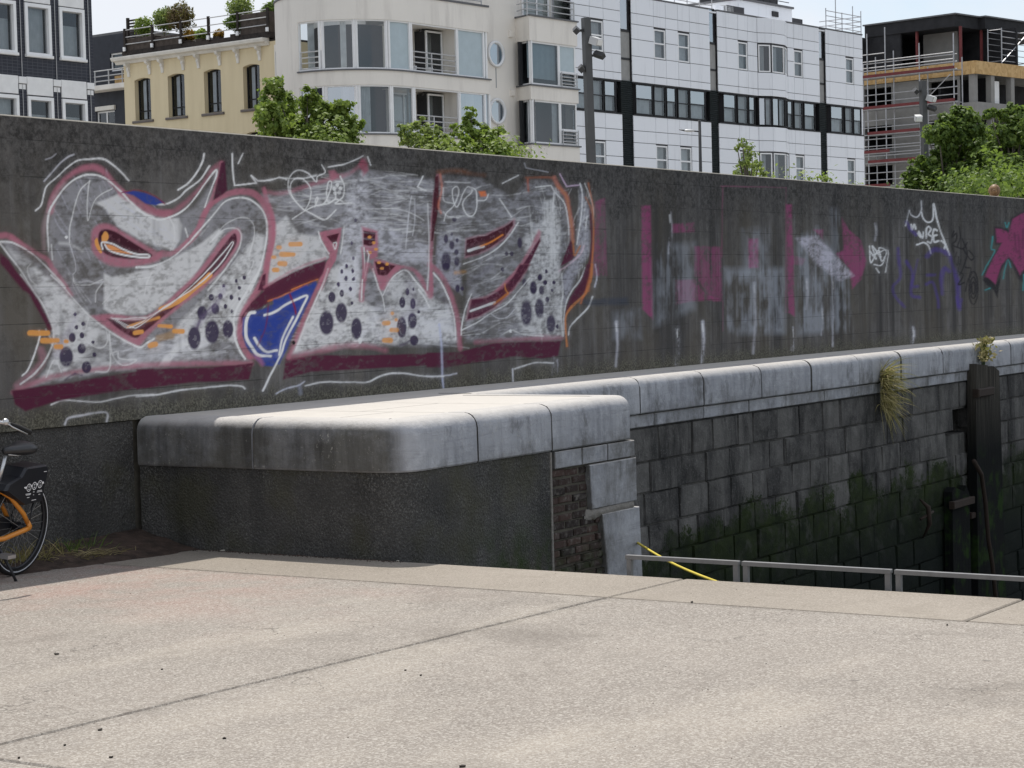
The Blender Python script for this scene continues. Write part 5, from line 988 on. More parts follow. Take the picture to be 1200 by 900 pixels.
# ------------------------------------------------------------------ bicycle
def bicycle():
    q = at_g(13, 675); t = thing('bicycle', 'orange step-through hire bicycle with black rear guard leaning on its kickstand', 'bicycle', (q[0]+.035, q[1], q[2]), math.pi)
    t.rotation_euler = (-.13, 0, math.pi+.2); r = .335
    def wheel(x, lab):
        w_ = thing_part('wheel', t, (x, 0, r)); MB().ring((0,0,0), r-.021, .021, 'y', 64, 10).build('tyre', M['rubber'], w_, True)
        for sgn in (1, -1):
            mb = MB(); n = 64; R0, R1 = r-.031, r-.025
            for i in range(n): a = 6.283*i/n; mb.v += [(R0*math.cos(a), sgn*.0195, R0*math.sin(a)), (R1*math.cos(a), sgn*.0213, R1*math.sin(a))]
            for i in range(n): j = (i+1) % n; mb.f.append((2*i, 2*j, 2*j+1, 2*i+1))
            mb.build('reflective_band', M['reflect'], w_, fix=False)
        MB().ring((0,0,0), r-.047, .012, 'y', 64, 6).build('rim', M['black_plastic'], w_, True)
        mb = MB(); mb.tube([(0,-.05,0),(0,.05,0)], .03, 12); mb.build('hub', M['black_plastic'], w_, True)
        mb = MB()
        for i in range(28):
            a = 6.283*i/28; b = a+(.5 if i % 2 else -.5); s_ = .035 if (i//2) % 2 else -.035; mb.tube([(.03*math.cos(b), s_, .03*math.sin(b)), ((r-.05)*math.cos(a), 0, (r-.05)*math.sin(a))], .0015, 4, False)
        mb.build('spokes', M['silver'], w_)
        return w_
    def thing_part(name, par, loc):
        me = bpy.data.meshes.new(name); mb = MB(); mb.tube([(0,-.065,0),(0,.065,0)], .008, 8); o = mb.build(name, M['silver'], par); o.location = loc; return o
    wheel(0, ''); wheel(1.1, '')
    fr = MB(); BB = (.44, 0, .29); ST = (.27, 0, .66)
    fr.tube([BB, ST], .021, 10); fr.tube([(.44,0,.30),(.62,0,.38),(.80,0,.60),(.88,0,.82)], [.032,.034,.032,.028], 12); fr.tube([(.86,0,.72),(.90,0,.96)], .026, 10)
    for s_ in (1, -1):
        fr.tube([(.30,.02*s_,.62),(.20,.055*s_,.56),(.07,.075*s_,.44),(.02,.078*s_,.375)], .0165, 10); fr.tube([(.42,.035*s_,.285),(.25,.06*s_,.29),(.05,.078*s_,.325),(-.005,.078*s_,.335)], .0175, 10)
        fr.tube([(.02,.078*s_,.38),(-.012,.078*s_,.345),(-.005,.078*s_,.33)], .017, 8)
        fr.tube([(.925,.05*s_,.68),(1.0,.055*s_,.52),(1.1,.055*s_,.345)], .015, 8)
    fr.build('frame', M['orange'], t, True)
    mb = MB(); mb.tube([ST,(.215,0,.83)], .0145, 10); mb.build('seat_post', M['silver'], t, True)
    # saddle: broad back, narrow nose
    mb = MB(); secs = [(-.06,.03,.86,.018),(-.045,.075,.865,.035),(.0,.098,.873,.042),(.06,.085,.872,.04),(.12,.055,.868,.032),(.18,.034,.867,.027),(.225,.024,.866,.022),(.235,.008,.862,.012)]; n = 12
    for x, w_, z, h in secs:
        for k in range(n): a = 6.283*k/n; mb.v.append((x, w_*math.cos(a), z+h*math.sin(a)*(1 if math.sin(a) > 0 else 1.2)))
    for i in range(len(secs)-1):
        for k in range(n): mb.f.append((i*n+k, (i+1)*n+k, (i+1)*n+(k+1) % n, i*n+(k+1) % n))
    mb.f += [tuple(range(n)), tuple(reversed(range((len(secs)-1)*n, len(secs)*n)))]; mb.build('saddle', M['saddle'], t, True)
    mb = MB(); mb.tube([(.02,.03,.84),(.1,.02,.825),(.2,.012,.84)], .005, 6); mb.tube([(.02,-.03,.84),(.1,-.02,.825),(.2,-.012,.84)], .005, 6); mb.build('saddle_rail', M['silver'], t, True)
    # rear guard box
    pts = [(.33,.62),(.30,.66),(.16,.70),(.11,.755),(-.13,.755),(-.155,.73),(-.125,.60),(-.105,.505),(.10,.50),(.16,.53)]
    mb = MB(); W0 = .105; n = len(pts); cxm, czm = .08, .63; rings = []
    for y, k in ((-W0, .93), (-W0+.02, 1), (W0-.02, 1), (W0, .93)): rings.append([(cxm+(x-cxm)*k, y, czm+(z-czm)*k) for x, z in pts])
    for rg in rings: mb.v += rg
    for j in range(3):
        for i in range(n): mb.f.append((j*n+i, j*n+(i+1) % n, (j+1)*n+(i+1) % n, (j+1)*n+i))
    mb.f += [tuple(reversed(range(n))), tuple(range(3*n, 4*n))]; gb = mb.build('rear_guard', M['black_plastic'], t)
    yp = W0+.0015
    def flat(poly, name='print'): MB().prism(poly, W0-.002, yp, 'y').build(name, M['white_print'], gb)
    flat([(.115,.615),(.13,.628),(-.095,.645),(-.10,.632)], 'print_stripe')
    for cx_ in (.075, .012, -.052):
        mb = MB(); k = 18; m_ = (.62+.0-(cx_-.075)*.09)
        for q_ in range(k): a = 6.283*q_/k; mb.v += [(cx_+.027*math.cos(a), yp+.0012, m_+.027*math.sin(a)), (cx_+.022*math.cos(a), yp+.0012, m_+.022*math.sin(a))]
        for q_ in range(k): j = (q_+1) % k; mb.f.append((2*q_, 2*j, 2*j+1, 2*q_+1))
        mb.build('print_ring', M['white_print'], gb, fix=False)
        mb = MB(); mb.v = [(cx_+.022*math.cos(6.283*q_/k), yp+.001, m_+.022*math.sin(6.283*q_/k)) for q_ in range(k)]; mb.f = [tuple(range(k))]; mb.build('print_disc', M['black_plastic'], gb, fix=False)
        for a_, b_ in ((-.008, -.012), (-.004, .0), (-.008, .011)): MB().box(cx_+a_, cx_-a_, W0-.002, yp+.002, m_+b_-.0022, m_+b_+.0022).build('print_icon', M['white_print'], gb)
    for x0_, x1_, z_ in ((.105,.045,.578),(.10,.05,.571),(.085,.06,.553),(.02,.005,.585),(.016,.008,.565),(-.03,-.08,.588),(-.025,-.085,.580),(-.045,-.065,.562),(-.09,-.122,.712),(.03,-.02,.53)): MB().box(min(x0_,x1_), max(x0_,x1_), W0-.004, yp, z_-.0018, z_+.0018).build('print_line', M['white_print'], gb)
    mb = MB(); mb.tube([(-.11,.0,.60),(-.17,.0,.56),(-.20,.0,.555)], [.02,.012,.008], 8); mb.build('rear_light', M['black_plastic'], t, True)
    mb = MB()
    for s_ in (1, -1): mb.tube([(.0,.08*s_,.36),(-.06,.06*s_,.5)], .006, 6)
    mb.build('rack_stay', M['black_plastic'], t, True)
    mb = MB(); mb.prism([(.50,.22),(.53,.29),(.49,.36),(.30,.375),(.05,.40),(-.04,.35),(.0,.29),(.30,.23)], -.075, -.045, 'y'); mb.build('chain_case', M['black_plastic'], t)
    mb = MB(); mb.tube([(.44,-.09,.29),(.44,.09,.29)], .022, 10); mb.tube([(.44,.085,.29),(.35,.10,.20)], .011, 8); mb.tube([(.44,-.085,.29),(.48,-.10,.44)], .011, 8); mb.build('crank', M['black_plastic'], t, True)
    for c_ in ((.34,.15,.20),(.48,-.15,.445)): MB().cbox(c_[0]-.045, c_[0]+.045, c_[1]-.045, c_[1]+.045, c_[2]-.012, c_[2]+.012, .006).build('pedal', M['silver'], t)
    mb = MB(); mb.tube([(.34,.06,.28),(.30,.17,.10),(.27,.215,-.006)], [.011,.010,.010], 8); mb.tube([(.27,.215,.0),(.225,.225,.0)], .013, 8); mb.build('kickstand', M['black_plastic'], t, True)
    mb = MB(); mb.tube([(.89,0,.92),(.87,0,1.10),(.84,0,1.13)], .016, 10)
    for s_ in (1, -1): mb.tube([(.84,0,1.13),(.83,.12*s_,1.135),(.72,.24*s_,1.13),(.58,.285*s_,1.10)], .0125, 10)
    mb.build('handlebar', M['silver'], t, True)
    for s_ in (1, -1):
        mb = MB(); mb.tube([(.60,.28*s_,1.105),(.54,.30*s_,1.085),(.42,.315*s_,1.045)], [.016,.0175,.0165], 12); mb.build('grip', M['rubber'], t, True)
        mb = MB(); mb.tube([(.64,.262*s_,1.125),(.60,.30*s_,1.09),(.48,.335*s_,1.04)], .005, 6); mb.ball((.63,.265*s_,1.12), .024); mb.build('brake_lever', M['silver'], t, True)
    return t
bicycle()

# ------------------------------------------------------------------ trees behind the wall
def tree(lab, depth, clusters, mat, n, leaf=.13, group='trees behind the wall', name='tree', droop=0.0, low=3, trunk_px=None, asp=.62):
    P = [(at_d(x, y, depth+dz), r_/FPX*depth) for x, y, r_, dz in [(c+(random.uniform(-1.2, 1.2)*c[2]/18.0,)) if len(c) == 3 else c for c in clusters]]
    cx_ = np.mean([p[0] for p in P], 0)
    if trunk_px is not None: cx_ = at_d(trunk_px, 250, depth)
    base = np.array([cx_[0], cx_[1], STREET_Z]); t = thing(name, lab, 'tree' if name == 'tree' else 'shrub', base, 0, group)
    P = [(p-base, r_) for p, r_ in P]; zmin = min(p[2] for p, _ in P)
    for k in range(low):                                     # crown goes on below what the wall hides
        a = 6.28*k/low; P.append((np.array([math.cos(a)*1.0, math.sin(a)*.9, max(2.0, zmin-.7-.4*(k % 2))]), .75))
    top = max(p[2] for p, _ in P); m0 = np.mean([p for p, _ in P], 0)
    mb = MB(); mb.tube([(0,0,-.05),(.03,.02,top*.3),(m0[0]*.5,m0[1]*.5,top*.6),(m0[0],m0[1],top*.86)], [.13,.10,.07,.02], 8); mb.build('trunk', M['bark'], t, True)
    for p, r_ in P:
        s_ = np.array([m0[0]*.35, m0[1]*.35, max(1.4, p[2]*.5)]); mb = MB(); mb.tube([tuple(s_), tuple((s_+p)/2+np.array([0,0,.1])), tuple(p)], [.045,.03,.008], 5); mb.build('limb', M['bark'], t, True)
    w_ = np.array([r_**2 for _, r_ in P]); w_ /= w_.sum(); pts, nr = [], []
    for (p, r_), k in zip(P, (w_*n).astype(int)+8):
        ns = max(14, int(k/22)); d = RNG.normal(size=(ns, 3)); d /= np.linalg.norm(d, axis=1, keepdims=True); tw = p+d*(r_*(.35+.8*RNG.random(ns)**.7+.45*(RNG.random(ns) > .86)))[:, None]   # twig ends
        idx = RNG.integers(0, ns, k); off = RNG.normal(size=(k, 3))*np.array([.17, .17, .12])*r_*1.2; q_ = tw[idx]+off; q_[:, 2] -= droop*np.abs(off[:, 0])*2
        pts.append(q_); nn = (q_-p)/r_+RNG.normal(size=(k, 3))*.7+np.array([0, 0, .5]); nr.append(nn)
    leaves_mesh('crown', np.vstack(pts), np.vstack(nr), leaf, asp, M[mat], t); return t
tree('round leafy street tree in front of the cream house', 50, [(322,100,11),(320,118,14),(312,136,14),(336,128,13),(332,146,15),(360,114,10),(364,132,14),(382,128,10),(398,126,11),(396,142,14),(414,150,10),(350,154,14),(375,156,14),(405,160,12),(318,158,14)], 'leaf_bright', 24000, .125)
tree('low spreading tree under the open balconies of the ivory block', 48, [(478,158,10),(492,152,11),(506,158,11),(518,166,11),(485,170,12),(503,174,13),(526,176,10),(472,150,6)], 'leaf_pale', 10000, .12)
tree('small upright tree under the oval windows of the ivory block', 50, [(551,132,6),(550,142,9),(545,156,11),(562,156,12),(577,160,10),(568,172,13),(585,173,9),(548,174,12),(586,152,5)], 'leaf_bright', 12000, .12)
tree('slender drooping birch in front of the white panelled building', 52, [(870,166,5),(864,172,4),(876,174,6),(882,184,7),(874,188,7),(888,194,7),(868,198,8),(880,203,9),(892,204,6),(862,204,5)], 'leaf_pale', 5000, .10, droop=.8, low=2)
tree('tiny bush top just showing over the wall', 46, [(958,208,3.2),(965,210,3.6),(972,211,3)], 'leaf_bright', 700, .10, None, 'bush', low=2)
tree('big leafy maple in front of the building under construction', 58, [(1122,134,8),(1135,140,10),(1108,142,8),(1100,156,10),(1122,156,13),(1142,158,12),(1130,176,15),(1108,178,12),(1088,160,6),(1148,180,12),(1096,196,12),(1078,190,7),(1070,202,7),(1112,204,15),(1138,204,15),(1082,212,10),(1066,214,6),(1155,206,12),(1062,206,4)], 'leaf_dark', 52000, .13)
tree('dense dark tree behind the passer-by at the far end of the wall', 54, [(1188,130,9),(1198,140,12),(1176,136,7),(1168,154,9),(1186,156,13),(1160,132,6),(1178,176,13),(1200,172,15),(1164,176,9),(1190,198,15),(1210,196,15),(1170,198,12),(1215,150,16),(1225,180,16),(1180,214,12),(1200,218,12)], 'leaf_dark', 42000, .13)
tree('low bush just above the wall beside the passer-by', 45, [(1188,224,4),(1198,226,5),(1208,227,6),(1150,220,4),(1138,220,4)], 'leaf_dark', 2400, .12, None, 'bush', low=2)

# ------------------------------------------------------------------ posts behind the wall
def camera_post(lab, px0, py0, px1, py1, depth, width, heads, group):
    a = at_d(px0, py0, depth); b = at_d(px1, py1, depth); d = (a-b)/(a[2]-b[2]); base = b+d*(STREET_Z-b[2])
    t = thing('camera_post', lab, 'post', base, YAW*0+R(-33), group); RM = np.array([[math.cos(R(33)), -math.sin(R(33)), 0], [math.sin(R(33)), math.cos(R(33)), 0], [0, 0, 1]])
    top = RM@(a-base); h = width/2
    mb = MB(); mb.add([(-h,-h,0),(h,-h,0),(h,h,0),(-h,h,0)]+[(top[0]+sx*h, top[1]+sy*h, top[2]) for sx, sy in ((-1,-1),(1,-1),(1,1),(-1,1))], [(0,3,2,1),(4,5,6,7),(0,1,5,4),(1,2,6,5),(2,3,7,6),(3,0,4,7)]); mb.build('post', M['steel_post'], t)
    MB().box(-.22, .22, -.22, .22, .0, .03).build('base_plate', M['steel_post'], t)
    for (x, y, kind) in heads:
        q = RM@(at_d(x, y, depth)-base); c0 = top*(q[2]/top[2]); s_ = 1 if q[0] > c0[0] else -1
        mb = MB(); mb.bar((c0[0]+s_*h, c0[1], q[2]), (q[0]-s_*.06, q[1], q[2]), .05); arm = mb.build('bracket', M['dark_metal'], t)
        if kind == 'c':
            mb = MB(); mb.prism([(-.085,0),(0,-.085),(.085,0),(0,.085)], -.13, .13, 'y'); o = mb.build('camera', M['dark_metal'], t)
        else:
            o = MB().cbox(-.105, .105, -.12, .12, -.085, .085, .02).build('floodlight', M['railing'], t); MB().box(-.08, .08, -.13, -.12, -.06, .06).build('lens', M['white_panel'], o)
        o.location = (q[0], q[1]-.1, q[2]); o.rotation_euler = (R(20), 0, R(25*s_))
    return t
camera_post('tall grey square post with cameras in front of the white panelled building', 686.5, 21, 692.5, 180, 46, .165, [(673,36,'c'),(696,49,'l'),(700,65,'c'),(679,81,'c')], 'camera posts')
camera_post('grey square post with cameras rising from the maple by the scaffolding', 1081, 95, 1084, 185, 60, .165, [(1071,107,'c'),(1089,116,'l'),(1090,127,'c'),(1074,139,'l')], 'camera posts')
a = at_d(818.7, 141, 70); b = at_d(821, 200, 70); base = np.array([b[0], b[1], STREET_Z]); t = thing('street_lamp', 'slim dark street lamp with one short arm before the white panelled building', 'street lamp', base, R(-33))
h_ = float(a[2]-STREET_Z); mb = MB(); mb.tube([(0,0,0),(0,0,h_*.5),(0,0,h_)], [.075,.06,.05], 10); mb.build('pole', M['dark_metal'], t, True)
za_ = float(at_d(817, 154.5, 70)[2]-STREET_Z); mb = MB(); mb.tube([(0,0,za_),(-.25,0,za_+.02)], .025, 8); mb.build('arm', M['dark_metal'], t, True)
mb = MB(); mb.ball((-.42,0,za_+.03), (.22,.1,.05)); mb.build('lamp_head', M['railing'], t, True); mb = MB(); mb.tube([(-.6,0,za_+.03),(-.82,0,za_+.06)], [.03,.012], 6); mb.build('spigot', M['dark_metal'], t, True)

# ------------------------------------------------------------------ passer-by: only the head shows over the wall
def person():
    hd = at_d(1165.5, 229.5, 33); t = thing('person', 'passer-by with brown hair walking behind the wall, head just above it', 'person', (hd[0], hd[1], STREET_Z+.12), R(20)); S = (float(hd[2])-STREET_Z-.12+.02)/1.60
    J = {'pel': (0,0,.95,.15,.11), 'wai': (0,0,1.08,.13,.10), 'che': (.01,0,1.28,.17,.12), 'nk0': (.0,0,1.43,.07,.065), 'nk1': (.02,0,1.50,.055,.055), 'hd0': (.05,0,1.58,.085,.10), 'hd1': (.045,0,1.66,.09,.11), 'hd2': (.02,0,1.72,.05,.06),
         'sl': (.0,.17,1.40,.06,.06), 'el': (-.05,.23,1.13,.042,.042), 'wl': (.05,.24,.90,.03,.03), 'hl': (.08,.24,.80,.035,.02), 'sr': (0,-.17,1.40,.06,.06), 'er': (.05,-.23,1.14,.042,.042), 'wr': (.18,-.22,.95,.03,.03), 'hr': (.23,-.22,.87,.035,.02),
         'tl': (.0,.09,.86,.085,.085), 'kl': (.12,.09,.50,.055,.055), 'al': (.06,.09,.09,.038,.038), 'fl': (.20,.09,.03,.035,.03), 'tr': (0,-.09,.86,.085,.085), 'kr': (-.05,-.09,.49,.055,.055), 'ar': (-.22,-.09,.12,.038,.038), 'fr': (-.09,-.09,.03,.035,.03)}
    names = list(J); ix = {k: i for i, k in enumerate(names)}; E = 'pel-wai wai-che che-nk0 nk0-nk1 nk1-hd0 hd0-hd1 hd1-hd2 che-sl sl-el el-wl wl-hl che-sr sr-er er-wr wr-hr pel-tl tl-kl kl-al al-fl pel-tr tr-kr kr-ar ar-fr'.split()
    me = bpy.data.meshes.new('body'); me.from_pydata([tuple(c*S for c in J[k][:3]) for k in names], [tuple(ix[q] for q in e.split('-')) for e in E], [])
    o = link('body', me, t); md = o.modifiers.new('skin', 'SKIN')
    for i, k in enumerate(names): sv = me.skin_vertices[0].data[i]; sv.radius = (J[k][3]*S, J[k][4]*S); sv.use_root = (k == 'pel')
    o.modifiers.new('sub', 'SUBSURF').levels = 2; o.modifiers['sub'].render_levels = 2; md.use_smooth_shade = True; me.materials.append(M['skin'])
    hc = np.array([.02, 0, 1.655])*S
    mb = MB(); n, m = 20, 12                                 # hair: cap with a swept side and a knot
    for i in range(m+1):
        pass
        for k in range(n):
            a = 6.283*k/n; ph = math.pi*i/m*(.34+.50*(1-math.cos(a))/2); r_ = 1.0+.06*math.sin(7*a+2*ph)*math.sin(ph); mb.v.append((hc[0]-.028*S+.138*S*r_*math.sin(ph)*math.cos(a), hc[1]+.108*S*r_*math.sin(ph)*math.sin(a), hc[2]+.015*S+.125*S*math.cos(ph)))
    for i in range(m):
        for k in range(n): mb.f.append((i*n+k, (i+1)*n+k, (i+1)*n+(k+1) % n, i*n+(k+1) % n))
    mb.ball((hc[0]-.13*S, 0, hc[2]+.0*S), (.05*S, .055*S, .055*S)); mb.build('hair', M['hair'], t, True)
    mb = MB(); mb.ball((hc[0]+.112*S, 0, hc[2]-.035*S), (.017*S, .012*S, .022*S)); mb.ball((hc[0]+.098*S, 0, hc[2]-.075*S), (.012*S,.022*S,.009*S)); mb.build('nose', M['skin'], t, True)
    for s_ in (1, -1):
        mb = MB(); mb.ball((hc[0]+.092*S, s_*.032*S, hc[2]-.005*S), (.008*S, .011*S, .007*S)); mb.build('eye', M['black_plastic'], t, True); mb = MB(); mb.ball((hc[0]+.0, s_*.082*S, hc[2]-.03*S), (.02*S, .01*S, .03*S)); mb.build('ear', M['skin'], t, True)
    mb = MB(); n = 18
    for z, rx, ry in ((1.47,.06,.075),(1.42,.10,.20),(1.30,.135,.205),(1.10,.115,.165),(.95,.135,.18),(.88,.14,.185)):
        for k in range(n): a = 6.283*k/n; mb.v.append((rx*S*math.cos(a), ry*S*math.sin(a), z*S))
    for i in range(5):
        for k in range(n): mb.f.append((i*n+k, i*n+(k+1) % n, (i+1)*n+(k+1) % n, (i+1)*n+k))
    mb.build('jacket', M['cloth'], t, True)
person()
# ------------------------------------------------------------------ buildings across the street
class Fac:
    """a facade plane: u to the right along it, depth into the building, z above street"""
    def __init__(s, px, depth, ang, sgn=1):
        O = CAM+depth*ray(px, 200); h = YAW+R(ang); s.u = sgn*np.array([math.sin(h), math.cos(h), 0.0]); s.n = np.cross(s.u, [0, 0, 1.0]); s.O = np.array([O[0], O[1], STREET_Z]); s.rz = math.atan2(s.u[1], s.u[0])
    def __call__(s, x, y, v=0.0):                            # v: depth behind the facade plane
        P = on(x, y, s.n, s.n@s.O-v); q = P-s.O; return float(q@s.u), float(q[2])
    def U(s, x, y=100, v=0.0): return s(x, y, v)[0]
    def Z(s, x, y, v=0.0): return s(x, y, v)[1]
    def V(s, x, uu, y=100):                                  # depth behind the plane where a sight line crosses u = uu
        P = on(x, y, s.u, s.u@s.O+uu); return float(-(P-s.O)@s.n)
    def root(s, name, lab, cat='building'): return thing(name, lab, cat, s.O, s.rz)
def wall_holes(mb, u0, u1, z0, z1, holes, v=0.0, rev=.28):
    us = sorted({u0, u1}|{min(max(q, u0), u1) for h in holes for q in h[:2]}); zs = sorted({z0, z1}|{min(max(q, z0), z1) for h in holes for q in h[2:]})
    for a, b in zip(us[:-1], us[1:]):
        for c, d in zip(zs[:-1], zs[1:]):
            m_, n_ = (a+b)/2, (c+d)/2
            if any(h[0] < m_ < h[1] and h[2] < n_ < h[3] for h in holes): continue
            mb.quad((a,v,c),(b,v,c),(b,v,d),(a,v,d))
    for a, b, c, d in holes:
        w_ = v+rev; mb.quad((a,v,c),(a,w_,c),(a,w_,d),(a,v,d)); mb.quad((b,v,c),(b,v,d),(b,w_,d),(b,w_,c)); mb.quad((a,v,d),(a,w_,d),(b,w_,d),(b,v,d)); mb.quad((a,v,c),(b,v,c),(b,w_,c),(a,w_,c))
    return mb
def frame_bars(mb, a, b, c, d, y0, y1, t, cols=(), rows=()):
    mb.box(a, a+t, y0, y1, c, d); mb.box(b-t, b, y0, y1, c, d); mb.box(a+t, b-t, y0, y1, c, c+t); mb.box(a+t, b-t, y0, y1, d-t, d)
    for q in cols: mb.box(q-t/2, q+t/2, y0+.004, y1, c+t, d-t)
    for q in rows: mb.box(a+t, b-t, y0+.006, y1-.002, q-t/2, q+t/2)
def window(par, a, b, c, d, v, fm='white_frame', t=.07, cols=(), rows=(), glass='glass', inner=None, room=True, name='window'):
    mb = MB(); frame_bars(mb, a, b, c, d, v, v+.07, t, cols, rows); w_ = mb.build(name, M[fm], par)
    cs = [a+t]+sorted(cols)+[b-t]; rs = [c+t]+sorted(rows)+[d-t]
    for i in range(len(cs)-1):
        for j in range(len(rs)-1):
            gl = glass[(i+j) % len(glass)] if isinstance(glass, (list, tuple)) else glass
            mb = MB(); mb.quad((cs[i],v+.04,rs[j]),(cs[i+1],v+.04,rs[j]),(cs[i+1],v+.04,rs[j+1]),(cs[i],v+.04,rs[j+1])); mb.build('pane', M[gl], w_, fix=False)
    if inner:
        for k, (p0, p1, q0, q1, mt) in enumerate(inner):
            n = 10; mb = MB(); x0_, x1_ = a+(b-a)*p0, a+(b-a)*p1; z0_, z1_ = c+(d-c)*q0, c+(d-c)*q1
            for i in range(n+1):
                x = x0_+(x1_-x0_)*i/n; y = v+.2+.02*(i % 2); mb.v += [(x, y, z0_), (x, y, z1_)]
            for i in range(n): mb.f.append((2*i, 2*i+2, 2*i+3, 2*i+1))
            mb.build('curtain', M[mt], w_, fix=False)
    if room:
        mb = MB(); e = .0; mb.quad((a-e,v+1.1,c-e),(b+e,v+1.1,c-e),(b+e,v+1.1,d+e),(a-e,v+1.1,d+e)); mb.quad((a,v+.07,c),(a,v+1.1,c),(a,v+1.1,d),(a,v+.07,d)); mb.quad((b,v+.07,c),(b,v+.07,d),(b,v+1.1,d),(b,v+1.1,c)); mb.quad((a,v+.07,c),(b,v+.07,c),(b,v+1.1,c),(a,v+1.1,c)); mb.quad((a,v+.07,d),(a,v+1.1,d),(b,v+1.1,d),(b,v+.07,d))
        mb.build('room', M['room'], w_, fix=False)
    return w_
def rails(par, pts, zs, r, posts, ztop, zbot, mat='railing', name='railing'):
    mb = MB()
    for z in zs: mb.tube([(x, y, z) for x, y in pts], r, 6)
    for x, y in posts: mb.tube([(x, y, zbot), (x, y, ztop)], r*1.2, 6)
    return mb.build(name, M[mat], par)

# ---- white panelled block
def white_block():
    F = Fac(741, 103.5, 39); t = F.root('apartment_building', 'white panelled apartment block with dark window bands and louvred slots')
    ZL = [0, 1.6, 3.2, 4.5, 5.3, 6.10, 6.90, 7.66, 8.27, 9.05]; ZU = [10.75, 11.14, 12.08, 12.94, 13.70, 14.26, 15.10]
    secs = [[-4.9,-3.37,-2.22,-.76], [.2,2.19,3.28,4.41,5.52,7.44], [8.2,10.25,11.26,12.24], [15.46,16.16,17.16,19.02], [19.76,22.08,23.07,24.15]]
    wins = [(-3.37,-2.22),(2.19,3.28),(4.41,5.52),(10.25,11.26),(16.16,17.16),(22.08,23.07)]
    WZ = [(12.06,13.64),(6.02,7.62),(2.2,3.9)]; g_ = .014; k = 0
    for sec in secs:
        wl_ = [w_ for w_ in wins if w_[0] >= sec[0]-.01 and w_[1] <= sec[-1]+.01]
        hs = [(a+.05, b-.05, c+.05, d-.05) for a, b in wl_ for c, d in WZ]
        for zz0, zz1 in ((0, 9.05), (10.75, 15.0)): dark = MB(); wall_holes(dark, sec[0], sec[-1], zz0, zz1, [h for h in hs if zz0 < h[2] and h[3] < zz1], .045, .5); dark.build('joint_backing', M['dark_joint'], t, fix=False)
        for ZS in (ZL, ZU):
            for c, d in zip(ZS[:-1], ZS[1:]):
                for a, b in zip(sec[:-1], sec[1:]):
                    parts = [(c, d)]
                    if (a, b) in wins:
                        for wz0, wz1 in WZ:
                            nxt = []
                            for p0, p1 in parts:
                                if wz1 <= p0 or wz0 >= p1: nxt.append((p0, p1)); continue
                                if wz0-p0 > .08: nxt.append((p0, wz0))
                                if p1-wz1 > .08: nxt.append((wz1, p1))
                            parts = nxt
                    for p0, p1 in parts: MB().cbox(a+g_, b-g_, 0, .05, p0+g_, p1-g_, .006).build('panel', M['panel'], t)
        for a, b in wl_:
            for c, d in WZ[:2]:
                window(t, a+.03, b-.03, c+.03, d-.03, .03, 'white_frame', .075, rows=(c+(d-c)*.52,), glass='glass', inner=[(.08,.92,.05,.95,random.choice(['blind','curtain','blind']))])
    # shallow bay in the third section
    bp = [(12.24,0.0),(13.08,-.42),(14.50,-.42),(15.46,0.0)]
    for (xa,ya),(xb,yb) in zip(bp[:-1], bp[1:]):
        L = math.hypot(xb-xa, yb-ya); fo = bpy.data.objects.new('bay_facet', None)
        def put(o):
            o.parent = t; o.location = (xa, ya, 0); o.rotation_euler = (0, 0, math.atan2(yb-ya, xb-xa)); return o
        for ZS in (ZL, ZU):
            for c, d in zip(ZS[:-1], ZS[1:]):
                parts = [(c, d)]
                for wz0, wz1 in WZ[:2]:
                    nxt = []
                    for p0, p1 in parts:
                        if wz1 <= p0 or wz0 >= p1: nxt.append((p0, p1)); continue
                        if wz0-p0 > .08: nxt.append((p0, wz0))
                        if p1-wz1 > .08: nxt.append((wz1, p1))
                    parts = nxt
                for p0, p1 in parts: put(MB().cbox(g_, L-g_, 0, .05, p0+g_, p1-g_, .006).build('panel', M['panel'], t))
        for (c, d) in WZ[:2]: put(window(t, .08, L-.08, c+.03, d-.03, .03, 'white_frame', .07, glass=random.choice(['glass','glass_sky']), inner=[(.1,.6,.05,.95,'blind')]))
        for zz0, zz1, wz in ((0, 9.05, WZ[1]), (10.75, 15.0, WZ[0])): dk = MB(); wall_holes(dk, .0, L, zz0, zz1, [(.1, L-.1, wz[0]+.05, wz[1]-.05)], .05, .3); put(dk.build('joint_backing', M['dark_joint'], t, fix=False))
        put(window(t, .03, L-.03, 9.12, 10.68, .03, 'black_frame', .05, cols=(L*.5,), glass=['glass_sky','glass'], inner=[(.55,.95,.03,.95,'curtain')]))
        bpy.data.objects.remove(fo)
    MB().prism([(12.2,.04),(13.08,-.4),(14.5,-.4),(15.5,.04)], 15.0, 15.06, 'z').build('bay_roof', M['panel'], t)
    # dark window bands
    def band(px0, px1, panes, y=117):
        a, b = (px0 if px0 < 60 else F.U(px0, y)), (px1 if px1 < 60 else F.U(px1, y)); MB().box(a, b, .12, .2, 9.05, 9.12).build('band_sill', M['black_frame'], t)
        MB().box(a, b, -.03, .12, 9.05, 9.10).build('band_sill', M['black_frame'], t); MB().box(a, b, .0, .15, 10.69, 10.75).build('band_head', M['black_frame'], t)
        for p0, p1, sp in panes:
            u0, u1 = F.U(p0, y), F.U(p1, y); z0, z1 = 9.13, 10.68
            window(t, u0-.03, u1+.03, z0, z1, .05, 'black_frame', .05, rows=(z0+(z1-z0)*(.52 if sp else .5),), glass=['glass','glass_sky'] if sp else 'glass', inner=[(.06,.94,.03,.50 if sp else .97,'curtain' if sp else 'blind')])
    band(-4.9, -.76, [(674,690,1),(694.7,708,0),(710,722.5,1)]); band(.2, 7.44, [(746.5,766,1),(768,780.5,0),(782.7,793.2,1),(796,808.4,0),(810,827.6,1)])
    px6 = lambda x: 840+x/4.09
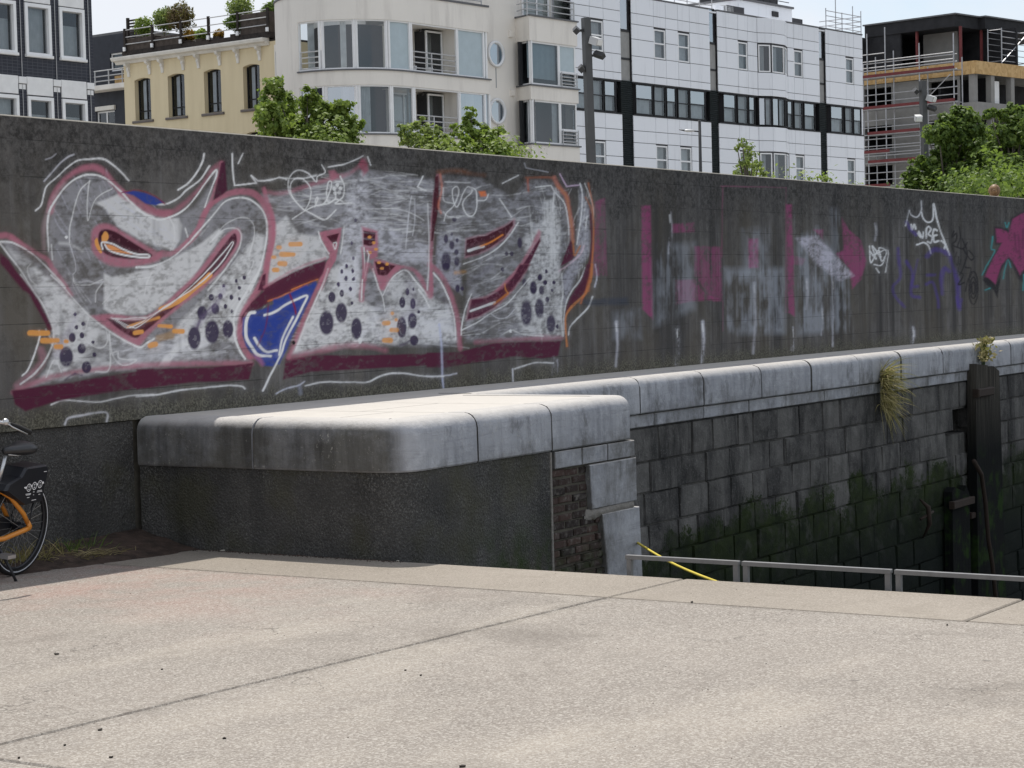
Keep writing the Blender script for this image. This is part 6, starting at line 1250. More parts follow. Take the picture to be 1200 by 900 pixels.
    band(8.2, 12.24, [(px6(38),px6(95),1),(px6(106),px6(153),0),(px6(160),px6(187),1)], 128); band(15.46, 19.02, [(px6(341),px6(367),1),(px6(377),px6(415),0),(px6(425),px6(474),1)], 134); band(19.76, 24.15, [(px6(552),px6(608),1),(px6(620),px6(655),0),(px6(662),px6(696),1)], 140)
    # vertical slots
    for a, b in ((-.74,.18),(7.46,8.18),(19.04,19.74)):
        window(t, a+.05, b-.05, 13.35, 15.9 if a < 0 else 15.2, .12, 'black_frame', .05, glass='glass_sky'); MB().box(a, b, .14, .2, 10.75, 13.3).build('slot_panel', M['beige_slot'], t)
        for z in (11.9, 13.32): MB().box(a, b, .1, .15, z-.05, z+.05).build('slot_bar', M['black_frame'], t)
        mb = MB()
        z = .1
        while z < 10.75: mb.add([(a-.05 if z > 9 else a,.10,z),(b+.06 if z > 9 else b,.10,z),(b+.06 if z > 9 else b,.02,z+.05),(a-.05 if z > 9 else a,.02,z+.05),(a,.10,z+.09),(b,.10,z+.09)], [(0,1,2,3),(3,2,5,4)]); z += .105
        mb.build('louvre', M['louvre'], t, fix=False)
        MB().box(a, b, .101, .3, 0, 10.7).build('slot_back', M['black_frame'], t)
    mb = MB(); mb.box(-4.8, 24.12, 1.3, 12, 0, 15.0); mb.build('core', M['panel'], t); MB().box(-4.8, 24.12, .05, 1.3, 14.96, 15.04).build('roof', M['panel'], t); MB().box(24.0, 24.14, .05, 1.3, 0, 14.95).build('end_wall', M['panel'], t)
    MB().box(-4.9, 7.44, -.02, .3, 15.10, 15.17).build('parapet_cap', M['capping'], t); MB().box(8.2, 24.16, -.02, .3, 15.10, 15.17).build('parapet_cap', M['capping'], t)
    # plant room and clutter on the roof
    ua, ub = F.U(866, 15, 3), F.U(928, 15, 3)
    MB().box(ua, ub, 3, 8, 15, F.Z(890, 4, 3)).build('plant_room', M['panel'], t); MB().box(ua-.1, ub+.1, 2.9, 8.1, F.Z(890, 4, 3), F.Z(890, 4, 3)+.12).build('plant_room_roof', M['capping'], t)
    MB().box(ub, ub+1.9, 3.4, 7, 15, F.Z(935, 22, 3.4)).build('roof_unit', M['dark_joint'], t); MB().box(F.U(906,16,2.9), F.U(913,16,2.9), 2.93, 3.05, F.Z(910,20,3), F.Z(910,14,3)).build('vent', M['black_frame'], t)
    for a, b, m_ in ((848, 860, 'railing'), (852, 872, 'dark_joint'), (838, 850, 'panel')): MB().box(F.U(a,8,2.2), F.U(b,8,2.2), 2.2, 3.4, 15, F.Z((a+b)/2, 5, 2.2)-.2*random.random()).build('roof_unit', M[m_], t)
    mb = MB()
    for i in range(9): a = F.U(862+i*7.5, 3, 2.5); z0 = F.Z(890, 4, 3); mb.tube([(a,3.2,z0),(a,3.2,z0+1.1)], .03, 5)
    for q in (.4,.75,1.1): mb.tube([(ua,3.2,z0+q),(ub,3.2,z0+q)], .025, 5)
    mb.build('roof_railing', M['dark_metal'], t); MB().box(ua+.5, ub-.6, 3.6, 6, z0+.12, z0+1.3).build('roof_unit', M['dark_metal'], t)
    mb = MB(); u0, u1 = F.U(814, 5, .4), F.U(836, 8, .4)
    for q in (.35, .7, 1.05): mb.tube([(u0-5,.5,15.1+q),(u1,.5,15.1+q)], .025, 5)
    for i in range(6): mb.tube([(u1-i*1.2,.5,15.0),(u1-i*1.2,.5,16.2)], .03, 5)
    mb.build('roof_railing', M['railing'], t)
    s_ = thing('roof_scaffold', 'light scaffold guard rail on the roof corner of the white panelled block', 'scaffold', F.O, F.rz); u0, u1 = F.U(968, 30, .6), F.U(1009, 30, .6); zt = F.Z(968, 17, .6)
    mb = MB()
    for q in (.35, .65, .95, 1.25): mb.tube([(u0,.6,15.1+q),(u1,.6,15.1+q)], .025, 5); mb.tube([(u1,.6,15.1+q),(u1,3.5,15.1+q)], .025, 5)
    mb.build('rail', M['scaf'], s_)
    for i, (u_, h_) in enumerate(((u0,1.4),(u0+1.15,2.3),(u0+1.9,1.3),(u0+3.2,1.8),(u1,1.6))): mb = MB(); mb.tube([(u_,.6,15.02),(u_,.6,15.1+h_)], .03, 5); mb.build('standard', M['scaf'], s_)
white_block()

# ---- cream house with roof terrace
def cream_house():
    F = Fac(240, 100, -52, -1); t = F.root('house', 'cream rendered house with bracketed cornice and planted roof terrace'); uL, uR = F.U(145.5, 100), F.U(333, 100); zc_ = F.Z(230, 60)
    W4 = [(158,176.6,90.7,141),(197,216.6,86,136.6),(239.5,259.4,81,132),(285.5,305,75.6,126.6)]; holes = []
    z0 = np.mean([F.Z((a+b)/2, d) for a, b, c, d in W4]); z1 = np.mean([F.Z((a+b)/2, c) for a, b, c, d in W4])
    for a, b, c, d in W4: holes.append((F.U(a, 110), F.U(b, 110), float(z0), float(z1)))
    low = [(h[0], h[1], h[2]-3.25, h[3]-3.25) for h in holes]; low2 = [(h[0], h[1], max(.1, h[2]-6.6), h[3]-6.6) for h in holes]
    mb = MB(); wall_holes(mb, uL, uR, 0, zc_, holes+low+low2, 0, .34); mb.quad((uL,0,0),(uL,0,zc_),(uL,9,zc_),(uL,9,0)); mb.quad((uR,0,0),(uR,9,0),(uR,9,zc_),(uR,0,zc_)); mb.build('wall', M['cream'], t, fix=False)
    MB().box(uL, uR, .0, 9, zc_, zc_+.1).build('roof', M['deck_wood'], t)
    for h in holes+low:
        a, b, c, d = h; mb = MB(); n = 9; m_ = (a+b)/2              # flat arch over the opening
        P = [(a, d+.001), (b, d+.001)]; arc = [(a+(b-a)*i/n, d-.10*(abs(2*i/n-1)**2)) for i in range(n+1)]; mb.prism([(a,d)]+[(x, z-.001) for x, z in arc]+[(b,d)], .004, .33, 'y'); mb.build('arch', M['cream'], t)
        window(t, a+.0, b-.0, c, d, .26, 'black_frame', .06, cols=(a+(b-a)*.52,), rows=(c+(d-c)*.22,), glass='glass', inner=[(.12,.42,.05,.96,'curtain')])
        MB().cbox(a-.18, b+.18, -.10, .1, c-.14, c-.02, .02).build('sill', M['sill'], t)
    # cornice
    mb = MB(); mb.prism([(.0,zc_-.18),(-.12,zc_-.18),(-.20,zc_-.06),(-.42,zc_-.02),(-.48,zc_+.10),(-.48,zc_+.16),(.0,zc_+.16)], uL-.45, uR-.9, 'x'); mb.build('cornice', M['cornice'], t)
    for p in (151,175.5,190.5,215,233,258,279.5,305):
        u_ = F.U(p, 75); mb = MB(); mb.prism([(.0,zc_-.18),(.0,zc_-.85),(-.06,zc_-.85),(-.09,zc_-.62),(-.15,zc_-.50),(-.12,zc_-.40),(-.30,zc_-.30),(-.34,zc_-.18)], u_-.08, u_+.08, 'x'); mb.build('bracket', M['cornice'], t)
    # roof terrace
    zt_ = zc_+.16
    MB().box(uL+.1, uR-.7, -.16, .5, zt_, zt_+.28).build('terrace_edge', M['deck_wood'], t)
    for a, b, h_ in ((150,182,.62),(183,214,.5),(284,318,1.0)): MB().cbox(F.U(a,55), F.U(b,55), -.1, .45, zt_+.28, zt_+.28+h_, .02).build('planter', M['planter'], t)
    for i in range(10): q = .13*i; MB().box(F.U(150,40,.6), F.U(166,40,.6), .6, .64, zt_+.5+q*1.2, zt_+.5+q*1.2+.09).build('screen_slat', M['deck_wood'], t)
    MB().box(F.U(149,40,.6), F.U(151,40,.6), .55, .68, zt_+.2, zt_+2.1).build('screen_post', M['deck_wood'], t)
    ps = [F.U(q, 45) for q in (149.6,182,215.4,248,282.4,317.6)]
    for u_ in ps: MB().box(u_-.06, u_+.06, -.24, -.13, zt_+.2, zt_+1.42).build('terrace_post', M['deck_wood'], t); MB().cbox(u_-.08, u_+.08, -.30, -.22, zt_+.28, zt_+.48, .02).build('post_lamp', M['white_frame'], t)
    for q in (.62,.98,1.34):
        mb = MB(); mb.tube([(ps[0],-.19,zt_+q),(ps[-1],-.19,zt_+q)], .025, 6); mb.build('terrace_rail', M['railing'], t)
    mb = MB(); mb.tube([(uR-.35,-.08,0),(uR-.35,-.08,zc_-.6),(uR-.2,-.1,zc_-.1),(uR-.25,-.1,zc_+1.3)], .07, 8); mb.build('drainpipe', M['grey_frame'], t, True)
    MB().box(uR-.55, uR, -.05, .0, 0, zc_-.2).build('party_strip', M['ivory'], t)
    def shrub(lab, px_, py_, r_, mat, n, v=.35, sq=1.0, leaf=.13):
        u_, z_ = F(px_, py_, v); P = F.O+F.u*u_-F.n*v; rr = r_/FPX*125; n = int(n*2.2); s_ = thing('roof_shrub', lab, 'shrub', (P[0], P[1], STREET_Z+zt_+.1)); h_ = z_-zt_-.1
        mb = MB(); mb.tube([(0,0,.0),(.03,.0,h_*.6),(0,0,h_)], [.04,.03,.01], 6); mb.build('stem', M['bark'], s_, True); MB().cbox(-.2, .2, -.2, .2, 0, .35, .03).build('pot', M['planter'], s_)
        d = RNG.normal(size=(n, 3)); d /= np.linalg.norm(d, axis=1, keepdims=True); pts = np.array([0, 0, h_])+d*(rr*(.35+.7*RNG.random(n)**.6)*(1+.25*np.sin(d[:, 0]*7)*np.cos(d[:, 2]*6)))[:, None]*np.array([1, 1, sq]); leaves_mesh('foliage', pts, d+RNG.normal(size=(n, 3))*.8, leaf, .6, M[mat], s_)
    shrub('reddish clipped round shrub on the roof terrace of the cream house', 211, 20, 13, 'leaf_red', 1100, .5); shrub('olive green round shrub beside the reddish one on the roof terrace', 192, 23, 11, 'leaf_pale', 800, .6)
    shrub('bright green low shrub by the slatted screen on the roof terrace', 168, 31, 9, 'leaf_bright', 500, .3); shrub('pale silvery shrub against the sky on the roof terrace', 281, 10, 12, 'leaf_pale', 800, .6)
    shrub('dark trailing shrub along the terrace rail under the silvery one', 276, 27, 10, 'leaf_dark', 600, .3, .7); shrub('small orange flowering plant behind the terrace rail', 222, 41, 6, 'leaf_flower', 260, .3, .8); shrub('small yellow flowering plant in the middle of the terrace rail', 236, 40, 6, 'leaf_bright', 260, .3, .8)
    shrub('dark green bush in the terrace corner against the ivory block', 317, 12, 8, 'leaf_dark', 450, .6); shrub('orange flowering plant right of the terrace middle post', 256, 40, 5, 'leaf_flower', 220, .3, .8)
    # ---- dark neighbour on the left, set back
    V = .9; s_ = F.root('dark_house', 'low dark blue rendered house with small balcony between cream house and navy block'); zt2 = F.Z(128, 41, V); a, b = uL-9, uL-.02
    w1 = (F.U(129,70,V), F.U(150,70,V), F.Z(138,83,V), F.Z(138,61.5,V)); w2 = (F.U(113,138,V), F.U(134.5,138,V), F.Z(124,150,V), F.Z(124,130,V))
    w1 = (w1[0], min(w1[1], b-.05), w1[2], w1[3]); mb = MB(); wall_holes(mb, a, b, 0, zt2, [w1, w2], V, .2); mb.build('wall', M['navy_wall'], s_, fix=False); MB().box(a, b, V+.0, 9, zt2, zt2+.12).build('roof', M['capping'], s_)
    window(s_, *w1, V+.1, 'white_frame', .08); window(s_, *w2, V+.1, 'white_frame', .08, cols=((w2[0]+w2[1])/2,)); MB().cbox(w2[0]-.1, w2[1]+.1, V-.12, V+.1, w2[3]+.02, w2[3]+.25, .02).build('lintel', M['cornice'], s_)
    zb = F.Z(128, 99.5, V-.8); ub = min(F.U(146, 95, V-.8), b); ua = F.U(110, 95, V-.8)-1; MB().cbox(ua, ub, V-.8, V, zb-.22, zb+.05, .03).build('balcony', M['ivory'], s_)
    rails(s_, [(ua, V-.75), (ub, V-.75)], [zb+.25, zb+.5, zb+.78], .03, [(ua+i*1.05, V-.75) for i in range(5)], zb+.78, zb); MB().cbox(ub-1.0, ub-.1, V-.6, V-.25, zb+.06, zb+.45, .02).build('balcony_planter', M['osb'], s_)
cream_house()

# ---- navy brick office
def navy_block():
    F = Fac(60, 76, 36); t = F.root('office_building', 'navy glazed brick office block with tall white framed windows'); uR = F.U(109, 60)
    zu0, zu1 = F.Z(45, 66.5), F.Z(45, 5); zl1 = F.Z(50, 114); zl0 = zl1-(zu1-zu0); zp0, zp1 = zl1+.05, F.Z(50, 91.5)
    colsU = [(-13, 18.5), (28.8, 59), (69.2, 99)]; colsU = [(F.U(a, 35), F.U(b, 35)) for a, b in colsU]; w0 = colsU[1][1]-colsU[1][0]; st_ = colsU[1][0]-colsU[0][0]; colsU = [(colsU[1][0]+k*st_, colsU[1][0]+k*st_+w0) for k in (-3, -2, -1, 0, 1)]
    holes = [(a+.06, b-.06, zu0+.06, zu1-.06) for a, b in colsU]+[(a+.06, b-.06, zl0+.06, zl1-.06) for a, b in colsU]; top = 14.5
    mb = MB(); wall_holes(mb, -6, uR, 0, top, holes, 0, .25); mb.quad((uR,0,0),(uR,10,0),(uR,10,top),(uR,0,top)); mb.quad((-6,0,top),(uR,0,top),(uR,10,top),(-6,10,top)); mb.build('wall', M['navy_brick'], t, fix=False)
    for a, b in colsU:
        for c, d in ((zu0, zu1), (zl0, zl1)):
            mb = MB(); T_ = .13; frame_bars(mb, a, b, c, d, -.07, .12, T_); mb.build('window_surround', M['white_frame'], t)
            window(t, a+.13, b-.13, c+.13, d-.13, .06, 'grey_frame', .035, glass='glass', inner=[(0,1,.0,random.choice([.7,1.0,1.0]),'blind')]); MB().cbox(a-.03, b+.03, -.14, .0, c-.05, c+.06, .02).build('sill', M['white_panel'], t)
        MB().cbox(a-.0, b+.0, -.05, .02, zp0, zp1, .012).build('precast_panel', M['white_panel'], t); MB().cbox(a+.0, b+.0, -.05, .02, zu1+.04, top-.2, .012).build('precast_panel', M['white_panel'], t)
        MB().cbox(b+.03, b+st_-w0-.03, -.07, .02, zp1-.27, zp1-.02, .012).build('precast_block', M['white_panel'], t); MB().box(b+.06, b+st_-w0-.06, -.02, .02, zp1-.48, zp1-.30).build('precast_block', M['white_panel'], t)
        x = b+(st_-w0)*.5; mb = MB(); mb.tube([(x,-.03,zp1+.0),(x,-.03,top-.1)], .014, 6); mb.tube([(x,-.03,0),(x,-.03,zp1-.3)], .012, 6); mb.build('conduit', M['railing'], t)
navy_block()

# ---- ivory corner block with bow front
def ivory_block():
    F = Fac(577, 95, 39); t = F.root('apartment_building', 'ivory rendered corner block with curved window front, oval windows and angular bay'); Rr, uT = 3.45, -5.73
    def pl(s, off=0.0):                                      # s from right end leftwards; off inwards
        L = -uT
        if s <= L: return (-s, off), (0, -1)
        a = (s-L)/Rr; return (uT-(Rr-off)*math.sin(a), Rr-(Rr-off)*math.cos(a)), (-math.sin(a), -math.cos(a))
    Smax = -uT+Rr*math.pi*.78
    def s_at(px_, off=0.0, y=80):                            # where a sight line meets the front
        best, bs = 1e9, 0
        for i in range(1400):
            s = Smax*i/1400; (x, v), (nx_, ny_) = pl(s, off); P = F.O+F.u*x-F.n*v+np.array([0, 0, 10.])-CAM; d = P@FW; q = 600+FPX*(P@RT)/d-.023*0
            wn = F.u*nx_-F.n*ny_
            if abs(q-px_) < best: best, bs = abs(q-px_), s
        return bs
    sill2, head2, sill1, head1, top = 7.25, 9.45, 10.09, 12.33, 13.48
    def strip(s0, s1, z0, z1, off, name, mat, th=.2, step=.18):
        n = max(1, int((s1-s0)/step)); mb = MB()
        for i in range(n+1):
            s = s0+(s1-s0)*i/n
            for o_, z in ((off, z0), (off, z1), (off+th, z1), (off+th, z0)): (x, v), _ = pl(s, o_); mb.v.append((x, v, z))
        for i in range(n):
            for k in range(4): mb.f.append((i*4+k, (i+1)*4+k, (i+1)*4+(k+1) % 4, i*4+(k+1) % 4))
        mb.f += [(0,1,2,3), tuple(reversed(range(n*4, n*4+4)))]; o = mb.build(name, M[mat], t); return rough(o, 30)
    Sw = s_at(352, .1)                                        # left end of the glazing
    strip(0, Smax, head1, top, 0, 'spandrel', 'ivory'); strip(0, Smax, head2, sill1, 0, 'spandrel', 'ivory'); strip(0, Smax, 4.6, sill2, 0, 'spandrel', 'ivory')
    strip(0, Smax, top, top+.09, -.05, 'capping', 'capping', .3); strip(-.04, Sw+.05, sill1-.0, sill1+.06, -.07, 'capping', 'capping', .3); strip(-.04, Sw+.05, sill2, sill2+.06, -.07, 'capping', 'capping', .3)
    strip(Sw, Smax, sill1, head1, .0, 'wall', 'ivory'); strip(Sw, Smax, sill2, head2, .0, 'wall', 'ivory'); strip(0, Smax, 0, 4.6, .03, 'wall', 'ivory')
    def glass(s0, s1, z0, z1, mat, off=.12, inner=None):
        n = max(1, int((s1-s0)/.6)); mb = MB()
        for i in range(n+1): (x, v), _ = pl(s0+(s1-s0)*i/n, off); mb.v += [(x, v, z0), (x, v, z1)]
        for i in range(n): mb.f.append((2*i, 2*i+1, 2*i+3, 2*i+2))
        g_ = mb.build('pane', M[mat], t, fix=False)
        if inner:
            mb = MB(); n = 14
            for i in range(n+1): (x, v), _ = pl(s0+(s1-s0)*(inner[0]+(inner[1]-inner[0])*i/n), .3+.03*(i % 2)); mb.v += [(x, v, z0), (x, v, z1)]
            for i in range(n): mb.f.append((2*i, 2*i+1, 2*i+3, 2*i+2))
            mb.build('curtain', M['curtain'], t, fix=False)
    def post(s, z0, z1, w_=.10): (x, v), (nx_, ny_) = pl(s, .09); mb = MB(); mb.bar((x, v, z0), (x, v, z1), w_, w_); mb.build('mullion', M['white_frame'], t)
    for z0, z1, spec in ((sill1+.06, head1, [(352,376,'open'),(379.5,415.5,'glass'),(418.5,453,'glass'),(456,480,'frosted'),(482,536,'balcony'),(535,569.5,'frosted')]), (sill2+.06, head2, [(352,379,'glass'),(382,416.5,'glass'),(420,456,'curtain'),(458,482,'glass'),(484,536,'balcony'),(537,572,'glassc')])):
        for a, b, kind in spec:
            s1_, s0_ = s_at(a, .12), s_at(b, .12); post(s0_, z0, z1); post(s1_, z0, z1)
            if kind == 'balcony' or kind == 'open':
                dz = 1.5 if kind == 'balcony' else .5
                (x0_, v0_), _ = pl(s1_, .12); (x1_, v1_), _ = pl(s0_, .12)
                if kind == 'balcony':
                    mb = MB(); mb.quad((x0_,v0_+dz,z0),(x1_,v1_+dz,z0),(x1_,v1_+dz,z1),(x0_,v0_+dz,z1)); mb.quad((x0_-.3,v0_+dz+.7,z0),(x0_,v0_+dz,z0),(x0_,v0_+dz,z1),(x0_-.3,v0_+dz+.7,z1)); mb.quad((x1_,v1_,z0),(x1_,v1_+dz,z0),(x1_,v1_+dz,z1),(x1_,v1_,z1)); mb.build('balcony_recess', M['ivory'], t, fix=False)
                    mb = MB(); mb.quad((x0_-.5,v0_-.02,z0-.02),(x1_,v1_,z0-.02),(x1_,v1_+dz,z0-.02),(x0_-.5,v0_+dz,z0-.02)); mb.quad((x0_-.5,v0_-.02,z1-.0),(x1_,v1_,z1-.0),(x1_,v1_+dz,z1-.0),(x0_-.5,v0_+dz,z1-.0)); mb.build('balcony_slab', M['ivory'], t, fix=False)
                    W_ = x1_-x0_; window(t, x0_+.05, x0_+W_*.40, z0+.05, z1-.1, v1_+dz-.1, 'white_frame', .07, cols=(x0_+W_*.30,), room=True); window(t, x0_+W_*.62, x1_-.06, z0+.05, z1-.1, v1_+dz-.7, 'white_frame', .08)
                    mb = MB(); mb.ball((x0_+W_*.5, v1_+.8, z1-.15), .07); mb.build('ceiling_lamp', M['dark_metal'], t, True)
                    mb = MB(); mb.quad((x0_,v0_,z0),(x0_+.35,v0_+.65,z0),(x0_+.35,v0_+.65,z1),(x0_,v0_,z1)); mb.build('side_pane', M['frosted' if z0 > 9 else 'glass'], t, fix=False)
                    mb = MB(); mb.bar((x0_+.35,v0_+.65,z0),(x0_+.35,v0_+.65,z1), .07); mb.build('mullion', M['white_frame'], t)
                    rails(t, [(x0_+.02, v0_-.02), (x1_-.02, v1_-.02)], [z0+.18, z0+.42, z0+.66, z0+.90], .028, [(x0_+.06, v0_-.02), ((x0_+x1_)/2-.2, v1_-.02), (x1_-.06, v1_-.02)], z0+.9, z0)
                    for q_ in (.2, .55): mb = MB(); mb.tube([(x0_+W_*q_, v1_+.45, z0), (x0_+W_*q_, v1_+.45, z0+.32)], [.14,.18], 10); mb.build('flower_pot', M['white_panel'], t, True)
                else:
                    glass(s0_, s1_, z0, z1, 'glass', .14, (.35, .7)); rails(t, [(x0_, v0_-.08), (x1_, v1_-.08)], [z0+.12, z0+.36, z0+.60, z0+.85], .028, [(x0_, v0_-.08), (x1_, v1_-.08)], z0+.85, z0)
            elif kind == 'frosted':
                glass(s0_, s1_, z0, z1, 'frosted')
            elif kind == 'curtain': glass(s0_, s1_, z0, z1, 'glass', .12, (.62, .98))
            elif kind == 'glassc': glass(s0_, s1_, z0, z1, 'glass_sky', .12, (.05, .4))
            else: glass(s0_, s1_, z0, z1, 'glass_sky' if z0 < 9 and a < 400 else 'glass', .12, (.25, .45) if a < 400 else None)
        strip(0.3, Sw, z0, z0+.07, .06, 'sill_rail', 'white_frame', .1); strip(0.3, Sw, z1-.07, z1, .06, 'head_rail', 'white_frame', .1)
    post(.35, sill1, head1); post(.35, sill2, head2)
    strip(.3, Smax, sill2, head1, 1.75, 'room', 'room', .1); strip(.3, Smax, 9.6, 9.9, .22, 'floor_slab', 'ivory', 1.5)
    # main wall behind, with the oval windows
    vm = .75; uW0, uW1 = -.9, F.U(700, 100, vm); zT = 19.0
    mb = MB(); mb.box(uW0, uW1, vm, vm+10, 0, zT); mb.build('wall', M['ivory'], t)
    mb = MB(); mb.box(-4.9, uW0-.01, 3.3, 4.3, 0, 16.6); mb.build('wall', M['ivory'], t); MB().box(-6.5, -.9, .3, 3.2, top-.05, top+.02).build('terrace', M['capping'], t)
    for pc, py_ in ((580.5, 63.3), (582.3, 130.5)):
        u_, z_ = F(pc, py_, vm); 
        mb = MB(); n = 28
        for i in range(n):
            a = 6.283*i/n
            for rr, y in ((1.0, vm-.02), (1.0, vm-.10), (.84, vm-.10), (.80, vm-.01)): mb.v.append((u_+.62*rr*math.cos(a), y, z_+.62*rr*math.sin(a)))
        for i in range(n):
            for k in range(3): mb.f.append((i*4+k, ((i+1) % n)*4+k, ((i+1) % n)*4+k+1, i*4+k+1))
        o = mb.build('round_window', M['white_frame'], t, True); mb = MB(); mb.v = [(u_+.52*math.cos(6.283*i/n), vm-.03, z_+.52*math.sin(6.283*i/n)) for i in range(n)]; mb.f = [tuple(range(n))]; mb.build('pane', M['glass_sky'], o, fix=False)
        mb = MB(); mb.v = [(u_+.5*math.cos(6.283*i/n), vm-.006, z_+.5*math.sin(6.283*i/n)) for i in range(n)]; mb.f = [tuple(range(n))]; mb.build('backing', M['blind'], o, fix=False)
        MB().box(u_-.02, u_+.04, vm-.012, vm, z_-1.6, z_-.66).build('drip_pipe', M['grey_frame'], t)
    for px_, py_ in ((597.5,40),(599.5,109),(602,177)): u_, z_ = F(px_, py_, vm); MB().cbox(u_-.12, u_+.12, vm-.12, vm, z_-.15, z_+.15, .02).build('vent_box', M['ivory'], t)
    # angular bay on the right
    vb = -.35; Z4 = [F.Z(621, q, vb) for q in (184, 169, 116, 100, 47, 18.4)]; uA, uB, uC = F.U(605.5, 90, vm), F.U(621.5, 90, vb), F.U(677.5, 90, vb)
    plan = lambda e: [(uA-e, vm), (uB-e*.5, vb-e), (uC+e, vb-e), (uC+e, vm)]
    for z0, z1 in ((Z4[0]-3.0, Z4[1]), (Z4[2], Z4[3]), (Z4[4], Z4[5])): MB().prism(plan(0), z0, z1, 'z').build('bay_spandrel', M['ivory'], t)
    for z in (Z4[1], Z4[3], Z4[5]): MB().prism(plan(.07), z, z+.07, 'z').build('capping', M['capping'], t)
    for z0, z1, up_ in ((Z4[1]+.07, Z4[2], 0), (Z4[3]+.07, Z4[4], 1)):
        e = .08; a, b = uB+e, uC-e; u1 = F.U(655.5, 90, vb+e); h_ = z1-z0; zr = z0+h_*.36
        MB().box(a, b, vb+.75, vb+.8, z0, z1).build('room', M['room'], t)
        window(t, a, u1, z0, z1, vb+e, 'white_frame', .09, glass='glass', inner=[(.02,.98,.16,1,'frosted')] if up_ else [(0,.22,0,1,'curtain'),(.82,1,0,1,'curtain')], room=False); window(t, u1, b, z0, z1, vb+e, 'white_frame', .09, rows=(zr,), glass='glass' if not up_ else ['glass','frosted'], room=False)
        rails(t, [(u1+.06, vb-.02), (b-.04, vb-.02)], [z0+h_*.08, z0+h_*.16, z0+h_*.24, z0+h_*.32], .025, [(u1+.06, vb-.02), (b-.04, vb-.02)], zr, z0)
        so_ = window(t, 0, math.hypot(uB-uA, vb-vm)-.04, z0, z1, .08, 'white_frame', .08, glass='glass', inner=[(.05,.95,0,1,'curtain')] if not up_ else None, room=False); so_.location = (uA+.04, vm, 0); so_.rotation_euler = (0, 0, math.atan2(vb-vm, uB-uA))
        MB().box(uC-.10, uC, vb+.16, vm, z0, z1).build('bay_cheek', M['ivory'], t)
    zr = Z4[5]; rails(t, [(uA, vm-.1), (uB, vb+.1), (uC-.1, vb+.1)], [zr+.35, zr+.65, zr+.98], .028, [(uB, vb+.1), ((uB+uC)/2, vb+.1), (uC-.1, vb+.1)], zr+.98, zr)
    a, b = F.U(606, 8, vm), F.U(670, 8, vm); window(t, a+.3, a+(b-a)*.55, zr+.1, zr+2.6, vm-.09, 'white_frame', .09, cols=(a+(b-a)*.33,), glass='glass', room=False, inner=None); window(t, a+(b-a)*.62, b-.2, zr+.1, zr+2.6, vm-.09, 'grey_frame', .09, room=False)
    # balcony rail over the bow
    (xa, va), _ = pl(.2, .25); P = [pl(s, .25)[0] for s in np.linspace(.2, 5.2, 8)]; rails(t, P, [top+.3, top+.6, top+.92], .028, [P[0], P[3], P[6]], top+.92, top)
    window(t, -4.6, -1.2, top+.1, top+2.4, 3.4, 'white_frame', .09, cols=(-3.4,-2.3), glass='glass_sky'); 
ivory_block()

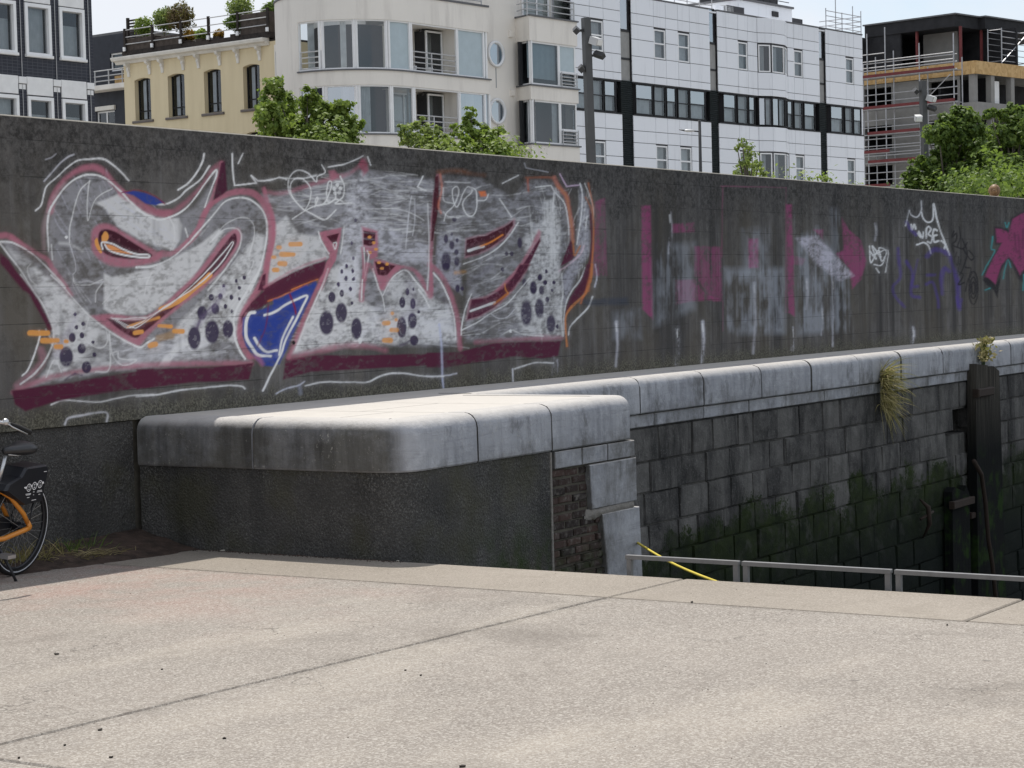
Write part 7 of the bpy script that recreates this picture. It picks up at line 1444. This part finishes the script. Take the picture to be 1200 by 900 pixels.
# ---- concrete frame under construction with scaffold
def site():
    F = Fac(1145, 139, -45, -1); t = F.root('unfinished_building', 'concrete frame building under construction with dark roof and chipboard edge band'); Lw = F.U(1000, 90)
    zr1 = F.Z(1119, 17, 1.6); zr0 = F.Z(1119, 31, 1.6); zo1 = F.Z(1145, 70.7); zo0 = F.Z(1145, 86); sb = 1.5
    W = 9.5; ux = F.U(1119, 20, sb)
    rx = ux                                                   # roof corner in this frame
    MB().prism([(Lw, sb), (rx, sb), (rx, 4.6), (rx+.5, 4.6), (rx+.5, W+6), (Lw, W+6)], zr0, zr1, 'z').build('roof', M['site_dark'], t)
    MB().prism([(Lw-.1, sb-.12), (rx+.12, sb-.12), (rx+.12, 4.5), (rx+.62, 4.5), (rx+.62, W+6), (Lw-.1, W+6)], zr1, zr1+.1, 'z').build('roof_edge', M['capping'], t)
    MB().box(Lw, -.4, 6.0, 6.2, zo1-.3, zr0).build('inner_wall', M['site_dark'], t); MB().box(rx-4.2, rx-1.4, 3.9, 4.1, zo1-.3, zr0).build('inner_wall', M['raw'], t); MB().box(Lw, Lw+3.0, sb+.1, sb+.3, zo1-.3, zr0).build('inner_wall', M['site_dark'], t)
    for p in (1075, 1126): u_ = F.U(p, 55, sb+.3); MB().box(u_-.08, u_+.08, sb+.2, sb+.36, zo1-.3, zr0).build('column', M['red_steel'], t)
    MB().box(rx-.2, rx-.05, 5.0, 5.15, zo1-.3, zr0).build('column', M['red_steel'], t)
    MB().box(Lw, .0, .0, W+6, zo0+.1, zo1-.25).build('floor_slab', M['raw'], t)
    u = Lw
    while u < -.02:
        b = min(u+2.44, .0); MB().cbox(u+.006, b-.006, -.06, -.01, zo0, zo1, .005).build('chipboard', M['osb'], t); u = b
    y = -.06
    while y < W:
        b = min(y+2.44, W); MB().box(.012, .06, y+.006, b-.006, zo0, zo1).build('chipboard', M['osb'], t); y = b
    zA = (F.Z(1030, 128, .1), zo0-.25); zB = (F.Z(1030, 176), F.Z(1030, 147)); zC = (F.Z(1030, 217), F.Z(1030, 194)); dz = zA[0]-zB[0]
    c1 = (F.U(1010, 120), F.U(1043.5, 120)); c2 = (F.U(1087, 120), F.U(1121, 120)); holes = []
    for za, zb in (zA, zB, zC, (zC[0]-dz, zC[1]-dz)):
        holes += [(c1[0], c1[1], za, zb), (c2[0], c2[1], za, zb)]
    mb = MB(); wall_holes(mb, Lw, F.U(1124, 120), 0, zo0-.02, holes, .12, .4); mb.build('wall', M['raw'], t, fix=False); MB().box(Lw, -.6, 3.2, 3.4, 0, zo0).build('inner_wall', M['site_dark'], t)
    MB().box(F.U(1045.5,110), F.U(1079,110), .07, .12, zA[0]+.1, zA[1]-.1).build('blockwork', M['raw'], t)
    for z in (zA[0]-.5, zB[0]-.5, zC[0]-.5): MB().box(Lw, -.1, .3, W, z, z+.3).build('floor_slab', M['raw'], t)
    zp1, zp0 = F.Z(1139, 119.5), F.Z(1139, 137); MB().box(F.U(1128,125), .05, -.05, .12, zp0, zp1).build('parapet', M['raw'], t); MB().box(-.1, .05, .12, W, zp0, zp1).build('parapet', M['raw'], t); MB().box(-3.2, -.1, .2, W, zp0, zp0+.3).build('floor_slab', M['raw'], t)
    for x0_, y0_ in ((-.62, .1), (-.45, 2.0), (-.45, 4.6), (-.45, 7.2)): MB().box(x0_, x0_+.42, y0_, y0_+.45, zp0, zo0).build('column', M['raw'], t); MB().box(x0_, x0_+.38, y0_, y0_+.4, 0, zp0).build('column', M['raw'], t)
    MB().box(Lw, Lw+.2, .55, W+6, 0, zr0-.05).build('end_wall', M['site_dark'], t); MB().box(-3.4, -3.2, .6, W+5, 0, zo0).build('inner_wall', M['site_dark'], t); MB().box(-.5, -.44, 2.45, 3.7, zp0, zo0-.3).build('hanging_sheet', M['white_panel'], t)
    # scaffold on the left face
    s_ = thing('scaffold', 'tube scaffold with red toe boards on the unfinished building', 'scaffold', F.O, F.rz)
    pxs = (1003, 1017.5, 1038.6, 1078.5, 1118.8); us = [F.U(q, 90, -1.1) for q in pxs]; topz = [zo1+2.2, zo1+2.6, zo1+2.9, zo1+1.5, zo1+1.9]
    for v_, ex in ((-1.2, 0), (-.35, -1.6)):
        for u_, tz in zip(us, topz): mb = MB(); mb.tube([(u_+(.12 if v_ > -1 else 0), v_, 0), (u_+(.12 if v_ > -1 else 0), v_, tz+ex)], .045, 6); mb.build('standard', M['scaf'], s_)
    lifts = [zo1-.55, zA[0]-.1, zB[1]-.75, zB[0]-.3, zC[1]+.1, zC[0]-.2]
    for i, z in enumerate(lifts):
        for q in (0, 1.0, .5): mb = MB(); mb.tube([(us[0], -1.26, z+q), (us[-1]+.3, -1.26, z+q)], .035, 6); mb.build('ledger', M['scaf'], s_)
        u0, u1 = (us[0], us[-1]+.1) if i in (0, 1) else (us[0], us[2]+.3) if i % 2 else (us[1], us[3])
        MB().box(u0, u1, -1.30, -1.27, z+.02, z+.22).build('toe_board', M['red_steel'], s_); MB().box(u0, u1, -1.2, -.4, z-.06, z).build('deck_board', M['scaf'], s_)
    for q in (1.05, 1.5, 2.0):
        mb = MB(); mb.tube([(us[0], -1.26, zo1-.9+q), (us[2 if q > 1.9 else 4], -1.26, zo1-.9+q)], .035, 6); mb.build('ledger', M['scaf'], s_)
    for a, b in ((3, 4),): mb = MB(); mb.tube([(us[a]+.3, -1.3, zA[0]), (us[b]-.2, -1.3, zo0)], .035, 6); mb.build('brace', M['scaf'], s_)
    # tower on the upper deck
    w_ = thing('scaffold_tower', 'small grey scaffold tower on the upper deck of the unfinished building', 'scaffold', F.O, F.rz); y0, y1 = 4.2, 7.4; h_ = F.Z(1170, 38, 3)-zo1
    for x in (-.5, -1.6):
        for y in (y0, y1): mb = MB(); mb.tube([(x, y, zo1-.2), (x, y, zo1+2.6)], .045, 6); mb.build('standard', M['scaf'], w_)
        for i in range(6): mb = MB(); mb.tube([(x, y0, zo1+.3+i*.42), (x, y1, zo1+.3+i*.42)], .03, 6); mb.build('ledger', M['scaf'], w_)
    for y in (y0, y1): mb = MB(); mb.tube([(-.5, y, zo1+2.5), (-1.6, y, zo1+2.5)], .03, 6); mb.tube([(-.5, y, zo1+.3), (-1.6, y, zo1+.3)], .03, 6); mb.build('transom', M['scaf'], w_)
    mb = MB(); mb.tube([(-.45, y0, zo1+.2), (-.45, y1, zo1+2.3)], .035, 6); mb.build('brace', M['scaf'], w_)
site()
